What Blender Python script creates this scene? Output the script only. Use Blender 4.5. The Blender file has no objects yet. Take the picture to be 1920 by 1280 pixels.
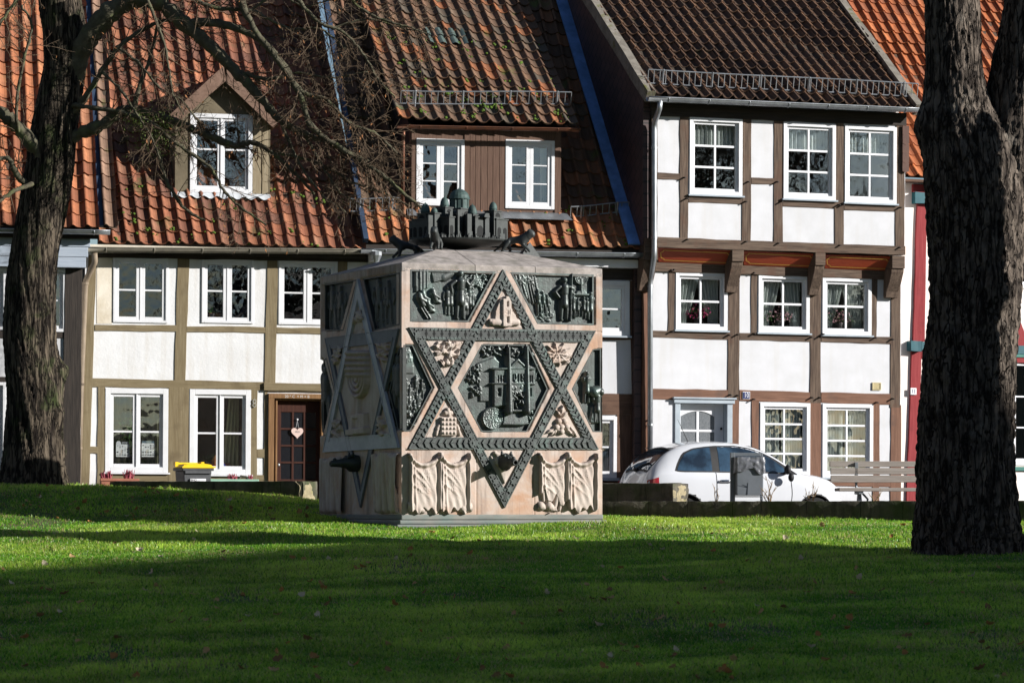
import bpy, bmesh, math, random
import numpy as np
from mathutils import Vector, Matrix

SC = bpy.context.scene
COL = SC.collection
R = math.radians
PI = math.pi

# ------------------------------------------------------------------ camera
F = 6300.0            # focal length in photo pixels (photo 1920 px wide)
HZ = 950.0            # horizon row in the photo
cam_d = bpy.data.cameras.new('camera')
cam_d.sensor_width = 36.0
cam_d.lens = 36.0 * F / 1920.0
cam_d.shift_y = (HZ - 640.0) / 1920.0
cam_d.clip_start = 0.5
cam_d.clip_end = 3000.0
cam_d.dof.use_dof = True
cam_d.dof.focus_distance = 48.0
cam_d.dof.aperture_fstop = 5.6
cam = bpy.data.objects.new('camera', cam_d)
cam.rotation_euler = (R(90), 0, 0)
COL.objects.link(cam)
SC.camera = cam

# ------------------------------------------------------------------ sky and sun
SUN_AZ = 74.0         # degrees to the right of the viewing axis, behind the camera
SUN_EL = 20.0
world = bpy.data.worlds.new('World')
SC.world = world
world.use_nodes = True
wn = world.node_tree
for n in list(wn.nodes):
    wn.nodes.remove(n)
w_out = wn.nodes.new('ShaderNodeOutputWorld')
w_bg = wn.nodes.new('ShaderNodeBackground')
w_sky = wn.nodes.new('ShaderNodeTexSky')
w_sky.sky_type = 'NISHITA'
w_sky.sun_disc = False
w_sky.sun_elevation = R(SUN_EL)
w_sky.sun_rotation = R(180.0 - SUN_AZ)
w_sky.air_density = 0.85
w_sky.dust_density = 0.3
w_sky.ozone_density = 1.5
w_bg.inputs['Strength'].default_value = 0.05
wn.links.new(w_sky.outputs[0], w_bg.inputs[0])
wn.links.new(w_bg.outputs[0], w_out.inputs[0])

sun_d = bpy.data.lights.new('sun', 'SUN')
sun_d.energy = 5.0
sun_d.angle = R(0.5)
sun_d.color = (1.0, 0.965, 0.92)
sun = bpy.data.objects.new('sun', sun_d)
S_DIR = Vector((math.sin(R(SUN_AZ)) * math.cos(R(SUN_EL)), -math.cos(R(SUN_AZ)) * math.cos(R(SUN_EL)), math.sin(R(SUN_EL))))
sun.rotation_euler = S_DIR.to_track_quat('Z', 'Y').to_euler()
COL.objects.link(sun)

SC.view_settings.view_transform = 'Standard'
SC.view_settings.look = 'None'
SC.view_settings.exposure = 0.88
SC.view_settings.gamma = 1.0
SC.render.film_transparent = False
try:
    SC.cycles.max_bounces = 6
    SC.cycles.diffuse_bounces = 3
    SC.cycles.transparent_max_bounces = 12
    SC.cycles.caustics_reflective = False
    SC.cycles.caustics_refractive = False
except Exception:
    pass

# ------------------------------------------------------------------ helpers
def P(px, py, Y):
    """world point seen at photo pixel (px, py) at distance Y"""
    return Vector(((px - 960.0) / F * Y, Y, (HZ - py) / F * Y))

class MB:
    """collects geometry, builds ONE mesh object"""
    def __init__(s):
        s.V = []; s.Fc = []; s.M = []; s.C = []; s.usecol = False
    def add(s, vs, fs, mi=0, col=None):
        o = len(s.V)
        s.V.extend([tuple(v) for v in vs])
        for f in fs:
            s.Fc.append(tuple(i + o for i in f)); s.M.append(mi)
        if col is not None:
            s.usecol = True
        s.C.extend([col if col is not None else (1, 1, 1)] * len(vs))
        return s
    def box(s, x0, x1, y0, y1, z0, z1, mi=0, mat=None):
        vs = [(x0, y0, z0), (x1, y0, z0), (x1, y1, z0), (x0, y1, z0), (x0, y0, z1), (x1, y0, z1), (x1, y1, z1), (x0, y1, z1)]
        if mat is not None:
            vs = [mat @ Vector(v) for v in vs]
        return s.add(vs, [(0, 3, 2, 1), (4, 5, 6, 7), (0, 1, 5, 4), (1, 2, 6, 5), (2, 3, 7, 6), (3, 0, 4, 7)], mi)
    def prism(s, poly, y0, y1, mi=0):
        """poly of (x,z), extruded from y0 (front) to y1 (back)"""
        n = len(poly)
        vs = [(p[0], y0, p[1]) for p in poly] + [(p[0], y1, p[1]) for p in poly]
        fs = [tuple(range(n)), tuple(range(2 * n - 1, n - 1, -1))]
        for i in range(n):
            j = (i + 1) % n
            fs.append((j, i, n + i, n + j))
        return s.add(vs, fs, mi)
    def tube(s, pts, rad, n=8, cap=True, mi=0, col=None):
        pts = [Vector(p) for p in pts]
        m = len(pts)
        if not hasattr(rad, '__len__'):
            rad = [rad] * m
        vs = []; prev = None
        for i in range(m):
            t = (pts[min(i + 1, m - 1)] - pts[max(i - 1, 0)])
            if t.length < 1e-9: t = Vector((0, 0, 1))
            t.normalize()
            if prev is None:
                a = Vector((0, 0, 1)) if abs(t.z) < 0.9 else Vector((1, 0, 0))
                nx = t.cross(a).normalized()
            else:
                nx = prev - t * prev.dot(t)
                if nx.length < 1e-6:
                    nx = t.orthogonal()
                nx.normalize()
            prev = nx
            ny = t.cross(nx)
            for k in range(n):
                a = 2 * PI * k / n
                vs.append(pts[i] + (nx * math.cos(a) + ny * math.sin(a)) * rad[i])
        fs = []
        for i in range(m - 1):
            for k in range(n):
                k2 = (k + 1) % n
                fs.append((i * n + k, i * n + k2, (i + 1) * n + k2, (i + 1) * n + k))
        if cap:
            fs.append(tuple(range(n - 1, -1, -1)))
            fs.append(tuple(range((m - 1) * n, m * n)))
        return s.add(vs, fs, mi, col)
    def lathe(s, prof, n=16, c=(0, 0, 0), mi=0, mat=None):
        vs = []
        for r, z in prof:
            for k in range(n):
                a = 2 * PI * k / n
                vs.append((c[0] + r * math.cos(a), c[1] + r * math.sin(a), c[2] + z))
        if mat is not None:
            vs = [mat @ Vector(v) for v in vs]
        m = len(prof); fs = []
        for i in range(m - 1):
            for k in range(n):
                k2 = (k + 1) % n
                fs.append((i * n + k, i * n + k2, (i + 1) * n + k2, (i + 1) * n + k))
        fs.append(tuple(range(n - 1, -1, -1)))
        fs.append(tuple(range((m - 1) * n, m * n)))
        return s.add(vs, fs, mi)
    def grid(s, A, mi=0, col=None):
        A = np.asarray(A); nu, nv = A.shape[:2]
        vs = A.reshape(-1, 3).tolist()
        fs = []
        for i in range(nu - 1):
            for j in range(nv - 1):
                a = i * nv + j
                fs.append((a, a + nv, a + nv + 1, a + 1))
        return s.add(vs, fs, mi, col)
    def ball(s, c, r, n=8, m=5, mi=0, sc=(1, 1, 1)):
        vs = []; fs = []
        for i in range(m + 1):
            th = PI * i / m
            for k in range(n):
                a = 2 * PI * k / n
                vs.append((c[0] + r * sc[0] * math.sin(th) * math.cos(a), c[1] + r * sc[1] * math.sin(th) * math.sin(a), c[2] + r * sc[2] * math.cos(th)))
        for i in range(m):
            for k in range(n):
                k2 = (k + 1) % n
                fs.append((i * n + k, (i + 1) * n + k, (i + 1) * n + k2, i * n + k2))
        return s.add(vs, fs, mi)
    def build(s, name, mats, parent=None, smooth=False, bevel=0.0, loc=None, seg=2):
        me = bpy.data.meshes.new(name)
        me.from_pydata(s.V, [], s.Fc)
        if not isinstance(mats, (list, tuple)): mats = [mats]
        for m in mats: me.materials.append(m)
        if len(mats) > 1:
            me.polygons.foreach_set('material_index', s.M)
        if smooth:
            me.polygons.foreach_set('use_smooth', [True] * len(me.polygons))
        if s.usecol:
            at = me.color_attributes.new('Col', 'FLOAT_COLOR', 'POINT')
            at.data.foreach_set('color', [c for v in s.C for c in (v[0], v[1], v[2], 1.0)])
        me.update()
        o = bpy.data.objects.new(name, me)
        COL.objects.link(o)
        if parent is not None: o.parent = parent
        if loc is not None: o.location = loc
        if bevel > 0:
            b = o.modifiers.new('bevel', 'BEVEL'); b.width = bevel; b.segments = seg; b.limit_method = 'ANGLE'; b.angle_limit = R(40)
        return o

def np_mesh(name, V, faces_flat, n_per, mats, parent=None, smooth=False, col=None):
    """fast mesh from numpy arrays; all faces have n_per corners"""
    V = np.asarray(V, dtype=np.float32); L = np.asarray(faces_flat, dtype=np.int32).ravel()
    nf = len(L) // n_per
    me = bpy.data.meshes.new(name)
    me.vertices.add(len(V)); me.vertices.foreach_set('co', V.ravel())
    me.loops.add(len(L)); me.loops.foreach_set('vertex_index', L)
    me.polygons.add(nf)
    me.polygons.foreach_set('loop_start', np.arange(nf, dtype=np.int32) * n_per)
    me.polygons.foreach_set('loop_total', np.full(nf, n_per, dtype=np.int32))
    if smooth: me.polygons.foreach_set('use_smooth', np.ones(nf, dtype=bool))
    if not isinstance(mats, (list, tuple)): mats = [mats]
    for m in mats: me.materials.append(m)
    if col is not None:
        at = me.color_attributes.new('Col', 'FLOAT_COLOR', 'POINT')
        c4 = np.ones((len(V), 4), dtype=np.float32); c4[:, :3] = col
        at.data.foreach_set('color', c4.ravel())
    me.update(calc_edges=True)
    o = bpy.data.objects.new(name, me); COL.objects.link(o)
    if parent is not None: o.parent = parent
    return o

def tag(o, label=None, cat=None, group=None, kind=None):
    if label: o['label'] = label
    if cat: o['category'] = cat
    if group: o['group'] = group
    if kind: o['kind'] = kind
    return o

def thing(name, label, cat, mat=None, loc=None, rz=0.0, group=None):
    o = bpy.data.objects.new(name, None); COL.objects.link(o)
    o.empty_display_size = 0.2
    if mat is not None: o.matrix_world = mat
    else:
        if loc is not None: o.location = loc
        o.rotation_euler = (0, 0, rz)
    return tag(o, label, cat, group)

def dup(root, mat=None, loc=None, rz=None, label=None, group=None):
    r = root.copy(); COL.objects.link(r)
    if mat is not None: r.matrix_world = mat
    if loc is not None: r.location = loc
    if rz is not None: r.rotation_euler = (0, 0, rz)
    if label: r['label'] = label
    if group: r['group'] = group
    for ch in [c for c in bpy.data.objects if c.parent == root]:
        c = ch.copy(); COL.objects.link(c); c.parent = r
        for g in [x for x in bpy.data.objects if x.parent == ch]:
            d = g.copy(); COL.objects.link(d); d.parent = c
    return r

class Fr:
    """vertical facade frame: local x along the wall, local y into the wall, local z up"""
    def __init__(s, O, yaw, roll=0.0):
        yaw = R(yaw)
        u = Vector((math.cos(yaw), math.sin(yaw), 0)); n = Vector((math.sin(yaw), -math.cos(yaw), 0)); v = Vector((0, 0, 1))
        c, sn = math.cos(roll), math.sin(roll)
        s.u = u * c - v * sn; s.v = v * c + u * sn; s.n = n; s.O = Vector(O)
        m = Matrix.Identity(4)
        for i in range(3):
            m[i][0] = s.u[i]; m[i][1] = -n[i]; m[i][2] = s.v[i]; m[i][3] = s.O[i]
        s.M = m; s.Mi = m.inverted()
    def hit(s, px, py, p0, nl):
        """local point where the pixel's ray meets the local plane (p0, nl)"""
        d = s.Mi.to_3x3() @ Vector(((px - 960.0) / F, 1.0, (HZ - py) / F))
        c = s.Mi @ Vector((0, 0, 0))
        p0 = Vector(p0); nl = Vector(nl)
        t = (p0 - c).dot(nl) / d.dot(nl)
        return c + d * t
    def uv(s, px, py, w=0.0):
        h = s.hit(px, py, (0, -w, 0), (0, 1, 0))
        return (h.x, h.z)
    def rect(s, x0, y0, x1, y1, w=0.0):
        a = [s.uv(x0, y0, w), s.uv(x1, y0, w), s.uv(x0, y1, w), s.uv(x1, y1, w)]
        return ((a[0][0] + a[2][0]) / 2, (a[1][0] + a[3][0]) / 2, (a[2][1] + a[3][1]) / 2, (a[0][1] + a[1][1]) / 2)
    def poly(s, pts, w=0.0):
        return [s.uv(x, y, w) for x, y in pts]

def new_mat(name):
    m = bpy.data.materials.new(name); m.use_nodes = True
    nt = m.node_tree
    for n in list(nt.nodes): nt.nodes.remove(n)
    return m, nt

def mat(name, c1, c2=None, scale=6.0, detail=6.0, stretch=(1, 1, 1), lo=0.35, hi=0.65, rough=0.8, metal=0.0, spec=0.3,
        bump=0.3, bscale=None, bdist=0.01, bstretch=None, c3=None, s3=1.5, lo3=0.55, hi3=0.72, amt3=1.0, colattr=False, coat=0.0, streak=None, rot=(0, 0, 0), warp=0.0, crack=None):
    m, nt = new_mat(name); N = nt.nodes; L = nt.links
    out = N.new('ShaderNodeOutputMaterial'); b = N.new('ShaderNodeBsdfPrincipled')
    L.new(b.outputs[0], out.inputs[0])
    b.inputs['Roughness'].default_value = rough; b.inputs['Metallic'].default_value = metal
    b.inputs['Specular IOR Level'].default_value = spec
    if coat: b.inputs['Coat Weight'].default_value = coat; b.inputs['Coat Roughness'].default_value = 0.05
    tc = N.new('ShaderNodeTexCoord')
    def noise_of(sc, st, det=detail):
        mp = N.new('ShaderNodeMapping'); mp.inputs['Scale'].default_value = st; mp.inputs['Rotation'].default_value = rot
        L.new(tc.outputs['Object'], mp.inputs[0])
        nz = N.new('ShaderNodeTexNoise'); nz.inputs['Scale'].default_value = sc; nz.inputs['Detail'].default_value = det
        nz.inputs['Roughness'].default_value = 0.6; nz.inputs['Distortion'].default_value = warp
        L.new(mp.outputs[0], nz.inputs['Vector'])
        return nz.outputs['Fac']
    def rng(src, lo_, hi_):
        r = N.new('ShaderNodeMapRange'); r.inputs[1].default_value = lo_; r.inputs[2].default_value = hi_
        L.new(src, r.inputs[0]); return r.outputs[0]
    def mix(fac, a, c):
        x = N.new('ShaderNodeMix'); x.data_type = 'RGBA'
        if isinstance(fac, float): x.inputs[0].default_value = fac
        else: L.new(fac, x.inputs[0])
        for s_, v in ((6, a), (7, c)):
            if isinstance(v, tuple): x.inputs[s_].default_value = (v[0], v[1], v[2], 1)
            else: L.new(v, x.inputs[s_])
        return x.outputs[2]
    base = tuple(c1)
    if colattr:
        at = N.new('ShaderNodeAttribute'); at.attribute_name = 'Col'
        mm = N.new('ShaderNodeMix'); mm.data_type = 'RGBA'; mm.blend_type = 'MULTIPLY'; mm.inputs[0].default_value = 1.0
        mm.inputs[6].default_value = (c1[0], c1[1], c1[2], 1); L.new(at.outputs['Color'], mm.inputs[7])
        base = mm.outputs[2]
        if c2 is None: c2 = c1
    nz = noise_of(scale, stretch)
    if c2 is not None:
        f = rng(nz, lo, hi)
        if colattr:
            k = N.new('ShaderNodeMath'); k.operation = 'MULTIPLY'; k.inputs[1].default_value = 0.6; L.new(f, k.inputs[0]); f = k.outputs[0]
        base = mix(f, base, tuple(c2))
    if c3 is not None:
        f3 = rng(noise_of(s3, (1, 1, 1)), lo3, hi3)
        k = N.new('ShaderNodeMath'); k.operation = 'MULTIPLY'; k.inputs[1].default_value = amt3; L.new(f3, k.inputs[0])
        base = mix(k.outputs[0], base, tuple(c3))
    if streak is not None:      # run-off streaks
        scol, samt, ssc = streak
        fs_ = rng(noise_of(ssc, (5, 5, 0.35), 5.0), 0.50, 0.74)
        k = N.new('ShaderNodeMath'); k.operation = 'MULTIPLY'; k.inputs[1].default_value = samt; L.new(fs_, k.inputs[0])
        base = mix(k.outputs[0], base, tuple(scol))
    crk = None
    if crack is not None:       # bark plates: dark fissures between cells
        ccol, csc, cst, cw, cb = crack
        mp = N.new('ShaderNodeMapping'); mp.inputs['Scale'].default_value = cst; L.new(tc.outputs['Object'], mp.inputs[0])
        nz0 = N.new('ShaderNodeTexNoise'); nz0.inputs['Scale'].default_value = 3.0; nz0.inputs['Detail'].default_value = 4.0; L.new(mp.outputs[0], nz0.inputs['Vector'])
        ad = N.new('ShaderNodeVectorMath'); ad.operation = 'MULTIPLY_ADD'; ad.inputs[1].default_value = (.35, .35, .35); L.new(nz0.outputs['Color'], ad.inputs[0]); L.new(mp.outputs[0], ad.inputs[2])
        vo = N.new('ShaderNodeTexVoronoi'); vo.feature = 'DISTANCE_TO_EDGE'; vo.inputs['Scale'].default_value = csc; L.new(ad.outputs[0], vo.inputs['Vector'])
        crk = rng(vo.outputs['Distance'], 0.0, cw)
        base = mix(crk, tuple(ccol), base)
    if isinstance(base, tuple): b.inputs['Base Color'].default_value = (base[0], base[1], base[2], 1)
    else: L.new(base, b.inputs['Base Color'])
    if bump > 0:
        bn = noise_of(bscale or scale * 3, bstretch or stretch)
        bp = N.new('ShaderNodeBump'); bp.inputs['Strength'].default_value = bump; bp.inputs['Distance'].default_value = bdist
        L.new(bn, bp.inputs['Height']); last = bp
        if crk is not None:
            b2 = N.new('ShaderNodeBump'); b2.inputs['Strength'].default_value = 1.0; b2.inputs['Distance'].default_value = crack[4]
            L.new(crk, b2.inputs['Height']); L.new(bp.outputs[0], b2.inputs['Normal']); last = b2
        L.new(last.outputs[0], b.inputs['Normal'])
    return m

def glass_mat(name, tint=(0.92, 0.95, 0.95), boost=2.0, minf=0.03, rough=0.0, wob=0.04, wscale=5.0):
    m, nt = new_mat(name); N = nt.nodes; L = nt.links
    out = N.new('ShaderNodeOutputMaterial'); mx = N.new('ShaderNodeMixShader')
    tr = N.new('ShaderNodeBsdfTransparent'); tr.inputs[0].default_value = (*tint, 1)
    gl = N.new('ShaderNodeBsdfGlossy'); gl.inputs['Roughness'].default_value = rough
    fr = N.new('ShaderNodeLayerWeight'); fr.inputs['Blend'].default_value = 0.5
    pw = N.new('ShaderNodeMath'); pw.operation = 'POWER'; pw.inputs[1].default_value = 4.0; L.new(fr.outputs['Facing'], pw.inputs[0])
    ma = N.new('ShaderNodeMath'); ma.operation = 'MULTIPLY_ADD'; ma.inputs[1].default_value = boost; ma.inputs[2].default_value = minf; ma.use_clamp = True
    tc = N.new('ShaderNodeTexCoord'); nz = N.new('ShaderNodeTexNoise'); nz.inputs['Scale'].default_value = wscale; nz.inputs['Detail'].default_value = 1.0
    bp = N.new('ShaderNodeBump'); bp.inputs['Strength'].default_value = wob; bp.inputs['Distance'].default_value = 0.05
    L.new(tc.outputs['Object'], nz.inputs['Vector']); L.new(nz.outputs['Fac'], bp.inputs['Height']); L.new(bp.outputs[0], gl.inputs['Normal'])
    L.new(pw.outputs[0], ma.inputs[0]); L.new(ma.outputs[0], mx.inputs[0]); L.new(tr.outputs[0], mx.inputs[1]); L.new(gl.outputs[0], mx.inputs[2])
    L.new(mx.outputs[0], out.inputs[0])
    return m

def leafy(name, c, trans=0.4, colattr=True, rough=0.5, spec=0.25):
    m, nt = new_mat(name); N = nt.nodes; L = nt.links
    out = N.new('ShaderNodeOutputMaterial'); mx = N.new('ShaderNodeMixShader'); mx.inputs[0].default_value = trans
    d = N.new('ShaderNodeBsdfPrincipled'); d.inputs['Roughness'].default_value = rough; d.inputs['Specular IOR Level'].default_value = spec
    t = N.new('ShaderNodeBsdfTranslucent')
    if colattr:
        at = N.new('ShaderNodeAttribute'); at.attribute_name = 'Col'
        L.new(at.outputs['Color'], d.inputs['Base Color']); L.new(at.outputs['Color'], t.inputs['Color'])
    else:
        d.inputs['Base Color'].default_value = (*c, 1); t.inputs['Color'].default_value = (*c, 1)
    L.new(d.outputs[0], mx.inputs[1]); L.new(t.outputs[0], mx.inputs[2]); L.new(mx.outputs[0], out.inputs[0])
    return m

def text_part(txt, size, mtl, parent, x, y, z, extrude=0.002, name='lettering', rot=0.0, sx=1.0):
    """lettering standing on a facade: local x right, z up, facing -y"""
    cu = bpy.data.curves.new('text', 'FONT'); cu.body = txt; cu.size = size; cu.extrude = extrude
    cu.align_x = 'CENTER'; cu.align_y = 'CENTER'
    to = bpy.data.objects.new('text', cu); COL.objects.link(to)
    dg = bpy.context.evaluated_depsgraph_get()
    me = bpy.data.meshes.new_from_object(to.evaluated_get(dg))
    bpy.data.objects.remove(to); bpy.data.curves.remove(cu)
    c, s_ = math.cos(rot), math.sin(rot)
    for v in me.vertices:
        a, b2, d = v.co.x * sx, v.co.y, v.co.z
        v.co = (x + a * c - b2 * s_, y - d, z + a * s_ + b2 * c)
    me.materials.clear(); me.materials.append(mtl); me.name = name
    o = bpy.data.objects.new(name, me); COL.objects.link(o); o.parent = parent
    return o

rnd = random.Random(7)
# ------------------------------------------------------------------ materials
M_plaster = mat('plaster_white', (0.545, 0.55, 0.575), (0.49, 0.495, 0.51), scale=2.5, rough=0.9, bump=0.25, bscale=40, bdist=0.004, streak=((0.47, 0.45, 0.42), 0.35, 1.6))
M_plaster_old = mat('plaster_old', (0.66, 0.665, 0.675), (0.59, 0.59, 0.59), scale=2.0, rough=0.9, bump=0.5, bscale=18, bdist=0.008, c3=(0.50, 0.46, 0.40), s3=1.6, lo3=0.6, hi3=0.85, amt3=0.5, streak=((0.46, 0.41, 0.34), 0.45, 1.5))
M_plaster_dirty = mat('plaster_dirty', (0.52, 0.46, 0.36), (0.66, 0.61, 0.52), scale=3.0, rough=0.9, bump=0.4, bscale=20, bdist=0.006)
M_plaster_pink = mat('plaster_pink', (0.80, 0.70, 0.65), (0.74, 0.66, 0.62), scale=3.0, rough=0.9, bump=0.2, bscale=40, bdist=0.003)
def timber_mats(tag_, a, b, c3=None):
    v = mat('timber_%s_upright' % tag_, a, b, scale=3.0, stretch=(14, 14, 0.8), rough=0.85, bump=0.6, bscale=6, bstretch=(12, 12, 0.7), bdist=0.006, c3=c3, s3=2.5)
    h = mat('timber_%s_level' % tag_, a, b, scale=3.0, stretch=(0.8, 14, 14), rough=0.85, bump=0.6, bscale=6, bstretch=(0.7, 12, 12), bdist=0.006, c3=c3, s3=2.5)
    return v, h
T_olive = timber_mats('olive', (0.150, 0.115, 0.062), (0.205, 0.165, 0.098), (0.12, 0.09, 0.05))
T_grey = timber_mats('grey_brown', (0.048, 0.031, 0.022), (0.125, 0.088, 0.063), (0.085, 0.044, 0.028))
T_red = timber_mats('red_brown', (0.112, 0.056, 0.036), (0.175, 0.092, 0.060), (0.10, 0.06, 0.045))
T_brown = timber_mats('brown', (0.075, 0.040, 0.026), (0.125, 0.072, 0.048), (0.05, 0.03, 0.02))
T_dark = timber_mats('dark', (0.022, 0.018, 0.016), (0.045, 0.036, 0.030))
T_paintred = timber_mats('paint_red', (0.19, 0.020, 0.024), (0.24, 0.038, 0.040), (0.14, 0.02, 0.022))
T_pine = timber_mats('pine', (0.15, 0.078, 0.034), (0.24, 0.135, 0.06))
T_door = timber_mats('mahogany', (0.034, 0.010, 0.006), (0.055, 0.018, 0.010))
T_bluegrey = timber_mats('blue_grey', (0.30, 0.35, 0.42), (0.38, 0.43, 0.50))
M_plank = mat('plank_brown', (0.130, 0.078, 0.055), (0.085, 0.048, 0.034), scale=3.0, stretch=(16, 16, 0.8), rough=0.85, bump=0.7, bscale=6, bstretch=(14, 14, 0.6), bdist=0.006)
M_white = mat('white_paint', (0.66, 0.665, 0.685), (0.60, 0.605, 0.62), scale=5, rough=0.42, spec=0.4, bump=0.08, bscale=30, bdist=0.002)
M_grey_paint = mat('grey_paint', (0.34, 0.39, 0.43), (0.28, 0.32, 0.36), scale=4, rough=0.5, bump=0.08)
M_zinc = mat('zinc', (0.36, 0.38, 0.40), (0.24, 0.255, 0.27), scale=5, rough=0.42, metal=0.75, bump=0.05)
M_zinc_old = mat('old_gutter', (0.16, 0.145, 0.115), (0.22, 0.20, 0.16), scale=6, rough=0.7, metal=0.2, bump=0.15)
M_pipe_brown = mat('painted_pipe', (0.15, 0.115, 0.08), (0.22, 0.17, 0.12), scale=4, stretch=(3, 3, 1), rough=0.6, bump=0.1)
M_copper = mat('copper', (0.16, 0.065, 0.035), (0.10, 0.05, 0.035), scale=7, rough=0.5, metal=0.6, bump=0.05)
M_flash = mat('blue_flashing', (0.055, 0.085, 0.14), (0.035, 0.055, 0.095), scale=5, rough=0.45, metal=0.4, bump=0.15, bscale=12)
M_lead = mat('white_lead', (0.52, 0.54, 0.56), (0.38, 0.40, 0.42), scale=6, rough=0.6, bump=0.3, bscale=10)
M_flash_sky = mat('sky_tinted_flashing', (0.22, 0.40, 0.80), (0.14, 0.27, 0.55), scale=5, rough=0.4, metal=0.5, bump=0.25, bscale=9)  # blue base colour stands in for sky reflected in zinc
M_slate = mat('slate_shingle', (0.040, 0.022, 0.020), (0.022, 0.013, 0.013), scale=8, rough=0.7, bump=0.2)
M_glass = glass_mat('window_glass', boost=0.8, minf=0.27)
M_glass_old = glass_mat('old_window_glass', boost=0.8, minf=0.16, wob=0.10, wscale=6.0)
M_glass_frost = mat('frosted_glass', (0.09, 0.10, 0.11), (0.16, 0.17, 0.18), scale=60, rough=0.25, spec=0.6, bump=0.3, bscale=90)
M_dark = mat('dark_room', (0.028, 0.026, 0.026), (0.05, 0.042, 0.036), scale=1.2, rough=0.9, bump=0)
M_curtain = leafy('net_curtain', (0.70, 0.74, 0.70), trans=0.35, colattr=False, rough=0.9)
M_curtain_y = leafy('yellow_curtain', (0.55, 0.55, 0.34), trans=0.3, colattr=False, rough=0.9)
M_black = mat('black_plastic', (0.009, 0.009, 0.010), (0.014, 0.014, 0.015), scale=8, rough=0.6, bump=0.05)
M_iron = mat('iron_peg', (0.012, 0.009, 0.008), (0.025, 0.018, 0.015), scale=20, rough=0.7, bump=0.2)
M_panel_red = mat('painted_panel', (0.33, 0.058, 0.020), (0.27, 0.045, 0.018), scale=5, stretch=(1, 6, 6), rough=0.55, bump=0.15)
M_yellow_line = mat('yellow_line', (0.62, 0.36, 0.07), (0.5, 0.29, 0.06), scale=8, rough=0.6, bump=0)
M_teal = mat('teal_paint', (0.008, 0.060, 0.080), (0.012, 0.085, 0.105), scale=5, rough=0.55, bump=0.1)
M_green_paint = mat('green_paint', (0.02, 0.12, 0.10), (0.03, 0.15, 0.12), scale=5, rough=0.5, bump=0.1)
M_blue_enamel = mat('blue_enamel', (0.015, 0.02, 0.09), (0.02, 0.03, 0.12), scale=5, rough=0.25, bump=0)
M_mortar = mat('verge_mortar', (0.13, 0.115, 0.095), (0.21, 0.19, 0.16), scale=7, rough=0.95, bump=0.5, bscale=20, c3=(0.10, 0.10, 0.03), s3=4, lo3=0.58, hi3=0.7)
def tile_mat(name, moss, amt, c2):
    return mat(name, (1, 1, 1), c2, scale=9, detail=8, rough=0.75, spec=0.25, bump=0.35, bscale=45, bdist=0.004, c3=moss, s3=2.2, lo3=0.60, hi3=0.70, amt3=amt, colattr=True)
M_tile_orange = tile_mat('clay_tile_orange', (0.10, 0.085, 0.04), 0.5, (0.15, 0.06, 0.03))
M_tile_h1 = tile_mat('clay_tile_rust', (0.075, 0.070, 0.028), 0.75, (0.11, 0.045, 0.028))
M_tile_h2 = tile_mat('clay_tile_brown', (0.075, 0.10, 0.02), 0.65, (0.09, 0.055, 0.035))
M_tile_h3 = tile_mat('clay_tile_dark', (0.06, 0.06, 0.03), 0.4, (0.05, 0.034, 0.024))
# ------------------------------------------------------------------ house kit
def ring(mb, u0, u1, v0, v1, t, y0, y1, mi=0, tb=None):
    tb = t if tb is None else tb
    mb.box(u0, u0 + t, y0, y1, v0, v1, mi); mb.box(u1 - t, u1, y0, y1, v0, v1, mi)
    mb.box(u0 + t, u1 - t, y0, y1, v0, v0 + tb, mi); mb.box(u0 + t, u1 - t, y0, y1, v1 - t, v1, mi)

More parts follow.
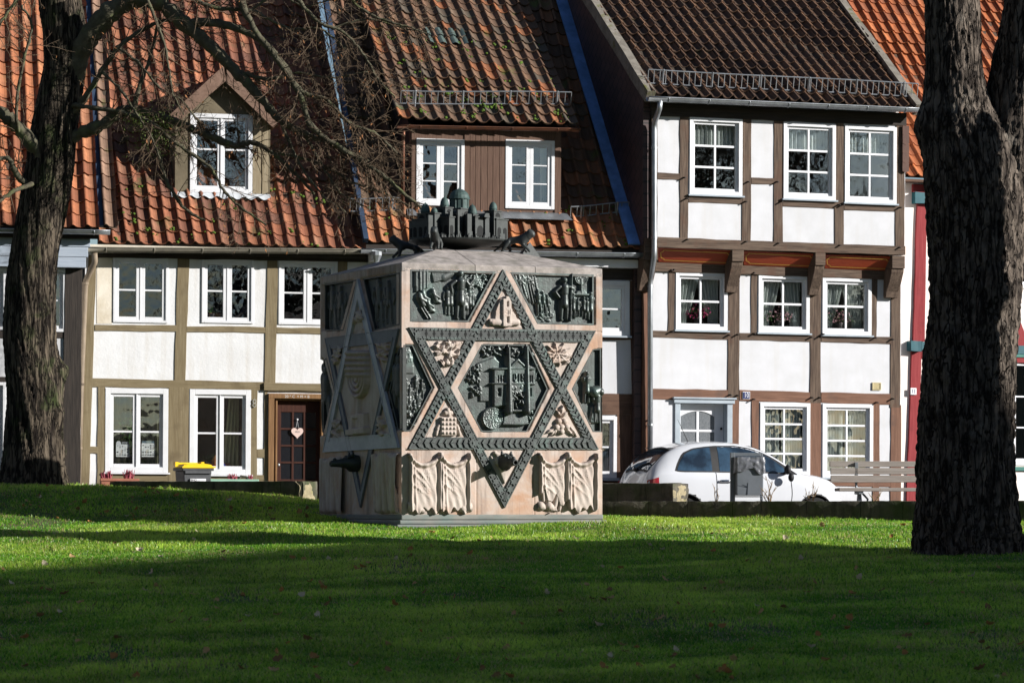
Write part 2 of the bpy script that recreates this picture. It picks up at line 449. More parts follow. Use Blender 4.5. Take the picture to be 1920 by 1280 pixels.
class House:
    def __init__(s, name, label, px, py, Y, yaw, roll, cat='house', O=None):
        s.fr = Fr(P(px, py, Y) if O is None else O, yaw, roll)
        s.root = thing(name, label, cat, mat=s.fr.M)
    def wall(s, u0, u1, v0, v1, holes, w, th, m, name='wall'):
        us = sorted(set([u0, u1] + [min(max(x, u0), u1) for h in holes for x in h[:2]]))
        vs = sorted(set([v0, v1] + [min(max(x, v0), v1) for h in holes for x in h[2:]]))
        mb = MB()
        for i in range(len(us) - 1):
            run = None
            for j in range(len(vs) - 1):
                cu, cv = (us[i] + us[i + 1]) / 2, (vs[j] + vs[j + 1]) / 2
                solid = not any(h[0] < cu < h[1] and h[2] < cv < h[3] for h in holes)
                if solid:
                    if run is None: run = [vs[j], vs[j + 1]]
                    else: run[1] = vs[j + 1]
                if (not solid or j == len(vs) - 2) and run is not None:
                    mb.box(us[i], us[i + 1], -w, -w + th, run[0], run[1]); run = None
        return mb.build(name, m, s.root)
    def timber(s, pts, mats, w=0.0, out=0.014, th=0.06, name=None, jit=0.0065, label=None, ax=None):
        """pts: 4 photo pixels, clockwise from top left"""
        q = [Vector((*s.fr.uv(x, y, w + out), 0)) for x, y in pts]
        tl, tr, br, bl = q
        horiz = (tr - tl).length > (bl - tl).length if ax is None else ax == 'h'
        n = max(3, int(((tr - tl) if horiz else (bl - tl)).length / 0.3) + 1)
        a, b = [], []
        for i in range(n + 1):
            t = i / n
            if horiz: p, r_ = tl.lerp(tr, t), bl.lerp(br, t); d = Vector((0, 1, 0))
            else: p, r_ = tl.lerp(bl, t), tr.lerp(br, t); d = Vector((1, 0, 0))
            a.append(p + d * rnd.uniform(-jit, jit)); b.append(r_ + d * rnd.uniform(-jit, jit))
        vs = []
        for i in range(n + 1):
            dy = rnd.uniform(-0.002, 0.002)
            vs += [(a[i].x, -(w + out) + dy, a[i].y), (b[i].x, -(w + out) + dy, b[i].y), (b[i].x, -(w + out) + th, b[i].y), (a[i].x, -(w + out) + th, a[i].y)]
        fs = [(0, 1, 2, 3)]
        for i in range(n):
            for k in range(4):
                k2 = (k + 1) % 4
                fs.append((i * 4 + k, (i + 1) * 4 + k, (i + 1) * 4 + k2, i * 4 + k2))
        fs.append(tuple(n * 4 + k for k in (3, 2, 1, 0)))
        m = mats if not isinstance(mats, tuple) else (mats[1] if horiz else mats[0])
        o = MB().add(vs, fs).build(name or ('timber_rail' if horiz else 'timber_post'), m, s.root, bevel=0.004)
        if label: o['label'] = label
        return o
    def rail(s, x0, yl0, yl1, x1, yr0, yr1, mats, **k):
        return s.timber([(x0, yl0), (x1, yr0), (x1, yr1), (x0, yl1)], mats, ax='h', **k)
    def post(s, yt, xt0, xt1, yb, xb0, xb1, mats, **k):
        return s.timber([(xt0, yt), (xt1, yt), (xb1, yb), (xb0, yb)], mats, ax='v', **k)
    def panel(s, x0, y0, x1, y1, m, w=0.0, out=0.006, th=0.05, name='infill_panel', label=None):
        u0, u1, v0, v1 = s.fr.rect(x0, y0, x1, y1, w)
        o = MB().box(u0, u1, -(w + out), -(w + out) + th, v0, v1).build(name, m, s.root, bevel=0.006)
        if label: o['label'] = label
        return o
    def window(s, px, w=0.0, nc=2, nr=2, case=True, fo=0.05, sa=0.05, bar=0.026, mull=0.0, y0=-0.022, sill=None, cur=None, gl=None, rows=None, deep=0.035, label=None, fm=None):
        u0, u1, v0, v1 = s.fr.rect(*px, w)
        gl = gl or M_glass; fm = fm or M_white
        mb = MB(); Y = -w + y0
        ring(mb, u0, u1, v0, v1, fo, Y, Y + 0.11)
        iu0, iu1, iv0, iv1 = u0 + fo, u1 - fo, v0 + fo, v1 - fo
        Ys = Y + deep
        panes = []
        def lights(a0, a1, ncc):
            ring(mb, a0, a1, iv0, iv1, sa, Ys, Ys + 0.05)
            g0, g1, h0, h1 = a0 + sa, a1 - sa, iv0 + sa, iv1 - sa
            fr_ = rows or [i / nr for i in range(nr + 1)]
            zs = [h0 + (h1 - h0) * f for f in fr_]; xs = [g0 + (g1 - g0) * i / ncc for i in range(ncc + 1)]
            for z in zs[1:-1]: mb.box(g0, g1, Ys + 0.008, Ys + 0.04, z - bar / 2, z + bar / 2)
            for i, x in enumerate(xs[1:-1]):
                for j in range(len(zs) - 1):
                    a = zs[j] + (bar / 2 if j else 0); b = zs[j + 1] - (bar / 2 if j < len(zs) - 2 else 0)
                    mb.box(x - bar / 2, x + bar / 2, Ys + 0.006, Ys + 0.042, a, b)
            for i in range(ncc):
                for j in range(len(zs) - 1): panes.append((xs[i], xs[i + 1], zs[j], zs[j + 1]))
        if case:
            um = (iu0 + iu1) / 2
            if mull > 0:
                mb.box(um - mull / 2, um + mull / 2, Y + 0.012, Y + 0.09, iv0, iv1)
            lights(iu0, um - mull / 2 - 0.001, max(1, nc // 2)); lights(um + mull / 2 + 0.001, iu1, max(1, nc // 2))
        else:
            lights(iu0, iu1, nc)
        if sill is not None:
            so, sh, sm = sill
            smb = MB().box(u0 - 0.03, u1 + 0.03, Y - so, Y + 0.02, v0 - sh, v0 - 0.002)
        o = mb.build('window', fm, s.root, bevel=0.004)
        if label: o['label'] = label
        if sill is not None: smb.build('sill', sm, o, bevel=0.004)
        g = MB()
        for a in panes:
            t1, t2 = rnd.uniform(-0.003, 0.003), rnd.uniform(-0.003, 0.003)
            yy = Ys + 0.025
            g.add([(a[0], yy + t1, a[2]), (a[1], yy - t1, a[2] - 0), (a[1], yy - t1 + t2, a[3]), (a[0], yy + t1 + t2, a[3])], [(0, 1, 2, 3)])
        g.build('pane', gl, o)
        iu = (iu0 + sa, iu1 - sa, iv0 + sa, iv1 - sa)
        if cur: s.curtain(o, iu, Ys + 0.14, cur)
        return o, (u0, u1, v0, v1), iu, Ys
    def curtain(s, win, iu, y, kind):
        u0, u1, v0, v1 = iu
        def sheet(fu, nu=60, nv=14, m=M_curtain):
            A = np.zeros((nu + 1, nv + 1, 3))
            for i in range(nu + 1):
                for j in range(nv + 1):
                    A[i, j] = fu(i / nu, j / nv)
            MB().grid(A).build('curtain', m, win, smooth=True)
        W = u1 - u0; Hh = v1 - v0
        ph = rnd.uniform(0, 6)
        def pleat(a, n): return 0.022 * math.sin(a * n * 2 * PI + ph) + 0.008 * math.sin(a * n * 5.3 + ph * 2)
        if kind == 'top':
            sheet(lambda a, b: (u0 - 0.03 + a * (W + 0.06), y + pleat(a, 11), v1 + 0.05 - b * (Hh * 0.36) - 0.012 * abs(math.sin(a * 20))))
        elif kind == 'full':
            sheet(lambda a, b: (u0 - 0.03 + a * (W * 0.5 + 0.01), y + pleat(a, 7), v1 + 0.05 - b * (Hh + 0.2)))
            sheet(lambda a, b: (u0 + W * 0.5 + 0.015 + a * (W * 0.5 + 0.01), y + pleat(a, 7), v1 + 0.05 - b * (Hh + 0.2)))
        elif kind == 'tied':
            for sd in (0, 1):
                def f(a, b, sd=sd):
                    wfull = W * 0.54
                    wid = wfull * (1 - 0.62 * max(0.0, b - 0.06) ** 1.15) if b < 0.72 else wfull * (0.50 - 0.10 * (b - 0.72))
                    x = a * wid
                    return ((u0 - 0.02 + x) if sd == 0 else (u1 + 0.02 - x), y + 0.02 + pleat(a, 6), v1 + 0.05 - b * (Hh + 0.1))
                sheet(f)
        elif kind == 'yellow':
            sheet(lambda a, b: (u0 - 0.05 + a * (W + 0.1), y + 0.32 + 1.6 * pleat(a, 9), v1 + 0.1 - b * (Hh + 0.5)), m=M_curtain_y)
        elif kind == 'side':
            sheet(lambda a, b: (u1 - 0.02 - a * W * (0.22 + 0.16 * b), y + 0.06 + 1.3 * pleat(a, 4), v1 + 0.1 - b * (Hh + 0.2)), m=M_curtain_y)
        elif kind == 'edge':
            sheet(lambda a, b: (u1 + 0.02 - a * W * 0.16, y + 0.03 + pleat(a, 3), v1 + 0.05 - b * (Hh + 0.1)))
    def room(s, u0, u1, v0, v1, y0, y1):
        vs = [(u0, y0, v0), (u1, y0, v0), (u1, y1, v0), (u0, y1, v0), (u0, y0, v1), (u1, y0, v1), (u1, y1, v1), (u0, y1, v1)]
        MB().add(vs, [(0, 3, 2, 1), (4, 5, 6, 7), (1, 2, 6, 5), (2, 3, 7, 6), (3, 0, 4, 7)]).build('interior', M_dark, s.root)
    # ---- roofs
    def roof_plane(s, ve, ye, sl):
        s.rp = (ve, ye, R(sl)); return s.rp
    def ruv(s, px, py, rp=None):
        ve, ye, sl = rp or s.rp
        h = s.fr.hit(px, py, (0, ye, ve), (0, -math.sin(sl), math.cos(sl)))
        return h.x, (h.z - ve) / math.sin(sl)
    def rpt(s, u, q, h=0.0, rp=None):
        ve, ye, sl = rp or s.rp
        return (u, ye + q * math.cos(sl) - h * math.sin(sl), ve + q * math.sin(sl) + h * math.cos(sl))
    def tiles(s, u0, u1, q0, q1, tw, th, m, cols, amp=0.05, rp=None, name='roof', keep=None, seedn=1, trough=(0.7, 0.7, 0.7)):
        rp = rp or s.rp
        prof = [(0.0, 0.72), (0.07, 0.98), (0.15, 1.0), (0.24, 0.75), (0.36, 0.30), (0.52, 0.05), (0.68, 0.0), (0.84, 0.12), (0.94, 0.42), (1.0, 0.66)]
        rr = random.Random(seedn)
        mb = MB()
        nc = max(1, int(round((u1 - u0) / tw))); tw = (u1 - u0) / nc
        nr = int(math.ceil((q1 - q0) / th))
        K = len(prof)
        for r in range(nr):
            for c in range(nc):
                if keep and not keep(u0 + (c + 0.5) * tw, q0 + (r + 0.5) * th): continue
                base = cols[min(int(rr.random() ** 1.3 * len(cols)), len(cols) - 1)]
                k = rr.uniform(0.82, 1.12)
                du = rr.uniform(-0.006, 0.006); dl = rr.uniform(0.0, 0.012); dq = rr.uniform(-0.008, 0.008); tilt = rr.uniform(-0.004, 0.004)
                if rr.random() < .02: dq -= rr.uniform(.02, .05)
                sag = 0.020 * math.sin((u0 + c * tw) * 1.7 + r * .31 + seedn) + 0.014 * math.sin(r * .83 + c * .29 + seedn * 2)
                dl += sag
                vs = []
                qa, qb = q0 + r * th + dq, q0 + (r + 1) * th + 0.05
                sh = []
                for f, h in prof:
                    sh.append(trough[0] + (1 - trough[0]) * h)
                for row in range(3):
                    for i, (f, h) in enumerate(prof):
                        x = u0 + (c + f) * tw + du
                        if row == 0: vs.append(s.rpt(x, qb, h * amp + sag, rp))
                        elif row == 1: vs.append(s.rpt(x, qa, h * amp + 0.026 + dl + tilt * (f - .5), rp))
                        else: vs.append(s.rpt(x, qa + 0.004, h * amp + 0.002 + dl, rp))
                fs = []
                for row in range(2):
                    for i in range(K - 1):
                        a = row * K + i
                        fs.append((a, a + 1, a + K + 1, a + K))
                o = len(mb.V)
                mb.V.extend(vs); mb.Fc.extend(tuple(i + o for i in f) for f in fs); mb.M.extend([0] * len(fs)); mb.usecol = True
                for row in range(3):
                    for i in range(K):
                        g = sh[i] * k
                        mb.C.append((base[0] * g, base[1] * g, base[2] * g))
        b0 = len(mb.V)
        mb.add([s.rpt(u0, q0 + 0.03, -0.012, rp), s.rpt(u1, q0 + 0.03, -0.012, rp), s.rpt(u1, q0 + nr * th, -0.012, rp), s.rpt(u0, q0 + nr * th, -0.012, rp)], [(0, 1, 2, 3)], 0, (0.05, 0.04, 0.03))
        return mb.build(name, m, s.root)
    def strip_on_roof(s, u0, u1, q0, q1, h0, h1, m, name, rp=None, wav=0.0, skew=0.0):
        n = 14; mb = MB(); vs = []
        for i in range(n + 1):
            q = q0 + (q1 - q0) * i / n; sk = skew * q; a = rnd.uniform(-wav, wav) + sk; b = rnd.uniform(-wav, wav) + sk
            vs += [s.rpt(u0 + a, q, h0, rp), s.rpt(u1 + b, q, h0, rp), s.rpt(u1 + b, q, h1, rp), s.rpt(u0 + a, q, h1, rp)]
        fs = [(0, 1, 2, 3)]
        for i in range(n):
            for k in range(4):
                k2 = (k + 1) % 4
                fs.append((i * 4 + k, i * 4 + k2, (i + 1) * 4 + k2, (i + 1) * 4 + k))
        fs.append((n * 4 + 3, n * 4 + 2, n * 4 + 1, n * 4))
        return mb.add(vs, fs).build(name, m, s.root)
    def gutter(s, u0, u1, z0, z1, y, r=0.075, m=None, sag=0.0, name='gutter', hooks=6):
        n = 14; K = 9; mb = MB(); vs = []
        for i in range(n + 1):
            t = i / n; x = u0 + (u1 - u0) * t; z = z0 + (z1 - z0) * t - sag * math.sin(PI * t)
            for ro in (r, r - 0.006):
                for k in range(K):
                    a = PI * k / (K - 1)
                    vs.append((x, y - ro * math.cos(a), z - ro * math.sin(a)))
        fs = []
        for i in range(n):
            for k in range(K - 1):
                a = i * 2 * K + k
                fs.append((a, a + 1, a + 2 * K + 1, a + 2 * K))
                a += K
                fs.append((a, a + 2 * K, a + 2 * K + 1, a + 1))
        for i in (0, n):
            fs.append(tuple(i * 2 * K + k for k in range(K)))
        mb.add(vs, fs)
        pts = [(u0 + (u1 - u0) * i / n, y - r, (z0 + (z1 - z0) * i / n) - sag * math.sin(PI * i / n)) for i in range(n + 1)]
        mb.tube(pts, 0.011, 6)
        for i in range(hooks):
            t = (i + 0.5) / hooks; x = u0 + (u1 - u0) * t; z = z0 + (z1 - z0) * t - sag * math.sin(PI * t)
            arc = [(x, y - (r + 0.005) * math.cos(PI * k / 8), z - (r + 0.005) * math.sin(PI * k / 8)) for k in range(9)]
            mb.tube(arc, 0.008, 5)
        return mb.build(name, m or M_zinc, s.root, smooth=True)
    def guard(s, pa, pb, rp=None, hgt=0.19, m=None, up=0.05):
        """snow guard between two photo pixels given for its lower rail"""
        a = Vector(s.rpt(*s.ruv(*pa, rp), up, rp)); b = Vector(s.rpt(*s.ruv(*pb, rp), up, rp))
        mb = MB(); L_ = (b - a).length; upv = Vector((0, -0.04, hgt))
        rr = random.Random(3)
        n = int(L_ / 0.105); bow = rr.uniform(-0.012, 0.012)
        def on(t): return a.lerp(b, t) + Vector((0, 0, bow * math.sin(PI * t * 2)))
        for dz in (Vector((0, 0, 0)), upv):
            mb.tube([on(i / 8) + dz for i in range(9)], 0.011, 6)
        for i in range(n + 1):
            t = i / n; j = rr.uniform(-0.006, 0.006)
            mb.tube([on(t), on(t) + upv + Vector((j, 0, 0))], 0.0075, 5)
        k = max(2, int(L_ / 0.95) + 1)
        for i in range(k):
            t = (i + 0.3) / (k - 0.4)
            p = on(t)
            mb.tube([p + Vector((0, 0.02, -0.06)), p + upv * 1.08], 0.02, 4)
            mb.tube([p + upv, p + Vector((0, 0.28, hgt * 0.9))], 0.012, 4)
        return mb.build('snow_guard', m or M_zinc, s.root)
    def pipe(s, pts, r, m, clamps=(), name='downpipe'):
        mb = MB()
        # round the bends a little
        q = [Vector(pts[0])]
        for i in range(1, len(pts) - 1):
            p, a, b = Vector(pts[i]), Vector(pts[i - 1]), Vector(pts[i + 1])
            for t in (0.22, 0.11): q.append(p + (a - p) * min(t, 0.12 / max((a - p).length, 1e-6)) * (1 if t > .2 else .5))
            for t in (0.11, 0.22): q.append(p + (b - p) * min(t, 0.12 / max((b - p).length, 1e-6)) * (1 if t > .2 else .5))
        q.append(Vector(pts[-1]))
        mb.tube(q, r, 12)
        o = mb.build(name, m, s.root, smooth=True)
        if clamps:
            c = MB()
            for z in clamps:
                for i in range(len(pts) - 1):
                    if min(pts[i][2], pts[i + 1][2]) <= z <= max(pts[i][2], pts[i + 1][2]):
                        t = (z - pts[i][2]) / (pts[i + 1][2] - pts[i][2]); p = Vector(pts[i]).lerp(Vector(pts[i + 1]), t)
                        c.tube([p - Vector((0, 0, 0.018)), p + Vector((0, 0, 0.018))], r + 0.008, 12)
                        c.tube([p, p + Vector((0, 0.14, 0))], 0.008, 5)
            c.build('clamp', m, o)
        return o
    def peg(s, px, py, w):
        u, v = s.fr.uv(px, py, w)
        a = Vector((u, -w + 0.02, v)); b = Vector((u + 0.012, -w - 0.075, v - 0.008))
        MB().tube([a, b], [0.016, 0.013], 6).build('wooden_peg', M_iron, s.root)
# ------------------------------------------------------------------ house with olive timbers (left of the memorial)
GZL, GZR = -0.22, -0.45       # street level left / right
H1 = House('timbered_house', 'two storey white house with olive timbers and small gabled dormer behind bare branches', 175, 880, 53.85, 14, 0.006)
f = H1.fr
uR = f.uv(690, 600)[0]; uL = f.uv(165, 600)[0]
v_e = f.uv(430, 470)[1]; v_b = f.uv(300, 905)[1] - 0.45; v_w = f.uv(430, 478)[1]
w_up = [(212, 483, 315, 605), (378, 486, 475, 606), (522, 490, 632, 609)]
w_lo = [(197, 728, 315, 885), (355, 730, 470, 889)]
holes = [f.rect(*r) for r in w_up + w_lo]
door_px = (502, 738, 612, 985)
dr = f.rect(*door_px)
H1.wall(uL - 0.05, uR, v_b, v_e, holes + [(dr[0], dr[1], v_b, dr[3])], 0.0, 0.22, M_plaster_old)
H1.room(uL + 0.1, uR - 0.1, v_b, v_e, 0.2, 2.6)
kw = dict(fo=0.04, sa=0.055, bar=0.028, mull=0.03, deep=0.02)
W1a = H1.window(w_up[0], nc=2, nr=2, gl=M_glass_old, cur=None, **kw)
W1b = H1.window(w_up[1], nc=2, nr=2, gl=M_glass_old, **kw)
W1c = H1.window(w_up[2], nc=2, nr=2, gl=M_glass_old, **kw)
kw = dict(fo=0.085, sa=0.05, bar=0.03, mull=0.02, deep=0.03, rows=[0, 0.48, 1.0])
W1d = H1.window(w_lo[0], nc=2, nr=2, cur='yellow', sill=(0.03, 0.03, M_white), **kw)
W1e = H1.window(w_lo[1], nc=2, nr=2, cur='side', sill=(0.03, 0.03, M_white), **kw)
T = T_olive
H1.post(478, 166, 181, 975, 148, 165, T, name='corner_post')
H1.post(482, 333, 355, 713, 327, 348, T); H1.post(486, 501, 521, 719, 496, 517, T); H1.post(490, 634, 652, 720, 632, 650, T)
H1.rail(178, 608, 620, 331, 610, 622, T); H1.rail(350, 611, 622, 499, 613, 624, T); H1.rail(519, 613.5, 625, 690, 616, 628, T)
H1.rail(168, 709, 725, 497, 716, 731, T, name='storey_beam'); H1.rail(495, 717, 731, 690, 720, 735, T, out=0.05, th=0.09, name='door_head_beam')
H1.panel(181, 480, 211, 607, M_plaster_dirty, name='infill_panel', label='stained beige plaster panel')
H1.post(726, 316, 354, 975, 314, 352, T); H1.post(725, 184, 197, 975, 181, 196, T); H1.post(729, 470, 483, 975, 467, 481, T)
H1.rail(162, 836, 849, 184, 837, 850, T); H1.rail(482, 841, 857, 499, 842, 858, T)
H1.post(730, 496, 502, 975, 494, 502, T)
H1.rail(190, 885.5, 902, 500, 890, 902, T, out=0.010)
H1.rail(178, 475, 483, 690, 477, 491, T_dark, out=0.03, th=0.08, name='top_plate')
# door with its frame
du0, du1, dv0, dv1 = dr
mb = MB(); jw = 0.095
mb.box(du0, du0 + jw, -0.05, 0.16, v_b, dv1 - 0.08); mb.box(du1 - jw, du1, -0.05, 0.16, v_b, dv1 - 0.08); mb.box(du0, du1, -0.052, 0.16, dv1 - 0.08, dv1)
mb.box(du0 + jw + 0.03, du0 + jw + 0.06, 0.0, 0.17, v_b, dv1 - 0.11); mb.box(du0 + jw + 0.03, du1 - jw, -0.005, 0.17, dv1 - 0.11, dv1 - 0.08)
DF = mb.build('door_frame', T_pine[0], H1.root, bevel=0.005)
mb = MB()
x0, x1 = du0 + jw + 0.062, du1 - jw; zt = dv1 - 0.112
gx0, gx1, gz0, gz1 = x0 + 0.075, x1 - 0.06, f.uv(540, 898)[1], f.uv(540, 772)[1]
mb.box(x0, gx0, 0.09, 0.13, v_b, zt); mb.box(gx1, x1, 0.09, 0.13, v_b, zt); mb.box(gx0, gx1, 0.09, 0.13, gz1, zt); mb.box(gx0, gx1, 0.09, 0.13, v_b, gz0)
for i in (1, 2):
    x = gx0 + (gx1 - gx0) * i / 3; mb.box(x - 0.018, x + 0.018, 0.092, 0.128, gz0, gz1)
for j in (1, 2, 3):
    z = gz0 + (gz1 - gz0) * j / 4
    for i in range(3):
        a = gx0 + (gx1 - gx0) * i / 3 + (0.018 if i else 0); b = gx0 + (gx1 - gx0) * (i + 1) / 3 - (0.018 if i < 2 else 0)
        mb.box(a, b, 0.092, 0.128, z - 0.016, z + 0.016)
DO = mb.build('door', T_door[0], H1.root, bevel=0.004)
MB().box(gx0, gx1, 0.105, 0.110, gz0, gz1).build('pane', mat('dark_door_glass', (0.012, 0.013, 0.016), rough=0.12, spec=0.5, bump=0.1, bscale=12), DO)
MB().ball((x0 + 0.03, 0.06, f.uv(519, 871)[1]), 0.028).build('knob', M_zinc, DO, smooth=True)
M_chalk = mat('chalk', (0.55, 0.53, 0.50), bump=0)
cx, cz = f.uv(556, 743.5)
text_part('20 * C  + M + B', 0.062, M_chalk, DF, cx, -0.0525, cz, extrude=0.001)
# house number 8 (ornate) on the post
M_num = mat('number_metal', (0.30, 0.29, 0.25), (0.2, 0.19, 0.16), rough=0.6, bump=0.1)
nx, nz = f.uv(476.5, 756.5)
text_part('8', 0.19, M_num, H1.root, nx, -0.035, nz, extrude=0.006, name='house_number', sx=0.8)
# roof
H1.roof_plane(f.uv(430, 464)[1], -0.22, 46)
uA = H1.ruv(190, 460)[0] - 0.05; uB = H1.ruv(690, 470)[0] - 0.02
oranges = [(0.33, 0.12, 0.055), (0.38, 0.14, 0.062), (0.28, 0.10, 0.050), (0.42, 0.17, 0.08), (0.23, 0.085, 0.045), (0.34, 0.155, 0.085)]
rust = [(0.26, 0.097, 0.050), (0.21, 0.080, 0.045), (0.31, 0.12, 0.062), (0.165, 0.068, 0.042), (0.25, 0.12, 0.072), (0.36, 0.145, 0.075), (0.13, 0.062, 0.042)]
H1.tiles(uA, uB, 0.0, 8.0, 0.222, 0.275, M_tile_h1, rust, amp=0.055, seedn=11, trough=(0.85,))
H1.gutter(uL - 0.15, uB, f.uv(160, 466)[1] - 0.01, f.uv(690, 472)[1] + 0.01, -0.30, r=0.075, m=M_zinc_old, sag=-0.0)
MB().box(uL, uR, -0.24, 0.0, v_e - 0.01, v_e + 0.03).build('soffit', M_plaster_dirty, H1.root)
MB().box(uA, uB, -0.19, -0.15, H1.rp[0] - 0.14, H1.rp[0] + 0.05).build('eave_board', T_dark[1], H1.root)
# downpipe, slanted
p0 = f.uv(177, 474, 0.30); p1 = f.uv(177, 492, 0.2); p2 = f.uv(160, 528, 0.10); p3 = f.uv(152, 720, 0.10); p4 = f.uv(145, 960, 0.10)
H1.pipe([(p0[0], -0.30, p0[1]), (p1[0], -0.26, p1[1]), (p2[0], -0.10, p2[1]), (p3[0], -0.10, p3[1]), (p4[0], -0.10, p4[1])], 0.048, M_pipe_brown, clamps=(p2[1] - 0.03, p3[1], (p3[1] + p4[1]) / 2))
# gabled dormer
hu, hq = H1.ruv(412, 371)
pt = H1.rpt(hu, hq)
yd = pt[1]; w_d = -yd
def d1(px, py): return f.uv(px, py, w_d)
poly = [d1(328, 372), d1(333, 215), d1(414, 134), d1(503, 222), d1(506, 376)]
dwin = (356, 214, 473, 362)
wr = f.rect(*dwin, w_d)
# front wall: pieces round the window
mb = MB()
l, r_ = poly[0][0], poly[4][0]; zb = min(poly[0][1], poly[4][1]) - 0.1; zs = min(poly[1][1], poly[3][1])
mb.box(l, wr[0] + 0.02, yd, yd + 0.12, zb, zs); mb.box(wr[1] - 0.02, r_, yd, yd + 0.12, zb, zs); mb.box(wr[0] + 0.02, wr[1] - 0.02, yd, yd + 0.12, zb, wr[2] + 0.02)
apex = ((l + r_) / 2, poly[2][1])
mb.prism([(l, zs), (r_, zs), apex], yd, yd + 0.12)
mb.box(wr[0] + 0.02, wr[1] - 0.02, yd + 0.001, yd + 0.119, wr[3] - 0.02, zs) if wr[3] - 0.02 < zs else None
# cheeks
yb = yd + (zs - zb) / math.tan(R(46)) + 0.3
mb.box(l, l + 0.1, yd + 0.12, yb, zb, zs - 0.001); mb.box(r_ - 0.1, r_, yd + 0.12, yb, zb, zs - 0.001)
D1 = mb.build('dormer', M_plaster if False else mat('dormer_render', (0.115, 0.094, 0.060), (0.165, 0.136, 0.09), scale=4, rough=0.9, bump=0.3, bscale=25), H1.root)
# dormer roof slopes + barge boards
oh = 0.16; rt = 0.07
sl_ = math.atan2(apex[1] - zs, (r_ - l) / 2)
mbr = MB(); mbb = MB()
for sd in (-1, 1):
    ex = l - 0.12 if sd < 0 else r_ + 0.12
    ez = zs - 0.12 * math.tan(sl_)
    ax, az = apex[0], apex[1] + 0.05
    ez += 0.05
    yr = yd + 2.4
    A = np.zeros((22, 12, 3))
    for i in range(22):
        for j in range(12):
            t = i / 21; q = j / 11
            h = 0.03 * abs(math.sin(q * 2.5 / 0.22 * PI)) + 0.02 * (1 - (t * 7) % 1.0)
            A[i, j] = (ex + (ax - ex) * t + (-sd) * -0 , yd - oh + q * 2.5, ez + (az - ez) * t + h)
    mbr.grid(A, 0, (0.20, 0.075, 0.04))
    mbr.add([(ex, yd - oh, ez - rt), (ax, yd - oh, az - rt), (ax, yr, az - rt), (ex, yr, ez - rt)], [(0, 1, 2, 3)], 0, (0.1, 0.06, 0.04))
    # barge board
    d = Vector((ax - ex, az - ez)).normalized(); nrm = Vector((-d.y, d.x)) * (1 if sd < 0 else -1)
    b0 = Vector((ex, ez)) + nrm * 0.03; b1 = Vector((ax, az)) + nrm * 0.03
    c0 = Vector((ex, ez)) - nrm * 0.15; c1 = Vector((ax, az - 0.15 / math.cos(sl_) - 0.03))
    mbb.prism([tuple(b0), tuple(b1), tuple(c1), tuple(c0)], yd - oh - 0.03, yd - oh)
mbr.build('dormer_roof', M_tile_h1, D1); mbb.build('barge_board', mat('barge_timber', (0.14, 0.085, 0.06), (0.2, 0.125, 0.09), scale=4, stretch=(3, 1, 3), rough=0.85, bump=0.3), D1)
W1f = H1.window(dwin, w=w_d, nc=2, nr=2, gl=M_glass, fo=0.07, sa=0.045, bar=0.03, mull=0.03, deep=0.025, rows=[0, 0.56, 1.0])
for a, b in ((475, 490), (492, 503)):
    H1.post(224, a, b, 364, a - 1, b - 1, mat('dormer_board', (0.22, 0.175, 0.11), (0.28, 0.235, 0.16), scale=3, stretch=(12, 12, .8), rough=.9), w=w_d, out=0.012, name='dormer_board')
# wavy lead apron under the dormer window
n = 40; vs = []
la = f.uv(320, 366, w_d)[0]; lb = f.uv(506, 366, w_d)[0]; zt_ = f.uv(412, 362, w_d)[1]
for i in range(n + 1):
    t = i / n; x = la + (lb - la) * t; wv = 0.025 * math.sin(x / 0.222 * 2 * PI)
    vs += [(x, yd - 0.015, zt_), (x, yd - 0.06, zt_ - 0.03), (x, yd - 0.13 - 0.02 * abs(wv), zt_ - 0.085 + wv)]
fs = []
for i in range(n):
    for k in (0, 1): fs.append((i * 3 + k, i * 3 + k + 1, i * 3 + 4 + k, i * 3 + 3 + k))
MB().add(vs, fs).build('lead_apron', M_lead, D1, smooth=True)

# ------------------------------------------------------------------ house with brown timbers and plank dormer
H2 = House('timbered_house', 'white house with brown timbers, mossy brown roof and wide brown plank dormer', 1205, 700, 56.1, 15, 0.006)
f = H2.fr
u0 = f.uv(690, 600)[0]; u1 = f.uv(1212, 600)[0]
ve = f.uv(1150, 475)[1]; vb = f.uv(1160, 920)[1] - 0.6
w2a = (1062, 526, 1179, 629); w2b = (1062, 780, 1156, 895)
h2 = [f.rect(*w2a), f.rect(*w2b)]
H2.wall(u0, u1, vb, ve, h2, 0.0, 0.2, M_plaster)
H2.room(u0 + 0.1, u1 - 0.1, vb, ve, 0.2, 2.6)
T = T_brown
H2.window(w2a, nc=2, nr=2, fo=0.08, sa=0.055, bar=0.03, mull=0.03, y0=-0.05, deep=0.02, sill=(0.05, 0.03, M_grey_paint), rows=[0, 0.48, 1])
H2.window(w2b, nc=2, nr=2, fo=0.06, sa=0.05, bar=0.03, mull=0.02, sill=(0.06, 0.05, M_grey_paint), rows=[0, 0.5, 1], cur='edge')
H2.rail(690, 500, 518, 1213, 504, 526, T_dark, out=0.02)
H2.rail(690, 628, 635, 1184, 630, 637, T); H2.rail(690, 736, 776, 1206, 738, 777, T, out=0.016)
H2.post(526, 1180, 1207, 738, 1185, 1207, T); H2.post(777, 1157, 1206, 985, 1156, 1206, T, out=0.016)
H2.rail(1040, 896, 990, 1157, 897, 990, T, out=0.012)
for x in (800, 940): H2.post(526, x, x + 20, 738, x - 2, x + 18, T)
zc0, zc1 = f.uv(1150, 503)[1], f.uv(1150, 480)[1]
MB().prism([(u0, zc0), (u1 - 0.03, zc0), (u1 - 0.03, zc1), (u0, zc1)], -0.2, -0.0).build('cornice_box', M_white, H2.root, bevel=0.01)
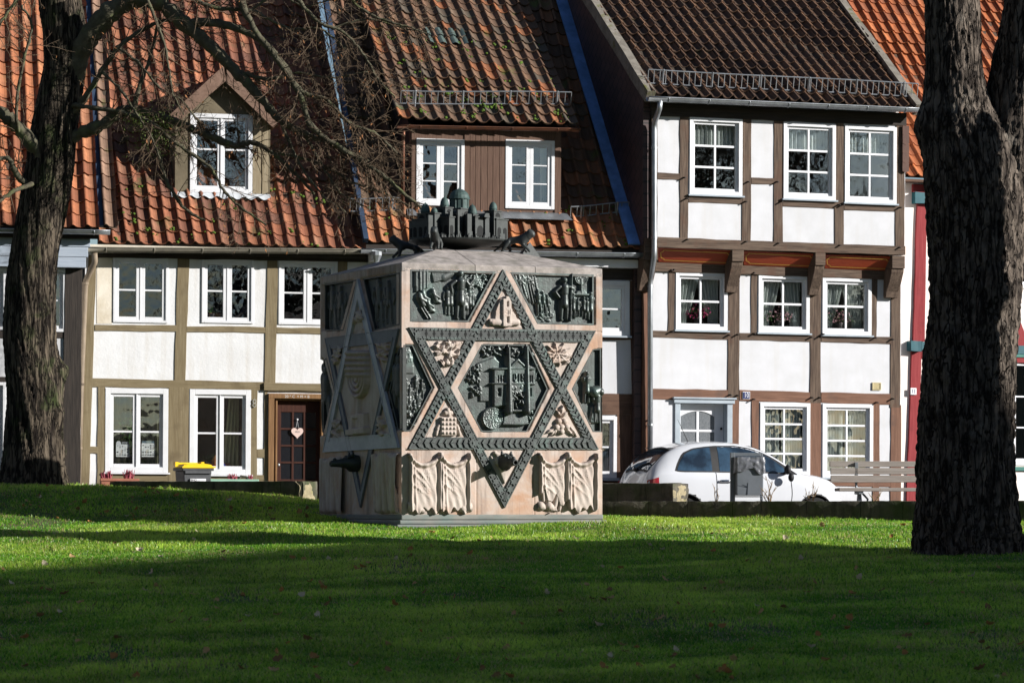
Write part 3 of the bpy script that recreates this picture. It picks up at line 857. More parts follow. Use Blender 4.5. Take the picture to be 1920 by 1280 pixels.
H2.roof_plane(f.uv(1150, 470)[1], -0.26, 53)
uA2 = H2.ruv(690, 472)[0] + 0.0; uB2 = H2.ruv(1204, 474)[0]
browns = [(0.15, 0.078, 0.048), (0.125, 0.066, 0.042), (0.175, 0.092, 0.056), (0.10, 0.058, 0.04), (0.24, 0.10, 0.05), (0.13, 0.085, 0.055)]
warm = [(0.36, 0.13, 0.055), (0.30, 0.115, 0.055), (0.40, 0.16, 0.07), (0.46, 0.17, 0.06), (0.24, 0.11, 0.055), (0.34, 0.17, 0.08)]
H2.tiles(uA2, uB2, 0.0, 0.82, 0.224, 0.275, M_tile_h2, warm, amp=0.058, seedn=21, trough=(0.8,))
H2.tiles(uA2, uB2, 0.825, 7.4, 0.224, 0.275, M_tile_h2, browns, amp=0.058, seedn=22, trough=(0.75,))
H2.gutter(uA2 - 0.12, uB2 + 0.06, f.uv(695, 471)[1], f.uv(1208, 479)[1] - 0.0, -0.36, r=0.07)
MB().box(uA2, uB2, -0.23, -0.19, H2.rp[0] - 0.16, H2.rp[0] + 0.06).build('eave_board', T_dark[1], H2.root)
# outlet funnel and pipe
fx, fz = f.uv(705, 472, 0.36)
mb = MB()
mb.lathe([(0.10, 0.0), (0.10, -0.06), (0.045, -0.17), (0.04, -0.5)], 10, (fx, -0.36, fz), 0)
mb.build('gutter_outlet', M_zinc, H2.root, smooth=False)
H2.strip_on_roof(uA2 - 0.06, uA2 + 0.02, 0.0, 7.4, 0.0, 0.10, M_flash, 'flashing', wav=0.003)
# plank dormer
hu, hq = H2.ruv(905, 404); yd = H2.rpt(hu, hq)[1]; w_d = -yd
wl = (780, 261, 870, 386); wrr = (947, 263, 1039, 392)
a0 = f.uv(770, 300, w_d)[0]; a1 = f.uv(1052, 300, w_d)[0]
zb = f.uv(905, 398, w_d)[1] - 0.1; ztop = f.uv(905, 238, w_d)[1]
hl = [f.rect(*wl, w_d), f.rect(*wrr, w_d)]
H2.wall(a0, a1, zb, ztop, hl, w_d, 0.12, M_plank, name='dormer')
D2 = bpy.data.objects['dormer.001'] if 'dormer.001' in bpy.data.objects else H2.root
H2.room(a0 + 0.12, a1 - 0.12, zb + 0.3, ztop, yd + 0.11, yd + 2.0)
# planks: separate boards between and beside the windows
xx = hl[0][1] + 0.004
while xx < hl[1][0] - 0.02:
    wdt = min(rnd.uniform(0.085, 0.115), hl[1][0] - xx - 0.002)
    MB().box(xx, xx + wdt - 0.006, yd - 0.016 - rnd.uniform(0, 0.004), yd + 0.02, zb + 0.1, ztop - 0.02).build('plank', M_plank, D2, bevel=0.003); xx += wdt
for p0_, p1_ in ((a1 - 0.11, a1 - 0.015), (a0 + 0.01, hl[0][0] - 0.005)): MB().box(p0_, p1_, yd - 0.018, yd + 0.02, zb + 0.1, ztop - 0.02).build('plank', M_plank, D2, bevel=0.003)
mb = MB(); yb = yd + (ztop - zb) / (math.tan(R(53)) - math.tan(R(38))) + 0.2
rise = (yb - yd) * math.tan(R(38))
for xa, xb in ((a0, a0 + 0.1), (a1 - 0.1, a1)):
    mb.add([(xa, yd + .12, zb), (xb, yd + .12, zb), (xb, yb, zb), (xa, yb, zb), (xa, yd + .12, ztop), (xb, yd + .12, ztop), (xb, yb, ztop + rise), (xa, yb, ztop + rise)],
           [(0, 3, 2, 1), (4, 5, 6, 7), (0, 1, 5, 4), (1, 2, 6, 5), (2, 3, 7, 6), (3, 0, 4, 7)])
mb.build('dormer_cheek', M_slate, D2)
kw = dict(nc=2, nr=3, fo=0.055, sa=0.06, bar=0.022, mull=0.0, y0=-0.03, deep=0.02)
W2c = H2.window(wl, w=w_d, **kw); W2d = H2.window(wrr, w=w_d, cur='edge', **kw)
s0 = f.uv(762, 395, w_d)[0]; s1 = f.uv(1062, 395, w_d)[0]; zt_ = f.uv(905, 395.5, w_d)[1]
MB().add([(s0, yd - 0.02, zt_), (s1, yd - 0.02, zt_), (s1 + 0.05, yd - 0.22, zt_ - 0.13), (s0 - 0.03, yd - 0.22, zt_ - 0.13)], [(0, 1, 2, 3)]).build('sill_flashing', M_zinc, D2)
rp2 = (f.uv(905, 236, w_d)[1] + 0.02, yd - 0.28, R(38))
e0 = H2.ruv(748, 234, rp2)[0]; e1 = H2.ruv(1083, 238, rp2)[0]
dcol = [(0.17, 0.095, 0.058), (0.14, 0.078, 0.05), (0.20, 0.115, 0.07), (0.14, 0.085, 0.055), (0.16, 0.11, 0.075), (0.10, 0.085, 0.065), (0.33, 0.12, 0.05)]
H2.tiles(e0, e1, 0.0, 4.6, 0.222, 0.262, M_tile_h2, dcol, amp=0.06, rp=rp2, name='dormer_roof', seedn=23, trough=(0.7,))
H2.gutter(e0 - 0.02, e1 + 0.03, f.uv(755, 236, w_d + 0.34)[1], f.uv(1086, 242, w_d + 0.34)[1], yd - 0.34, r=0.05, m=M_copper, name='dormer_gutter', hooks=4)
H2.guard((750, 199), (1069, 201), rp=rp2, hgt=0.2)
H2.guard((655, 400), (752, 398), hgt=0.2); H2.guard((1068, 410), (1176, 401), hgt=0.16)
pa = f.uv(754, 258, w_d); pb = f.uv(753, 396, w_d)
H2.pipe([(pa[0] + 0.0, yd - 0.1, pa[1] + 0.1), (pa[0], yd - 0.08, pa[1]), (pb[0], yd - 0.08, pb[1])], 0.03, M_copper, name='copper_downpipe')
# moss cushions on the tiles
M_moss = mat('moss', (0.085, 0.15, 0.015), (0.05, 0.085, 0.012), scale=30, rough=.95, bump=.8, bscale=90, bdist=.01)
def moss(H, rp, u0_, u1_, q0_, q1_, n, seed):
    R8 = random.Random(seed); mb = MB()
    for _ in range(n):
        u_, q_ = R8.uniform(u0_, u1_), q0_ + (q1_ - q0_) * R8.random() ** 1.6
        for k in range(R8.randint(1, 4)):
            p_ = H.rpt(u_ + R8.gauss(0, .03), q_ + R8.gauss(0, .03), .055, rp); mb.ball(p_, R8.uniform(.012, .032), 6, 4, sc=(1.1, .8, .8))
    tag(mb.build('moss', M_moss, H.root, smooth=True), kind='stuff')
moss(H2, rp2, e0 + .3, e1 - .1, 0.05, 2.6, 85, 5); moss(H2, H2.rp, uA2, uB2 - .2, .05, 1.1, 30, 6); moss(H1, H1.rp, uA + .2, uB - .2, .02, 1.6, 40, 7)
# odd grey-green tiles (a patch of glass tiles)
gq = H2.ruv(838, 88, rp2)
mb = MB()
for i in range(3):
    for j in range(2):
        A = np.zeros((9, 3, 3))
        for a in range(9):
            for b in range(3):
                A[a, b] = H2.rpt(gq[0] - 0.3 + i * 0.222 + a / 8 * 0.222, gq[1] + j * 0.262 + b / 2 * 0.262, 0.045 + 0.05 * (0.5 + 0.5 * math.cos(a / 8 * 2 * PI)) - 0.02 * b / 2, rp2)
        mb.grid(A)
mb.build('glass_tile', mat('green_glass_tile', (0.07, 0.10, 0.09), (0.10, 0.13, 0.115), scale=6, rough=0.3, spec=0.5, bump=0.1), H2.root, smooth=True)

# ------------------------------------------------------------------ far left house, orange roof, blue-grey fascia
H0 = House('timbered_house', 'orange roofed house with blue-grey fascia boards, half hidden by the mossy tree', 150, 880, 53.5, 11, 0.004)
f = H0.fr
u0 = f.uv(-160, 600)[0]; u1 = f.uv(152, 600)[0]
ve = f.uv(100, 440)[1]; vb = f.uv(100, 905)[1] - 0.5
ws = [(62, 504, 124, 622), (-70, 502, 12, 618), (-70, 716, 11, 900)]
H0.wall(u0, u1, vb, ve, [f.rect(*q) for q in ws], 0.0, 0.2, M_plaster)
H0.room(u0 + 0.1, u1 - 0.1, vb, ve, 0.2, 2.0)
for q in ws: H0.window(q, nc=2, nr=2, fo=0.05, sa=0.05, mull=0.02)
H0.post(500, 123, 154, 975, 112, 150, T_dark, out=0.03); H0.post(500, 36, 60, 975, 34, 58, T_dark, out=0.02); H0.rail(-160, 618, 632, 123, 622, 634, T_dark); H0.rail(-160, 705, 716, 123, 707, 718, T_dark)
for i, (ya, yb_) in enumerate(((441, 460), (460.5, 479), (479.5, 499))):
    a = f.rect(-160, ya, 169 - 4 * i, yb_, 0.16)
    MB().box(a[0], a[1], -0.16 - 0.01 * (2 - i), -0.03, a[2], a[3]).build('fascia_board', T_bluegrey[1], H0.root, bevel=0.005)
H0.roof_plane(f.uv(100, 430)[1], -0.28, 51)
ub = H0.ruv(186, 430)[0]
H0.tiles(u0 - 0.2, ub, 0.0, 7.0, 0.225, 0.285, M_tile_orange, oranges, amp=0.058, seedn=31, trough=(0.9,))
H0.gutter(u0, f.uv(206, 436, 0.34)[0], f.uv(0, 430, 0.34)[1], f.uv(206, 433, 0.34)[1], -0.36, r=0.065)
MB().box(u0, ub, -0.25, -0.21, H0.rp[0] - 0.16, H0.rp[0] + 0.05).build('eave_board', T_dark[1], H0.root)
H0.strip_on_roof(ub - 0.01, ub + 0.07, 0.05, 6.0, -0.02, 0.03, M_flash, 'flashing')
H0.tiles(ub + 0.07, ub + 0.29, 0.0, 7.0, 0.22, 0.285, M_tile_h2, [(0.26, 0.16, 0.11), (0.22, 0.13, 0.09)], amp=0.07, name='verge_tiles', seedn=33)

# ------------------------------------------------------------------ three storey house no. 10
H3 = House('timbered_house', 'tall jettied white house with red painted panels and door number 10', 1217, 760, 56.0, 20, 0.004)
f = H3.fr
JW = 0.34
u0 = f.uv(1217, 700)[0]; u1 = f.uv(1689, 700)[0]
uu0 = f.uv(1222, 350, JW)[0]; uu1 = f.uv(1697, 350, JW)[0]
vtop = f.uv(1450, 200, JW)[1]; vj = f.uv(1450, 467, JW)[1]; vb = f.uv(1450, 935)[1] - 0.75
wu = [(1292, 222, 1391, 366), (1468, 231, 1566, 374), (1583, 237, 1680, 381)]
wm = [(1266, 511, 1363, 619), (1421, 516, 1517, 624), (1541, 521, 1633, 628)]
wg = [(1424, 755, 1518, 890), (1541, 757, 1636, 895)]
door = (1264, 745, 1372, 990)
dr = f.rect(*door)
H3.wall(uu0, uu1, vj, vtop, [f.rect(*q, JW) for q in wu], JW, 0.2, M_plaster)
H3.wall(u0, u1, vb, vj, [f.rect(*q) for q in wm + wg] + [(dr[0], dr[1], vb, dr[3])], 0.0, 0.2, M_plaster, name='wall')
H3.room(uu0 + 0.1, uu1 - 0.1, vj + 0.05, vtop, -JW + 0.19, 2.0)
H3.room(u0 + 0.1, u1 - 0.1, vb, vj - 0.05, 0.19, 2.6)
kw = dict(nc=2, nr=3, case=False, fo=0.065, sa=0.045, bar=0.036, y0=-0.03, deep=0.045, sill=(0.035, 0.03, M_grey_paint))
W3 = [H3.window(q, w=JW, cur='top', **kw) for q in wu]
kw.update(nr=2); W3 += [H3.window(q, cur='tied', **kw) for q in wm]
kw.update(nr=4, bar=0.034); W3 += [H3.window(q, cur='full', **kw) for q in wg]
T = T_grey
for a in ((215, 1222, 1233, 446, 1222, 1233), (218, 1275, 1291, 448, 1275, 1290), (222, 1393, 1409, 455, 1391, 1408), (224, 1452, 1468, 457, 1451, 1468), (229, 1566, 1583, 460, 1565, 1582), (234, 1680, 1697, 464, 1679, 1696)):
    H3.post(*a, T, w=JW)
for a in ((1233, 324, 336, 1275, 325, 337), (1409, 333, 345, 1452, 334, 346), (1291, 366, 379, 1393, 370, 383), (1468, 374, 387, 1566, 378, 391), (1583, 381, 394, 1680, 384, 397)):
    H3.rail(*a, T, w=JW)
H3.rail(1221, 444, 463, 1698, 462, 478, T, w=JW, out=0.03, th=0.16, name='jetty_beam')
H3.rail(1221, 192, 217, 1700, 212, 236, T_dark, w=JW, out=0.03, th=0.12, name='top_plate')
# jetty: sloping painted panels, joist ends, brackets
for a in ((1235, 464, 491, 1376, 469, 497), (1395, 470, 497, 1531, 476, 503), (1547, 477, 503, 1674, 481, 508)):
    xa, ya0, ya1, xb, yb0, yb1 = a
    t0 = f.uv(xa, ya0, JW); t1 = f.uv(xb, yb0, JW); b0 = f.uv(xa, ya1, 0.06); b1 = f.uv(xb, yb1, 0.06)
    yt, yb_ = -JW + 0.05, -0.06
    vs = [(b0[0], yb_, b0[1]), (b1[0], yb_, b1[1]), (t1[0], yt, t1[1]), (t0[0], yt, t0[1])]
    bk = [(x, y + 0.04, z + 0.02) for x, y, z in vs]
    o = MB().add(vs + bk, [(0, 1, 2, 3), (7, 6, 5, 4), (0, 4, 5, 1), (1, 5, 6, 2), (2, 6, 7, 3), (3, 7, 4, 0)]).build('painted_panel', M_panel_red, H3.root)
    # yellow line with notched corners
    V = [Vector(v) for v in vs]
    nrm = (V[1] - V[0]).cross(V[3] - V[0]).normalized()
    if nrm.y > 0: nrm = -nrm
    L_ = (V[1] - V[0]).length; Hh = (V[3] - V[0]).length
    ex = (V[1] - V[0]) / L_; ey = (V[3] - V[0]) / Hh
    mx_, my_, c = 0.05, 0.05, 0.055
    pts = []
    for cx_, cy_, s0_, s1_, ang in ((mx_, my_, 1, 1, 0), (L_ - mx_, my_, -1, 1, 1), (L_ - mx_, Hh - my_, -1, -1, 2), (mx_, Hh - my_, 1, -1, 3)):
        arc = [(cx_ + s0_ * c * math.cos(t), cy_ + s1_ * c * math.sin(t)) for t in (R(90), R(60), R(30), R(0))]
        if ang in (1, 3): arc = arc[::-1]
        pts += arc
    pts.append(pts[0])
    ln = MB()
    for i in range(len(pts) - 1):
        p, q_ = Vector(pts[i]), Vector(pts[i + 1]); d = (q_ - p).normalized(); n_ = Vector((-d.y, d.x)) * 0.008
        cs = [p - n_, q_ - n_, q_ + n_, p + n_]
        ln.add([V[0] + ex * k.x + ey * k.y + nrm * 0.004 for k in cs], [(0, 1, 2, 3)])
    ln.build('painted_line', M_yellow_line, o)
for (xt0, xt1, yt0, yt1, xb0, xb1, ybm, yle) in ((1209, 1234, 446, 487, 1206, 1226, 545, 0), (1373, 1395, 464, 490, 1367, 1386, 548, 0), (1529, 1548, 473, 497, 1521, 1541, 553, 0), (1673, 1697, 479, 503, 1668, 1690, 558, 0)):
    ua, ub_ = f.uv(xt0, yt0, JW + .02)[0], f.uv(xt1, yt0, JW + .02)[0]
    z1, z0 = f.uv(xt0, yt0, JW)[1], f.uv(xt0, yt1, JW)[1]
    MB().box(ua, ub_, -JW - 0.02, 0.0, z0, z1 - 0.002).build('joist_end', T_grey[1], H3.root, bevel=0.006)
    zb = f.uv(xb0, ybm, 0.1)[1]
    prof = [(-JW + 0.01, z0 - 0.002), (-JW + 0.02, z0 - 0.06), (-JW + 0.10, z0 - 0.22), (-0.13, zb + 0.10), (-0.10, zb), (-0.02, zb), (-0.02, z0 - 0.002)]
    um, uw = (ua + ub_) / 2, (ub_ - ua) / 2
    n = len(prof)
    vs = [(um - uw + 0.004, y, z) for y, z in prof] + [(um + uw - 0.004, y, z) for y, z in prof]
    fs = [tuple(range(n)), tuple(range(2 * n - 1, n - 1, -1))] + [((i + 1) % n, i, n + i, n + (i + 1) % n) for i in range(n)]
    MB().add(vs, fs).build('bracket', T_grey[0], H3.root, bevel=0.006)
H3.rail(1225, 491, 508, 1690, 509, 525, T, out=0.05, name='lower_plate')
# middle storey
for a in ((506, 1254, 1265, 622, 1253, 1264), (508, 1366, 1387, 757, 1365, 1386), (511, 1409, 1420, 627, 1408, 1419), (515, 1519, 1540, 760, 1519, 1539), (521, 1634, 1645, 634, 1633, 1644), (522, 1671, 1689, 764, 1669, 1688)):
    H3.post(*a, T)
for a in ((1217, 619, 632, 1366, 624, 637), (1387, 624, 637, 1519, 628, 641), (1540, 628, 641, 1671, 632, 645)):
    H3.rail(*a, T)
for a in ((1219, 728, 748, 1366, 731, 751), (1387, 731, 751, 1520, 735, 755), (1540, 735, 755, 1671, 738, 759)):
    H3.rail(*a, T_red, name='storey_beam')
# ground storey
H3.post(545, 1206, 1217, 975, 1204, 1216, T_red, out=0.03, name='corner_post')
for a in ((750, 1373, 1386, 980, 1372, 1385), (752, 1410, 1423, 980, 1409, 1422), (755, 1519, 1540, 980, 1518, 1539), (758, 1637, 1650, 980, 1636, 1649), (759, 1671, 1690, 980, 1669, 1689)):
    H3.post(*a, T_red)
H3.rail(1423, 891, 905, 1519, 894, 908, T_red); H3.rail(1540, 896, 910, 1671, 899, 913, T_red)
for x, y, w in ((1286, 449, JW), (1396, 453, JW), (1457, 456, JW), (1572, 460, JW), (1684, 464, JW), (1281, 333, JW), (1401, 341, JW), (1455, 341, JW), (1286, 372, JW), (1396, 378, JW), (1463, 378, JW), (1571, 384, JW), (1578, 384, JW), (1686, 389, JW),
                (1256, 506, 0), (1411, 511, 0), (1258, 621, 0), (1365, 628, 0), (1381, 627, 0), (1412, 625, 0), (1519, 632, 0), (1536, 630, 0), (1541, 626, 0), (1639, 633, 0), (1671, 636, 0), (1367, 740, 0), (1381, 741, 0), (1411, 748, 0), (1520, 745, 0), (1535, 745, 0), (1642, 754, 0), (1672, 747, 0), (1212, 788, 0), (1261, 505, 0)):
    H3.peg(x, y, w + 0.014)
# door with grey surround
du0, du1, dv0, dv1 = dr
mb = MB(); jw = 0.10
mb.box(du0, du0 + jw, -0.03, 0.2, vb, dv1 - 0.1); mb.box(du1 - jw, du1, -0.03, 0.2, vb, dv1 - 0.1); mb.box(du0 - 0.03, du1 + 0.03, -0.06, 0.2, dv1 - 0.1, dv1 - 0.03); mb.box(du0 - 0.05, du1 + 0.05, -0.09, 0.1, dv1 - 0.03, dv1)
DF = mb.build('door_frame', M_grey_paint, H3.root, bevel=0.008)
x0, x1, zt = du0 + jw, du1 - jw, dv1 - 0.1
g0, g1 = x0 + 0.07, x1 - 0.16; gz1 = f.uv(1310, 770)[1]; gz0 = gz1 - 0.62; gm = (g0 + g1) / 2
mb = MB()
mb.box(x0, g0, 0.13, 0.17, vb, zt); mb.box(g1, x1, 0.13, 0.17, vb, zt); mb.box(g0, g1, 0.13, 0.17, vb, gz0)
arch = [(g0 + (g1 - g0) * i / 10, gz1 - 0.09 * (2 * i / 10 - 1) ** 2) for i in range(11)]
mb.prism([(g0, zt)] + arch + [(g1, zt)], 0.13, 0.17)
mb.box(gm - 0.022, gm + 0.022, 0.132, 0.168, gz0, gz1 - 0.005); mb.box(g0, gm - 0.022, 0.132, 0.168, gz0 + 0.27, gz0 + 0.31); mb.box(gm + 0.022, g1, 0.132, 0.168, gz0 + 0.27, gz0 + 0.31)
DO = mb.build('door', M_white, H3.root, bevel=0.005)
MB().box(g0, g1, 0.145, 0.150, gz0, gz1).build('pane', M_glass_frost, DO)
MB().ball((x1 - 0.05, 0.10, gz0 + 0.33), 0.022).build('lock', M_iron, DO, smooth=True)
# number plate 10
a = f.rect(1392, 734, 1406, 748, 0.02)
mb = MB(); mb.box(a[0], a[1], -0.032, -0.016, a[2], a[3])
NP = mb.build('house_number', M_white, H3.root, bevel=0.012)
MB().box(a[0] + 0.010, a[1] - 0.010, -0.0345, -0.030, a[2] + 0.010, a[3] - 0.010).build('plate_field', M_blue_enamel, NP)
text_part('10', 0.115, M_white, NP, (a[0] + a[1]) / 2, -0.036, (a[2] + a[3]) / 2, extrude=0.0012, sx=0.8)
a = f.rect(1635, 717, 1651, 731, 0.0)
mb = MB(); M_vent = mat('vent_plastic', (0.55, 0.47, 0.27), (0.47, 0.40, 0.23), scale=9, rough=0.5, bump=0)
ring(mb, a[0], a[1], a[2], a[3], 0.012, -0.025, 0.01)
for i in range(5):
    z = a[2] + 0.02 + i * (a[3] - a[2] - 0.035) / 5
    mb.add([(a[0] + .01, -0.02, z), (a[1] - .01, -0.02, z), (a[1] - .01, -0.006, z + 0.02), (a[0] + .01, -0.006, z + 0.02)], [(0, 1, 2, 3)])
mb.build('vent_grille', M_vent, H3.root)
# roof
H3.roof_plane(f.uv(1450, 191, JW + 0.3)[1], -JW - 0.30, 36)
uA = H3.ruv(1214, 178)[0]; uB = H3.ruv(1722, 200)[0]
darks = [(0.19, 0.105, 0.065), (0.155, 0.088, 0.058), (0.225, 0.125, 0.075), (0.125, 0.075, 0.052), (0.26, 0.14, 0.08)]
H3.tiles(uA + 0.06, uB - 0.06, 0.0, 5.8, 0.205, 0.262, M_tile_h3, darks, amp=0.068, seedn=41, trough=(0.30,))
H3.strip_on_roof(uA - 0.03, uA + 0.12, 0.0, 5.8, -0.12, 0.085, M_mortar, 'verge_coping', wav=0.008)
H3.strip_on_roof(uB - 0.10, uB + 0.03, 0.0, 5.8, -0.12, 0.085, M_mortar, 'verge_coping', wav=0.008)
gz = f.uv(1214, 182, JW + .4)[1], f.uv(1727, 204, JW + .4)[1]
H3.gutter(uA - 0.04, uB + 0.03, gz[0], gz[1], -JW - 0.38, r=0.07, hooks=7)
H3.guard((1213, 161), (1718, 187), hgt=0.22)
sof = H3.rp
MB().add([(uA, -JW - 0.33, sof[0] - 0.06), (uB, -JW - 0.33, sof[0] - 0.06), (uB, -JW, sof[0] + 0.05), (uA, -JW, sof[0] + 0.05)], [(0, 1, 2, 3)]).build('soffit', T_dark[1], H3.root)
# slate-hung gable wall on the left
def shingle_mat():
    m, nt = new_mat('slate_hanging'); N = nt.nodes; L = nt.links
    out = N.new('ShaderNodeOutputMaterial'); b = N.new('ShaderNodeBsdfPrincipled'); b.inputs['Roughness'].default_value = 0.65
    tc = N.new('ShaderNodeTexCoord'); sp = N.new('ShaderNodeSeparateXYZ'); cb = N.new('ShaderNodeCombineXYZ')
    L.new(tc.outputs['Object'], sp.inputs[0]); L.new(sp.outputs['Y'], cb.inputs['X']); L.new(sp.outputs['Z'], cb.inputs['Y'])
    mp = N.new('ShaderNodeMapping'); mp.inputs['Rotation'].default_value = (0, 0, R(38)); L.new(cb.outputs[0], mp.inputs[0])
    br = N.new('ShaderNodeTexBrick'); br.inputs['Scale'].default_value = 1.0; br.inputs['Brick Width'].default_value = 0.24; br.inputs['Row Height'].default_value = 0.16
    br.inputs['Mortar Size'].default_value = 0.008; br.inputs['Color1'].default_value = (0.060, 0.032, 0.030, 1); br.inputs['Color2'].default_value = (0.040, 0.022, 0.021, 1); br.inputs['Mortar'].default_value = (0.008, 0.006, 0.006, 1)
    L.new(mp.outputs[0], br.inputs['Vector']); L.new(br.outputs['Color'], b.inputs['Base Color'])
    bp = N.new('ShaderNodeBump'); bp.inputs['Strength'].default_value = 0.6; bp.inputs['Distance'].default_value = 0.01; bp.invert = True
    L.new(br.outputs['Fac'], bp.inputs['Height']); L.new(bp.outputs[0], b.inputs['Normal']); L.new(b.outputs[0], out.inputs[0])
    return m
t36 = math.tan(R(36)); ye3 = -JW - 0.30
def zr(y): return sof[0] + (y - ye3) * t36 - 0.09
gx = uA + 0.05
vs = []
for x in (gx, gx + 0.12):
    vs += [(x, -JW + 0.02, vj), (x, -JW + 0.02, zr(-JW)), (x, 5.0, zr(5.0)), (x, 5.0, vb), (x, 0.02, vb), (x, 0.02, vj)]
MB().add(vs, [(0, 1, 2, 3, 4, 5), (11, 10, 9, 8, 7, 6), (0, 6, 7, 1), (0, 5, 11, 6), (5, 4, 10, 11)]).build('gable_wall', shingle_mat(), H3.root)
# flashing with sky reflection painted in blue, where the neighbour's roof meets the gable wall
def meet(q):
    a_ = H3.fr.Mi @ H2.fr.M @ Vector(H2.rpt(0.0, q)); b_ = H3.fr.Mi @ H2.fr.M @ Vector(H2.rpt(1.0, q))
    return (gx - a_.x) / (b_.x - a_.x)
m0, m5 = meet(0.0), meet(5.0)
H2.strip_on_roof(m0 - 0.19, m0 + 0.02, 0.02, 7.4, 0.10, 0.13, M_flash_sky, 'flashing', wav=0.004, skew=(m5 - m0) / 5.0)
gx2 = uu1 - 0.02
vs = []
for x in (gx2 - 0.12, gx2):
    vs += [(x, -JW + 0.21, vj), (x, -JW + 0.21, zr(-JW + .2)), (x, 5.0, zr(5.0)), (x, 5.0, vb), (x, 0.21, vb), (x, 0.21, vj)]
MB().add(vs, [(0, 1, 2, 3, 4, 5), (11, 10, 9, 8, 7, 6), (0, 6, 7, 1), (0, 5, 11, 6), (5, 4, 10, 11)]).build('gable_wall', M_plaster_pink, H3.root)
# column of hung tiles at the right corner
mb = MB(); a = f.rect(1692, 236, 1704, 322, JW + 0.05)
nt_ = 5
for i in range(nt_):
    z1 = a[3] - (a[3] - a[2]) * i / nt_; z0 = a[3] - (a[3] - a[2]) * (i + 1) / nt_ - 0.02
    mb.prism([(a[0], z1), (a[0], z0 + 0.03), ((a[0] + a[1]) / 2, z0), (a[1], z0 + 0.03), (a[1], z1)], -JW - 0.06 - 0.004 * (i % 2), -JW - 0.035)
mb.build('hung_tile', mat('hung_tile_clay', (0.10, 0.05, 0.035), (0.07, 0.036, 0.028), scale=6, rough=0.7, bump=0.1), H3.root)
# downpipe with swan neck
q0 = f.uv(1238, 187, JW + .38); q1 = f.uv(1236, 204, JW + .36); q2 = f.uv(1227, 232, JW + .1); q3 = f.uv(1227, 480, JW + .1); q4 = f.uv(1220, 525, 0.16); q5 = f.uv(1220, 985, 0.12)
H3.pipe([(q0[0], -JW - .38, q0[1]), (q1[0], -JW - .37, q1[1]), (q2[0], -JW - .09, q2[1]), (q3[0], -JW - .09, q3[1]), (q4[0], -0.14, q4[1]), (q5[0], -0.10, q5[1])], 0.045, M_zinc, clamps=(q2[1] - .4, q3[1] + .3, q4[1] - .1, q4[1] - 2.4))

# ------------------------------------------------------------------ red house at the right edge
H4 = House('timbered_house', 'red timbered house with teal beam ends, mostly hidden behind the forked tree', 0, 0, 0, 23, 0.004, O=H3.fr.M @ Vector((uu1 + 0.01, 0.05, 0)))
f = H4.fr
u0 = 0.0; u1 = f.uv(2050, 700)[0]
ve = f.uv(1735, 345)[1]; vb = f.uv(1750, 940)[1] - 0.8
w4 = [(1836, 672, 1965, 872), (1840, 400, 1960, 540)]
H4.wall(u0, u1, vb, ve, [f.rect(*q) for q in w4], 0.0, 0.2, M_plaster_pink)
H4.room(u0 + 0.1, u1 - 0.1, vb, ve, 0.2, 2.2)
for q in w4: H4.window(q, nc=2, nr=3, fo=0.07, sa=0.05, fm=M_white)
a = f.rect(1828, 662, 1974, 882, 0.03)
mb = MB(); ring(mb, a[0], a[1], a[2], a[3], 0.07, -0.05, 0.0); mb.build('window_surround', M_green_paint, H4.root, bevel=0.005)
T = T_paintred
H4.post(382, 1720, 1738, 640, 1712, 1734, T, out=0.04); H4.post(658, 1710, 1728, 985, 1698, 1722, T, out=0.04)
H4.rail(1712, 345, 360, 2050, 362, 377, T, out=0.05); H4.rail(1728, 658, 672, 2050, 672, 686, T, out=0.03)
H4.timber([(1880, 560), (1897, 560), (1940, 668), (1915, 668)], T, out=0.03, ax='v', name='timber_brace')
H4.rail(1716, 360, 381, 1760, 362, 383, M_teal, out=0.12, th=0.15, name='beam_end'); H4.rail(1708, 638, 658, 1728, 639, 659, M_teal, out=0.14, th=0.16, name='beam_end')
H4.rail(1728, 640, 656, 2050, 654, 670, M_teal, out=0.06, name='storey_beam')
a = f.rect(1706.5, 727, 1718, 740, 0.06)
NP = MB().box(a[0], a[1], -0.075, -0.055, a[2], a[3]).build('house_number', M_white, H4.root, bevel=0.01)
text_part('11', 0.105, M_blue_enamel, NP, (a[0] + a[1]) / 2, -0.077, (a[2] + a[3]) / 2, extrude=0.001, sx=0.8)
H4.roof_plane(f.uv(1740, 336, 0.3)[1], -0.32, 50)
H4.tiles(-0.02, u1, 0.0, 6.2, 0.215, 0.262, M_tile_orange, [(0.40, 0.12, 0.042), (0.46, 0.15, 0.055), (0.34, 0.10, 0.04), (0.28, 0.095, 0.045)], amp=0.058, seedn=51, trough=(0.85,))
MB().box(0.0, u1, -0.30, 0.0, H4.rp[0] - 0.05, H4.rp[0] - 0.01).build('soffit', T_brown[1], H4.root)
# ------------------------------------------------------------------ memorial cube
M_marble = mat('pink_marble', (0.43, 0.36, 0.315), (0.34, 0.27, 0.225), scale=3.2, detail=9, lo=0.38, hi=0.72, rough=0.62, spec=0.35, bump=0.18, bscale=60, bdist=0.003, c3=(0.36, 0.195, 0.11), s3=1.9, lo3=0.44, hi3=0.70, amt3=0.9, warp=0.6, streak=((0.13, 0.10, 0.085), 0.85, 1.9))
M_marble_pale = mat('carved_marble', (0.43, 0.37, 0.325), (0.36, 0.295, 0.255), scale=5, detail=8, rough=0.7, spec=0.3, bump=0.2, bscale=70, bdist=0.003, c3=(0.36, 0.20, 0.12), s3=2.5, lo3=0.56, hi3=0.8, amt3=0.5, streak=((0.20, 0.165, 0.14), 0.5, 2.0))
M_marble_grey = mat('grey_marble', (0.42, 0.43, 0.46), (0.32, 0.33, 0.36), scale=5, detail=8, rough=0.6, bump=0.15, bscale=50, c3=(0.2, 0.19, 0.18), s3=3, amt3=0.6)
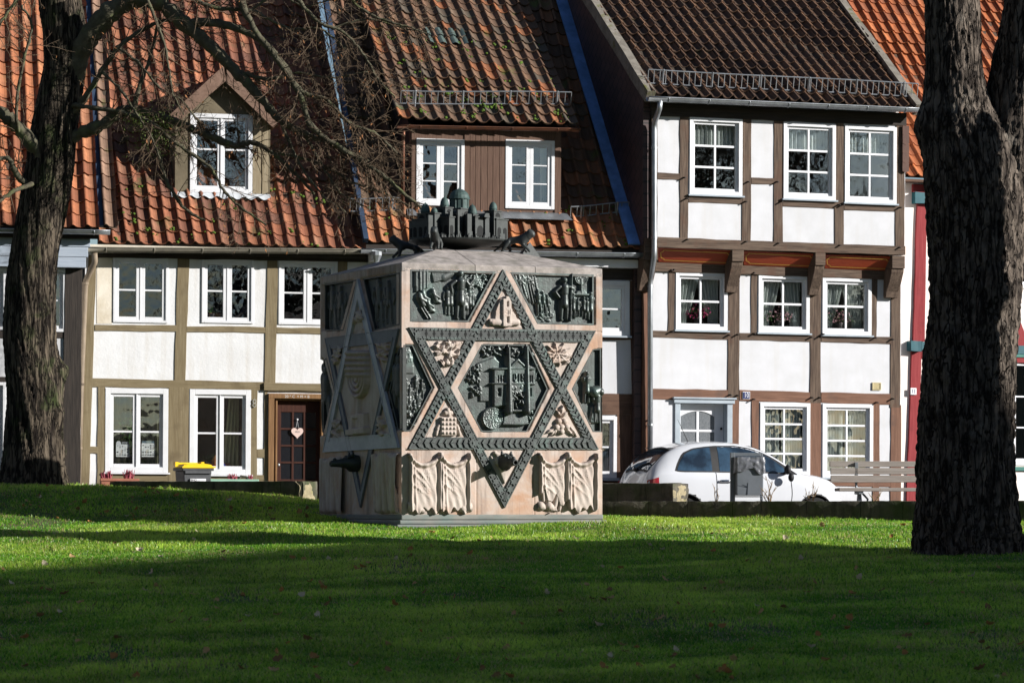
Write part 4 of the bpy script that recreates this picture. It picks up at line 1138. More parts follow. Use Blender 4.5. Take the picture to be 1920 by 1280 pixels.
M_marble_top = mat('weathered_marble', (0.36, 0.32, 0.295), (0.19, 0.17, 0.155), scale=7, detail=9, rough=0.85, bump=0.35, bscale=40, c3=(0.10, 0.10, 0.07), s3=3.0, lo3=0.52, hi3=0.75, amt3=0.8)
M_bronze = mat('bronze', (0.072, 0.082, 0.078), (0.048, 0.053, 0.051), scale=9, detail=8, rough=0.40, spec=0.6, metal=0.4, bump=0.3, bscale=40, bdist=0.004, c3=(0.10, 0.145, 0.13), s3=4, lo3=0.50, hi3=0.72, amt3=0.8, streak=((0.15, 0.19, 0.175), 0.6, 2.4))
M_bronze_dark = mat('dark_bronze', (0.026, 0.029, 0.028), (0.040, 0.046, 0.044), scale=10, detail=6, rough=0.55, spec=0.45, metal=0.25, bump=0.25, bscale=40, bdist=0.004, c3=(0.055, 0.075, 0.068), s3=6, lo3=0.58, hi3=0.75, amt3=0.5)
M_verdigris = mat('verdigris', (0.055, 0.092, 0.084), (0.034, 0.054, 0.050), scale=9, detail=8, rough=0.6, metal=0.2, bump=0.25, bscale=40)
M_shade_joint = mat('painted_shade_and_joint', (0.006, 0.007, 0.007), rough=0.8, bump=0)  # near-black colour for painted shade of openings, also for stone joints
M_plinth = mat('plinth_stone', (0.115, 0.125, 0.118), (0.19, 0.185, 0.165), scale=4, detail=8, stretch=(0.5, 0.5, 3), rough=0.6, bump=0.2, bscale=30, c3=(0.10, 0.15, 0.14), s3=2.5, lo3=0.5, hi3=0.7, amt3=0.7)

def pip(X, Z, poly):
    ins = np.zeros(X.shape, dtype=bool); n = len(poly)
    for i in range(n):
        x0, z0 = poly[i]; x1, z1 = poly[(i + 1) % n]
        if abs(z1 - z0) < 1e-12: continue
        c = ((z0 > Z) != (z1 > Z)) & (X < (x1 - x0) * (Z - z0) / (z1 - z0) + x0)
        ins ^= c
    return ins

FONT = {'A': '0E11111F111111', 'C': '0E11101010110E', 'D': '1E11111111111E', 'E': '1F10101E10101F', 'G': '0E11101713110F', 'H': '1111111F111111', 'I': '0E04040404040E', 'K': '11121418141211',
        'L': '1010101010101F', 'M': '111B1515111111', 'N': '11191513111111', 'O': '0E11111111110E', 'R': '1E11111E141211', 'S': '0F10100E01011E', 'T': '1F040404040404', 'U': '1111111111110E', 'V': '111111110A0A04', 'W': '11111115151B11', 'Z': '1F01020408101F', 'B': '1E11111E11111E', 'P': '1E11111E101010', ' ': '00000000000000'}

class Relief:
    def __init__(s, fr, poly, res=0.008, base=0.0, w=0.0, pad=0.0, px=True):
        s.fr = fr; s.w = w
        s.poly = fr.poly(poly, w) if px else poly
        xs = [p[0] for p in s.poly]; zs = [p[1] for p in s.poly]
        s.x0, s.x1, s.z0, s.z1 = min(xs) - pad, max(xs) + pad, min(zs) - pad, max(zs) + pad
        s.nx = max(4, int((s.x1 - s.x0) / res)) + 1; s.nz = max(4, int((s.z1 - s.z0) / res)) + 1
        s.X, s.Z = np.meshgrid(np.linspace(s.x0, s.x1, s.nx), np.linspace(s.z0, s.z1, s.nz), indexing='ij')
        s.H = np.full(s.X.shape, float(base))
        s.mask = pip(s.X, s.Z, s.poly)
    def p(s, px, py): return s.fr.uv(px, py, s.w)
    def cap(s, a, b, r0, r1=None, base=0.0, k=1.0, px=True, flat=0.0):
        r1 = r0 if r1 is None else r1
        if px: a = s.p(*a); b = s.p(*b)
        m_ = max(r0, r1) + 0.01
        i0 = max(0, int((min(a[0], b[0]) - m_ - s.x0) / (s.x1 - s.x0) * (s.nx - 1))); i1 = min(s.nx, int((max(a[0], b[0]) + m_ - s.x0) / (s.x1 - s.x0) * (s.nx - 1)) + 2)
        j0 = max(0, int((min(a[1], b[1]) - m_ - s.z0) / (s.z1 - s.z0) * (s.nz - 1))); j1 = min(s.nz, int((max(a[1], b[1]) + m_ - s.z0) / (s.z1 - s.z0) * (s.nz - 1)) + 2)
        if i0 >= i1 or j0 >= j1: return
        X = s.X[i0:i1, j0:j1]; Z = s.Z[i0:i1, j0:j1]
        dx, dz = b[0] - a[0], b[1] - a[1]; L2 = dx * dx + dz * dz + 1e-12
        t = np.clip(((X - a[0]) * dx + (Z - a[1]) * dz) / L2, 0, 1)
        d = np.hypot(X - a[0] - t * dx, Z - a[1] - t * dz); r = r0 + (r1 - r0) * t
        h = base + k * np.sqrt(np.maximum(r * r - d * d, 0))
        if flat: h = np.minimum(h, base + flat)
        s.H[i0:i1, j0:j1] = np.where(d < r, np.maximum(s.H[i0:i1, j0:j1], h), s.H[i0:i1, j0:j1])
    def area(s, pts, h, px=True, mode='max', slope=None):
        q = [s.p(*a) for a in pts] if px else pts
        m = pip(s.X, s.Z, q)
        if callable(h): hv = h(s.X, s.Z)
        else: hv = h
        if mode == 'max': s.H = np.where(m, np.maximum(s.H, hv), s.H)
        else: s.H = np.where(m, hv, s.H)
    def figure(s, x, yt, yb, base=0.02, k=1.3, arm=None, rr=None, skirt=False, lean=0.0):
        """small standing figure, photo pixels: head top yt, feet yb"""
        h = yb - yt; sc = (s.p(x, yt)[1] - s.p(x, yb)[1]) / h       # m per px
        u = h * sc
        c = lambda dx, f: (x + dx * h + lean * (1 - f) * h, yt + f * h)
        s.cap(c(0, .065), c(0, .085), .066 * u, .062 * u, base + .01, k)
        s.cap(c(0, .15), c(0, .2), .035 * u, None, base, k)
        s.cap(c(0, .23), c(0, .36), .105 * u, .095 * u, base, k)
        s.cap(c(0, .36), c(0, .50), .085 * u, .09 * u, base, k)
        if skirt: s.cap(c(0, .46), c(0, .63), .085 * u, .098 * u, base, k)
        for sd in (-1, 1):
            s.cap(c(.045 * sd, .52), c(.06 * sd, .74), .055 * u, .042 * u, base, k); s.cap(c(.06 * sd, .74), c(.065 * sd, .95), .042 * u, .028 * u, base, k)
            s.cap(c(.065 * sd, .965), c(.065 * sd + .03, .975), .026 * u, .02 * u, base, k)
            if arm and sd in arm:
                e, hd = arm[sd]
                s.cap(c(.105 * sd, .22), c(*e), .038 * u, .033 * u, base + .02, k); s.cap(c(*e), c(*hd), .033 * u, .024 * u, base + .02, k)
            else:
                s.cap(c(.11 * sd, .22), c(.14 * sd, .38), .038 * u, .032 * u, base, k); s.cap(c(.14 * sd, .38), c(.11 * sd, .52), .032 * u, .024 * u, base, k)
    def text(s, txt, x, z, hgt, dh=0.007, wid=None):
        cw = (wid or hgt * 0.72)
        for n_, ch in enumerate(txt):
            bits = FONT.get(ch, FONT['I'])
            rows = [int(bits[i * 2:i * 2 + 2], 16) for i in range(7)]
            gx = np.floor((s.X - (x + n_ * cw)) / (cw / 6.2)).astype(int); gz = np.floor((z - s.Z) / (hgt / 7)).astype(int)
            ok = (gx >= 0) & (gx < 5) & (gz >= 0) & (gz < 7)
            rw = np.array(rows)[np.clip(gz, 0, 6)]
            on = ok & (((rw >> (4 - np.clip(gx, 0, 4))) & 1) == 1)
            s.H = s.H + np.where(on, dh, 0)
    def build(s, name, m, parent, mat_local=None, smooth=False, skirt=0.0):
        V = np.stack([s.X, -(s.w + s.H), s.Z], axis=-1).reshape(-1, 3)
        mk = s.mask[:-1, :-1] | s.mask[1:, :-1] | s.mask[:-1, 1:] | s.mask[1:, 1:]
        i, j = np.nonzero(mk)
        a = i * s.nz + j
        faces = np.stack([a, a + s.nz, a + s.nz + 1, a + 1], axis=1)
        used = np.unique(faces); re = np.full(len(V), -1, dtype=np.int64); re[used] = np.arange(len(used))
        o = np_mesh(name, V[used], re[faces], 4, m, parent, smooth)
        if mat_local is not None: o.matrix_local = mat_local
        return o

MA = Fr(P(757, 972, 46.0), 24, 0.0)
MBf = Fr(MA.O, -66, 0.0)
MW = MA.uv(1126.5, 720)[0]; MD = -MBf.uv(606.5, 720)[0]
ZT = MA.uv(757, 493)[1]; ZB = MA.uv(757, 964)[1]; ZG = MA.uv(757, 995)[1] - 0.1
MEM = thing('memorial_cube', 'pink marble and dark bronze memorial cube with star reliefs and domed city model on top', 'memorial', mat=MA.M)
REL_B = MA.Mi @ MBf.M
FD = 0.05     # depth of the facing slabs
core = MB(); core.box(0.001, MW - 0.001, 0.001, MD - 0.001, ZB, ZT - 0.05)
core.build('marble_block', M_marble, MEM)
# cap slab with low pyramid
cz_ = 0.275; q = 0.60
cap = MB()
v0 = [(-FD, -FD), (MW, -FD), (MW, MD), (-FD, MD)]
ctr = ((MW - FD) / 2, (MD - FD) / 2)
v1 = [(ctr[0] + sx * q, ctr[1] + sy * q) for sx, sy in ((-1, -1), (1, -1), (1, 1), (-1, 1))]
vs = [(x, y, ZT - 0.115) for x, y in v0] + [(x, y, ZT) for x, y in v0] + [(x, y, ZT + cz_) for x, y in v1]
fs = [(3, 2, 1, 0), (8, 9, 10, 11)]
for i in range(4):
    j = (i + 1) % 4
    fs += [(i, j, 4 + j, 4 + i), (4 + i, 4 + j, 8 + j, 8 + i)]
cap.add(vs, fs)
cap.build('cap_slab', M_marble_top, MEM, bevel=0.008)
jn = MB()
for fx_ in (.36, .66):      # open joints between the cap stones
    xj = -FD + (MW + FD) * fx_
    jn.box(xj - .004, xj + .004, -FD - .0015, -FD + .02, ZT - .114, ZT + .0005)
    t_ = min(1.0, (ctr[1] + FD - q) / 1.0); xk = xj + (ctr[0] - xj) * .25
    a_ = Vector((xj, -FD, ZT + .0015)); b_ = Vector((xk, ctr[1] - q, ZT + cz_ + .0015))
    jn.add([a_ + Vector((-.004, 0, 0)), a_ + Vector((.004, 0, 0)), b_ + Vector((.004, 0, 0)), b_ + Vector((-.004, 0, 0))], [(0, 1, 2, 3)])
jn.build('stone_joint', M_shade_joint, MEM)
# plinth
pl = MB()
for (o_, za, zb) in ((0.012, ZB - 0.075, ZB - 0.0), (0.05, ZB - 0.135, ZB - 0.076), (0.115, ZB - 0.185, ZB - 0.136), (0.175, ZG, ZB - 0.186)):
    pl.box(-FD - o_, MW + o_, -FD - o_, MD + o_, za, zb)
pl.build('plinth', M_plinth, MEM, bevel=0.018, seg=3)

# ---- face A
rngA = np.random.RandomState(4)
pTL = [(769.2, 505.4), (929.2, 508.9), (877.9, 603.7), (769.2, 602.7)]
pTR = [(956.9, 510.2), (1113.2, 514.7), (1113.2, 609.5), (1008.2, 607.1)]
pHX = [(903.4, 645.5), (989.5, 645.9), (1027, 728.6), (987.5, 809.4), (902.4, 809.4), (858.8, 726.7)]
pSL = [(757.0, 646.5), (773.7, 646), (811.3, 726.7), (768.8, 807.8), (757.0, 808.8)]
pSR = [(1126.4, 653.6), (1112, 654.4), (1072.6, 728.6), (1112, 809.4), (1126.4, 809.6)]
face = Relief(MA, [(757.0, 505.5), (1126.5, 514), (1126.5, 965.2), (757.0, 964.2)], res=0.0125, base=FD)
face.mask[:] = True
for pp in (pTL, pTR, pHX, pSL, pSR):
    face.area(pp, 0.0, mode='set')
lw = 0.006
for pts in ([(889, 480), (889, 506)], [(996.5, 480), (996.5, 511)], [(891, 845), (891, 966)], [(998.8, 845), (998.8, 966)], [(757, 617), (766, 618)], [(757, 843), (766, 843.5)], [(1116, 622), (1127, 622.5)], [(1119, 842), (1127, 842)]):
    a, b = MA.uv(*pts[0]), MA.uv(*pts[1])
    d = np.hypot(*(np.array(b) - np.array(a))); t = np.clip(((face.X - a[0]) * (b[0] - a[0]) + (face.Z - a[1]) * (b[1] - a[1])) / d ** 2, 0, 1)
    dist = np.hypot(face.X - a[0] - t * (b[0] - a[0]), face.Z - a[1] - t * (b[1] - a[1]))
    face.H = np.where(dist < 0.007, face.H - 0.012, face.H)
face.H += rngA.normal(0, 0.0006, face.H.shape)
fA = face.build('marble_facing', M_marble, MEM)
# edges of the facing
ed = MB()
ed.box(-FD, 0.0, -FD + 0.0005, 0.0, ZB, ZT - 0.116); ed.box(MW - 0.002, MW + 0.0, -FD + 0.001, 0.0, ZB, ZT - 0.116)
ed.build('corner_strip', M_marble, MEM)

def rim(poly_px, t, w0, w1, m, parent, fr=MA, name='panel_rim', ml=None):
    q = [Vector(fr.uv(x, y, FD)) for x, y in poly_px]; n = len(q)
    c = sum(q, Vector((0, 0))) / n
    ins = []
    for i in range(n):
        a, b, d = q[i - 1], q[i], q[(i + 1) % n]
        e1 = (b - a).normalized(); e2 = (d - b).normalized()
        n1 = Vector((-e1.y, e1.x)); n2 = Vector((-e2.y, e2.x))
        if n1.dot(c - b) < 0: n1 = -n1
        if n2.dot(c - b) < 0: n2 = -n2
        bis = (n1 + n2).normalized()
        ins.append(b + bis * (t / max(0.2, bis.dot(n1))))
    mb = MB()
    for i in range(n):
        j = (i + 1) % n
        mb.prism([tuple(q[i]), tuple(q[j]), tuple(ins[j]), tuple(ins[i])], -w1, -w0)
    o = mb.build(name, m, parent)
    if ml is not None: o.matrix_local = ml
    return o

rr = random.Random(12)
def flames(r, x0, x1, y0, y1, n, rad=0.016, base=0.03, k=1.5, ang=(-2.6, -0.9)):
    for _ in range(n):
        x = rr.uniform(x0, x1); y = rr.uniform(y0, y1); a = rr.uniform(*ang); l = rr.uniform(4, 10)
        m_ = (x + math.cos(a) * l * .5 + rr.uniform(-1, 1), y + math.sin(a) * l * .5)
        r.cap((x, y), m_, rad * rr.uniform(.7, 1.2), rad * .9, base, k)
        r.cap(m_, (x + math.cos(a - .35) * l, y + math.sin(a - .35) * l), rad * .9, rad * .25, base, k)
# top left panel: soldier, pillars, fallen people
r = Relief(MA, pTL, res=0.0075, w=0.002)
r.area([(777, 505), (806, 506), (804, 534), (784, 545), (778, 548)], 0.035); r.area([(784, 505), (802, 506), (801, 540), (785, 546)], lambda X, Z: 0.05 + 0.006 * np.sin(X * 120))
r.area([(806, 506), (830, 507), (842, 516), (832, 524), (812, 530)], 0.028)
r.cap((832, 520), (846, 512), 0.06, 0.05, 0.01, .5)
r.figure(861, 507, 600, base=0.03, k=1.35, skirt=True, arm={1: ((.17, .30), (.27, .17)), -1: ((-.20, .30), (-.17, .46))})
for x, yt, yb in ((879, 536, 588), (871, 540, 592), (844, 530, 592), (838, 536, 590), (885, 545, 588), (874, 548, 596)): r.figure(x, yt, yb, base=0.012, k=1.1, skirt=True)
for i in range(16): r.cap((rr.uniform(876, 915), rr.uniform(512, 548)), (rr.uniform(876, 912), rr.uniform(512, 548)), 0.014, 0.01, 0.015, 1.3)
for i in range(34):
    x, y = rr.uniform(868, 922), rr.uniform(510, 536); 
    r.cap((x, y), (x + rr.uniform(-3, 3), y + rr.uniform(-3, 3)), 0.016, 0.010, 0.015, 1.4)
for (x, y) in ((791, 548), (810, 545), (799, 562), (785, 552)):
    r.cap((x, y), (x + 1, y + 1), 0.035, 0.034, 0.02, 1.4); r.cap((x + 1, y + 5), (x + 6, y + 18), 0.05, 0.04, 0.015, 1.2); r.cap((x + 2, y + 8), (x + 12, y + 14), 0.02, 0.016, 0.05, 1.3); r.cap((x + 6, y + 18), (x + 14, y + 22), 0.03, 0.02, 0.02, 1.3)
r.cap((800, 568), (812, 582), 0.035, 0.02, 0.02, 1.3); r.cap((812, 582), (800, 585), 0.02, 0.014, 0.02, 1.3)
r.cap((788, 577), (800, 597), 0.014, 0.014, 0.02, 1.5); r.cap((793, 576), (806, 597), 0.014, 0.014, 0.02, 1.5)
r.H += np.random.RandomState(1).normal(0, .0005, r.H.shape)
o = r.build('bronze_panel', M_bronze, MEM); rim(pTL, 0.022, 0.0, FD + 0.004, M_bronze, o)
# top right panel: guard with spear, lampstand, weeping people
r = Relief(MA, pTR, res=0.0075, w=0.002)
r.figure(1056, 520, 602, base=0.03, k=1.35, skirt=True, arm={1: ((.20, .26), (.17, .36)), -1: ((-.22, .33), (-.12, .46))})
r.cap((1069, 513), (1066, 602), 0.010, 0.010, 0.07, 1.2)
for i in range(4):
    rad = 3 + i * 2.9
    for t in range(10):
        a0, a1 = PI * t / 10, PI * (t + 1) / 10
        r.cap((1088 + rad * math.cos(a0), 521 + rad * math.sin(a0) * 1.0), (1088 + rad * math.cos(a1), 521 + rad * math.sin(a1)), 0.010, None, 0.03, 1.5)
    for sd in (-1, 1): r.cap((1088 + sd * rad, 516), (1088 + sd * rad, 521), 0.010, None, 0.03, 1.5)
r.cap((1088, 516), (1088, 548), 0.011, 0.018, 0.03, 1.5); r.area([(1080, 546), (1096, 546), (1099, 551), (1077, 551)], 0.05); r.area([(1074, 551), (1102, 551), (1102, 554), (1074, 554)], 0.06)
for x, yt, yb in ((1106, 547, 600), (1073, 548, 597), (1082, 558, 594), (1093, 556, 594), (1099, 558, 598)): r.figure(x, yt, yb, base=0.02, k=1.4, skirt=True)
for x, yt, yb in ((1020, 546, 590), (1011, 542, 592), (1028, 552, 594)): r.figure(x, yt, yb, base=0.02, k=1.4, lean=-.1)
for i in range(9):
    x = 964 + i * 4.6; r.cap((x, 514 + i * .6), (x + 12 + rr.uniform(-3, 3), 552 + i * 3.4), 0.02, 0.012, 0.01, 1.2)
for i in range(26): r.cap((rr.uniform(964, 1002), rr.uniform(511, 528)), (rr.uniform(964, 1002), rr.uniform(512, 536)), 0.010, 0.006, 0.03, 1.4)
for i in range(22):
    x, y = rr.uniform(1008, 1036), rr.uniform(582, 603); r.cap((x, y), (x + rr.uniform(-6, 6), y + rr.uniform(-4, 4)), 0.014, 0.01, 0.01, 1.4)
r.H += np.random.RandomState(2).normal(0, .0005, r.H.shape)
o = r.build('bronze_panel', M_bronze, MEM); rim(pTR, 0.022, 0.0, FD + 0.004, M_bronze, o)
# hexagon: burning building with stairs and round seal
r = Relief(MA, pHX, res=0.007, w=0.002)
r.area([(893, 682), (925, 670), (948, 690), (948, 765), (916, 765), (916, 752), (899, 752)], 0.03)
r.area([(922, 690), (950, 690), (950, 760), (922, 762)], 0.085); r.area([(948, 668), (1000, 690), (1000, 768), (948, 770)], 0.07)
r.area([(950, 690), (966, 672), (984, 690), (984, 772), (950, 772)], 0.105)
r.area([(953, 691), (966, 677), (981, 691)], 0.09, mode='set')
for x in (949, 983): r.cap((x, 652), (x, 772), 0.014, 0.046, 0.10, 1.5); r.cap((x, 644), (x, 655), 0.004, 0.016, 0.06, 1.3)
for y in (718, 690): r.area([(916, y), (998, y + 1), (998, y + 3), (916, y + 2)], 0.115)
for x in (956, 961, 966, 971, 976): r.area([(x - 1.3, 702), (x + 1.3, 702), (x + 1.3, 716), (x - 1.3, 716)], 0.03, mode='set')
for x in (930, 935, 940, 990, 994): r.area([(x - 1.2, 704), (x + 1.2, 704), (x + 1.2, 716), (x - 1.2, 716)], 0.02, mode='set')
for x, y in ((932, 735), (990, 735)): r.area([(x - 3, y - 7), (x + 3, y - 7), (x + 3, y + 8), (x - 3, y + 8)], 0.015, mode='set')
r.area([(958, 735), (976, 735), (976, 768), (958, 768)], 0.03, mode='set')
for i in range(7): r.area([(945 - i, 768 + i * 4), (986 + i * .4, 768 + i * 4), (986, 772 + i * 4), (945 - i, 772 + i * 4)], 0.03 + 0.008 * i)
cx_, cz2 = r.p(921, 784); dd = np.hypot(r.X - cx_, r.Z - cz2)
rz = np.random.RandomState(6)
r.H = np.where(dd < 0.152, 0.055 + np.where(dd < 0.140, rz.uniform(-.010, .004, r.H.shape), 0.004), r.H)
flames(r, 900, 1000, 651, 668, 60, rad=.013); flames(r, 884, 900, 684, 745, 26, rad=.012); flames(r, 927, 943, 696, 720, 10, base=.055, rad=.012); flames(r, 955, 977, 700, 768, 30, base=.10, rad=.012); flames(r, 928, 936, 728, 755, 7, base=.055, rad=.012); flames(r, 1001, 1014, 678, 712, 16, rad=.011)
flames(r, 990, 997, 765, 785, 8); flames(r, 876, 890, 690, 715, 12, rad=.010)
r.H += rz.normal(0, .0005, r.H.shape)
o = r.build('bronze_panel', M_bronze, MEM); rim(pHX, 0.016, 0.0, FD + 0.004, M_bronze, o)
# side panels
r = Relief(MA, pSL, res=0.0075, w=0.002)
r.area([(757, 648), (772, 648), (775, 700), (757, 700)], 0.02)
for i in range(16): r.cap((rr.uniform(759, 770), rr.uniform(652, 680)), (rr.uniform(759, 770), rr.uniform(652, 680)), 0.01, 0.008, 0.015, 1.3)
for i in range(16):
    x, y = rr.uniform(759, 790), rr.uniform(702, 745); r.figure(x, y, y + rr.uniform(30, 42), base=0.015, k=1.3)
for i in range(26):
    x, y = rr.uniform(759, 786), rr.uniform(740, 800); r.cap((x, y), (x + rr.uniform(-4, 4), y + rr.uniform(-4, 6)), 0.026, 0.018, 0.015, 1.4)
o = r.build('bronze_panel', M_bronze, MEM); rim(pSL, 0.014, 0.0, FD + 0.004, M_bronze, o)
r = Relief(MA, pSR, res=0.0075, w=0.002)
r.figure(1098, 696, 755, base=0.03, k=1.5, skirt=True, arm={1: ((.05, .30), (-.02, .16)), -1: ((-.10, .30), (-.03, .14))})
r.figure(1117, 728, 792, base=0.03, k=1.6, skirt=True, arm={1: ((.02, .30), (.12, .20)), -1: ((-.12, .32), (.02, .36))})
r.cap((1112, 735), (1118, 732), 0.085, 0.07, 0.03, 1.2); r.cap((1122, 734), (1123, 735), 0.055, None, 0.05, 1.3)
for i in range(6): r.cap((1110 + i * 2, 762), (1106 + i * 3, 792), 0.014, 0.010, 0.03, 1.4)
o = r.build('bronze_panel', M_bronze, MEM); rim(pSR, 0.014, 0.0, FD + 0.004, M_bronze, o)

# ---- interlaced star bands (bronze) on face A
def hexagram(c, rad, rot=0.0):
    out = []
    for i in range(12):
        a = rot + PI / 6 * i; k = rad if i % 2 == 0 else rad * 0.577
        out.append((c.x + k * math.cos(a), c.y + k * math.sin(a)))
    return out
def star_bands(fr, tri_px, ts, w0, w1, m, style, parent, ml=None, name='star_band', wpx=FD):
    q = [Vector(fr.uv(x, y, wpx)) for x, y in tri_px]
    c = sum(q, Vector((0, 0))) / 3
    def line_in(a, b, t):
        d = (b - a).normalized(); n = Vector((-d.y, d.x))
        if n.dot(c - a) < 0: n = -n
        return a + n * t, d
    def isect(p, d, p2, d2):
        cr = d.x * d2.y - d.y * d2.x
        t = ((p2.x - p.x) * d2.y - (p2.y - p.y) * d2.x) / cr
        return p + d * t
    ls = [line_in(q[i], q[(i + 1) % 3], ts[i]) for i in range(3)]
    inn = [isect(*ls[i - 1], *ls[i]) for i in range(3)]
    for i in range(3):
        j = (i + 1) % 3
        base_b = MB().prism([tuple(q[i]), tuple(q[j]), tuple(inn[j]), tuple(inn[i])], -w1, -w0)
        mb = MB()
        d = (q[j] - q[i]).normalized(); n = Vector((-d.y, d.x))
        if n.dot(c - q[i]) < 0: n = -n
        L_ = (q[j] - q[i]).length; t = ts[i]
        for off, tt in ((0.0, 0.014), (t - 0.014, 0.014)):     # raised edges
            a = q[i] + d * (off * 1.75 + 0.01) + n * off; b = q[j] - d * (off * 1.75 + 0.01) + n * off
            mb.prism([tuple(a), tuple(b), tuple(b + n * tt), tuple(a + n * tt)], -w1 - 0.007, -w1 + 0.002)
        mid = t / 2; s_ = 0.14
        dark_diamonds = []
        st = style[i] if style else 'plain'
        k = 0
        while st != 'plain' and s_ < L_ - 0.13:
            p = q[i] + d * s_ + n * mid; ang = math.atan2(d.y, d.x)
            if st == 'star':
                mb.prism(hexagram(p, t * 0.47, ang + PI / 6), -w1 - 0.016, -w1 + 0.002)
                s_ += t * 0.98
            elif st == 'diamond':
                h = Vector(p)
                dark_diamonds.append(MB().prism([(h.x - .024, h.y), (h.x, h.y - .045), (h.x + .024, h.y), (h.x, h.y + .045)], -w1 - 0.0015, -w1 + 0.001))
                for sg in (-1, 1):
                    for e in (-1, 1):
                        cc = p + n * (sg * t * 0.34) + d * (e * 0.028)
                        mb.prism([tuple(cc - d * .026 - n * (sg * .014)), tuple(cc + d * .026 - n * (sg * .002)), tuple(cc + d * .024 + n * (sg * .012)), tuple(cc - d * .024 + n * (sg * .012))][::sg], -w1 - 0.014, -w1 + 0.002)
                s_ += 0.117
            elif st == 'leaf':
                for e in (-1, 1):
                    a2 = ang + e * 0.75 + rr.uniform(-.25, .25); l = t * 0.36
                    o2 = p + n * (e * t * .2); dx, dz = math.cos(a2) * l, math.sin(a2) * l; nx_, nz_ = -math.sin(a2) * l * .42, math.cos(a2) * l * .42
                    mb.prism([(o2.x - dx, o2.y - dz), (o2.x - dx * .1 + nx_, o2.y - dz * .1 + nz_), (o2.x + dx, o2.y + dz), (o2.x - dx * .1 - nx_, o2.y - dz * .1 - nz_)], -w1 - 0.018, -w1 + 0.002)
                s_ += t * rr.uniform(.5, .66)
            k += 1
        o = base_b.build(name, M_bronze_dark if style else m, parent)
        if ml is not None: o.matrix_local = ml
        mb.build('band_ornament', m, o)
        for ho in dark_diamonds: ho.build('painted_diamond_shade', M_shade_joint, o)  # dark diamonds laid on the band, shade of holes put into colour
    return q
up = [(764.8, 841.8), (942.7, 505.4), (1122, 842.4)]
dn = [(765.4, 613.5), (1116.1, 619.8), (945.4, 952)]
star_bands(MA, up, (0.125, 0.125, 0.165), FD, FD + 0.018, M_bronze, ('leaf', 'leaf', 'leaf'), MEM)
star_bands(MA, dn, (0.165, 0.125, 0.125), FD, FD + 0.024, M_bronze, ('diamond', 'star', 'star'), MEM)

# ---- small carved triangles
def carved(tri, fn, ml=None, fr=MA, m=None, res=0.007):
    r = Relief(fr, tri, res=res, w=FD + 0.002)
    fn(r)
    r.H += np.random.RandomState(3).normal(0, .0008, r.H.shape)
    o = r.build('carved_relief', m or M_marble_pale, MEM, smooth=False)
    if ml is not None: o.matrix_local = ml
    return o
def f_tower(r):
    r.area([(927, 583), (936, 560), (941, 560), (941, 612), (925, 606)], 0.05); r.area([(939, 560), (955, 560), (955, 612), (939, 612)], 0.085); r.area([(944, 556), (952, 556), (952, 562), (944, 562)], 0.085)
    r.area([(955, 584), (964, 590), (966, 606), (955, 612)], 0.055)
    r.cap((922, 604), (968, 604), 0.05, 0.05, 0.02, 1.0); r.cap((918, 602), (945, 611), 0.03, 0.03, 0.03, 1)
    r.area([(945, 594), (950, 594), (950, 606), (945, 606)], 0.06, mode='set'); r.area([(945.5, 565), (949.5, 565), (949.5, 576), (945.5, 576)], 0.06, mode='set')
    r.area([(943, 581), (952, 581), (952, 591), (943, 591)], 0.075, mode='set')
    p = r.p(943.6, 582); r.text('SI', p[0], p[1], 0.065, 0.014, 0.036)
carved([(944.0, 547.5), (979.5, 614.5), (909.5, 613.0)], f_tower)
def leafset(pts, base=0.02, k=1.1):
    def fn(r):
        for (x, y, a, l, w_) in pts:
            dx, dy = math.cos(a) * l, math.sin(a) * l
            r.cap((x - dx, y - dy), (x, y), w_ * .35, w_, base, k); r.cap((x, y), (x + dx, y + dy), w_, w_ * .15, base, k)
            r.cap((x - dx, y - dy), (x + dx, y + dy), w_ * .16, w_ * .1, base + w_ * k, .8)
    return fn
R2 = random.Random(5)
carved([(802.5, 636.6), (873.5, 636.8), (837.2, 702)], leafset([(R2.uniform(815, 858), R2.uniform(643, 668), R2.uniform(0, 6.28), R2.uniform(6, 11), R2.uniform(.022, .036)) for _ in range(20)] + [(R2.uniform(826, 846), R2.uniform(664, 684), R2.uniform(1, 2.2), R2.uniform(5, 8), .03) for _ in range(8)]))
carved([(1013.5, 640.6), (1085.5, 640.8), (1051, 707)], leafset([(1044 + 17 * math.cos(a), 664 + 13 * math.sin(a), a, 10, .026) for a in [i * .62 + .2 for i in range(10)]] + [(R2.uniform(1035, 1066), R2.uniform(648, 680), R2.uniform(-1.2, .3), R2.uniform(7, 11), .022) for _ in range(12)]))
def f_grid(r):
    r.area([(825, 782), (853, 782), (853, 816), (825, 816)], 0.06)
    for i in range(4):
        for j in range(4):
            r.cap((829 + i * 6.8, 786 + j * 8.4), (829.3 + i * 6.8, 786.3 + j * 8.4), 0.019, 0.019, 0.058, 1.3)
    for s_ in (-1, 1):
        for k in range(3): r.cap((839 + s_ * (17 + 2 * k), 798 + k * 6), (839 + s_ * (20 + k), 803 + k * 6), 0.022, 0.018, 0.02, 1.1)
    r.cap((834, 774), (844, 774), 0.035, 0.035, 0.02, 1.1); r.cap((838, 768), (840, 778), 0.03, 0.03, 0.03, 1.1)
carved([(836.5, 752.5), (875.5, 819.0), (799.5, 819.8)], f_grid)
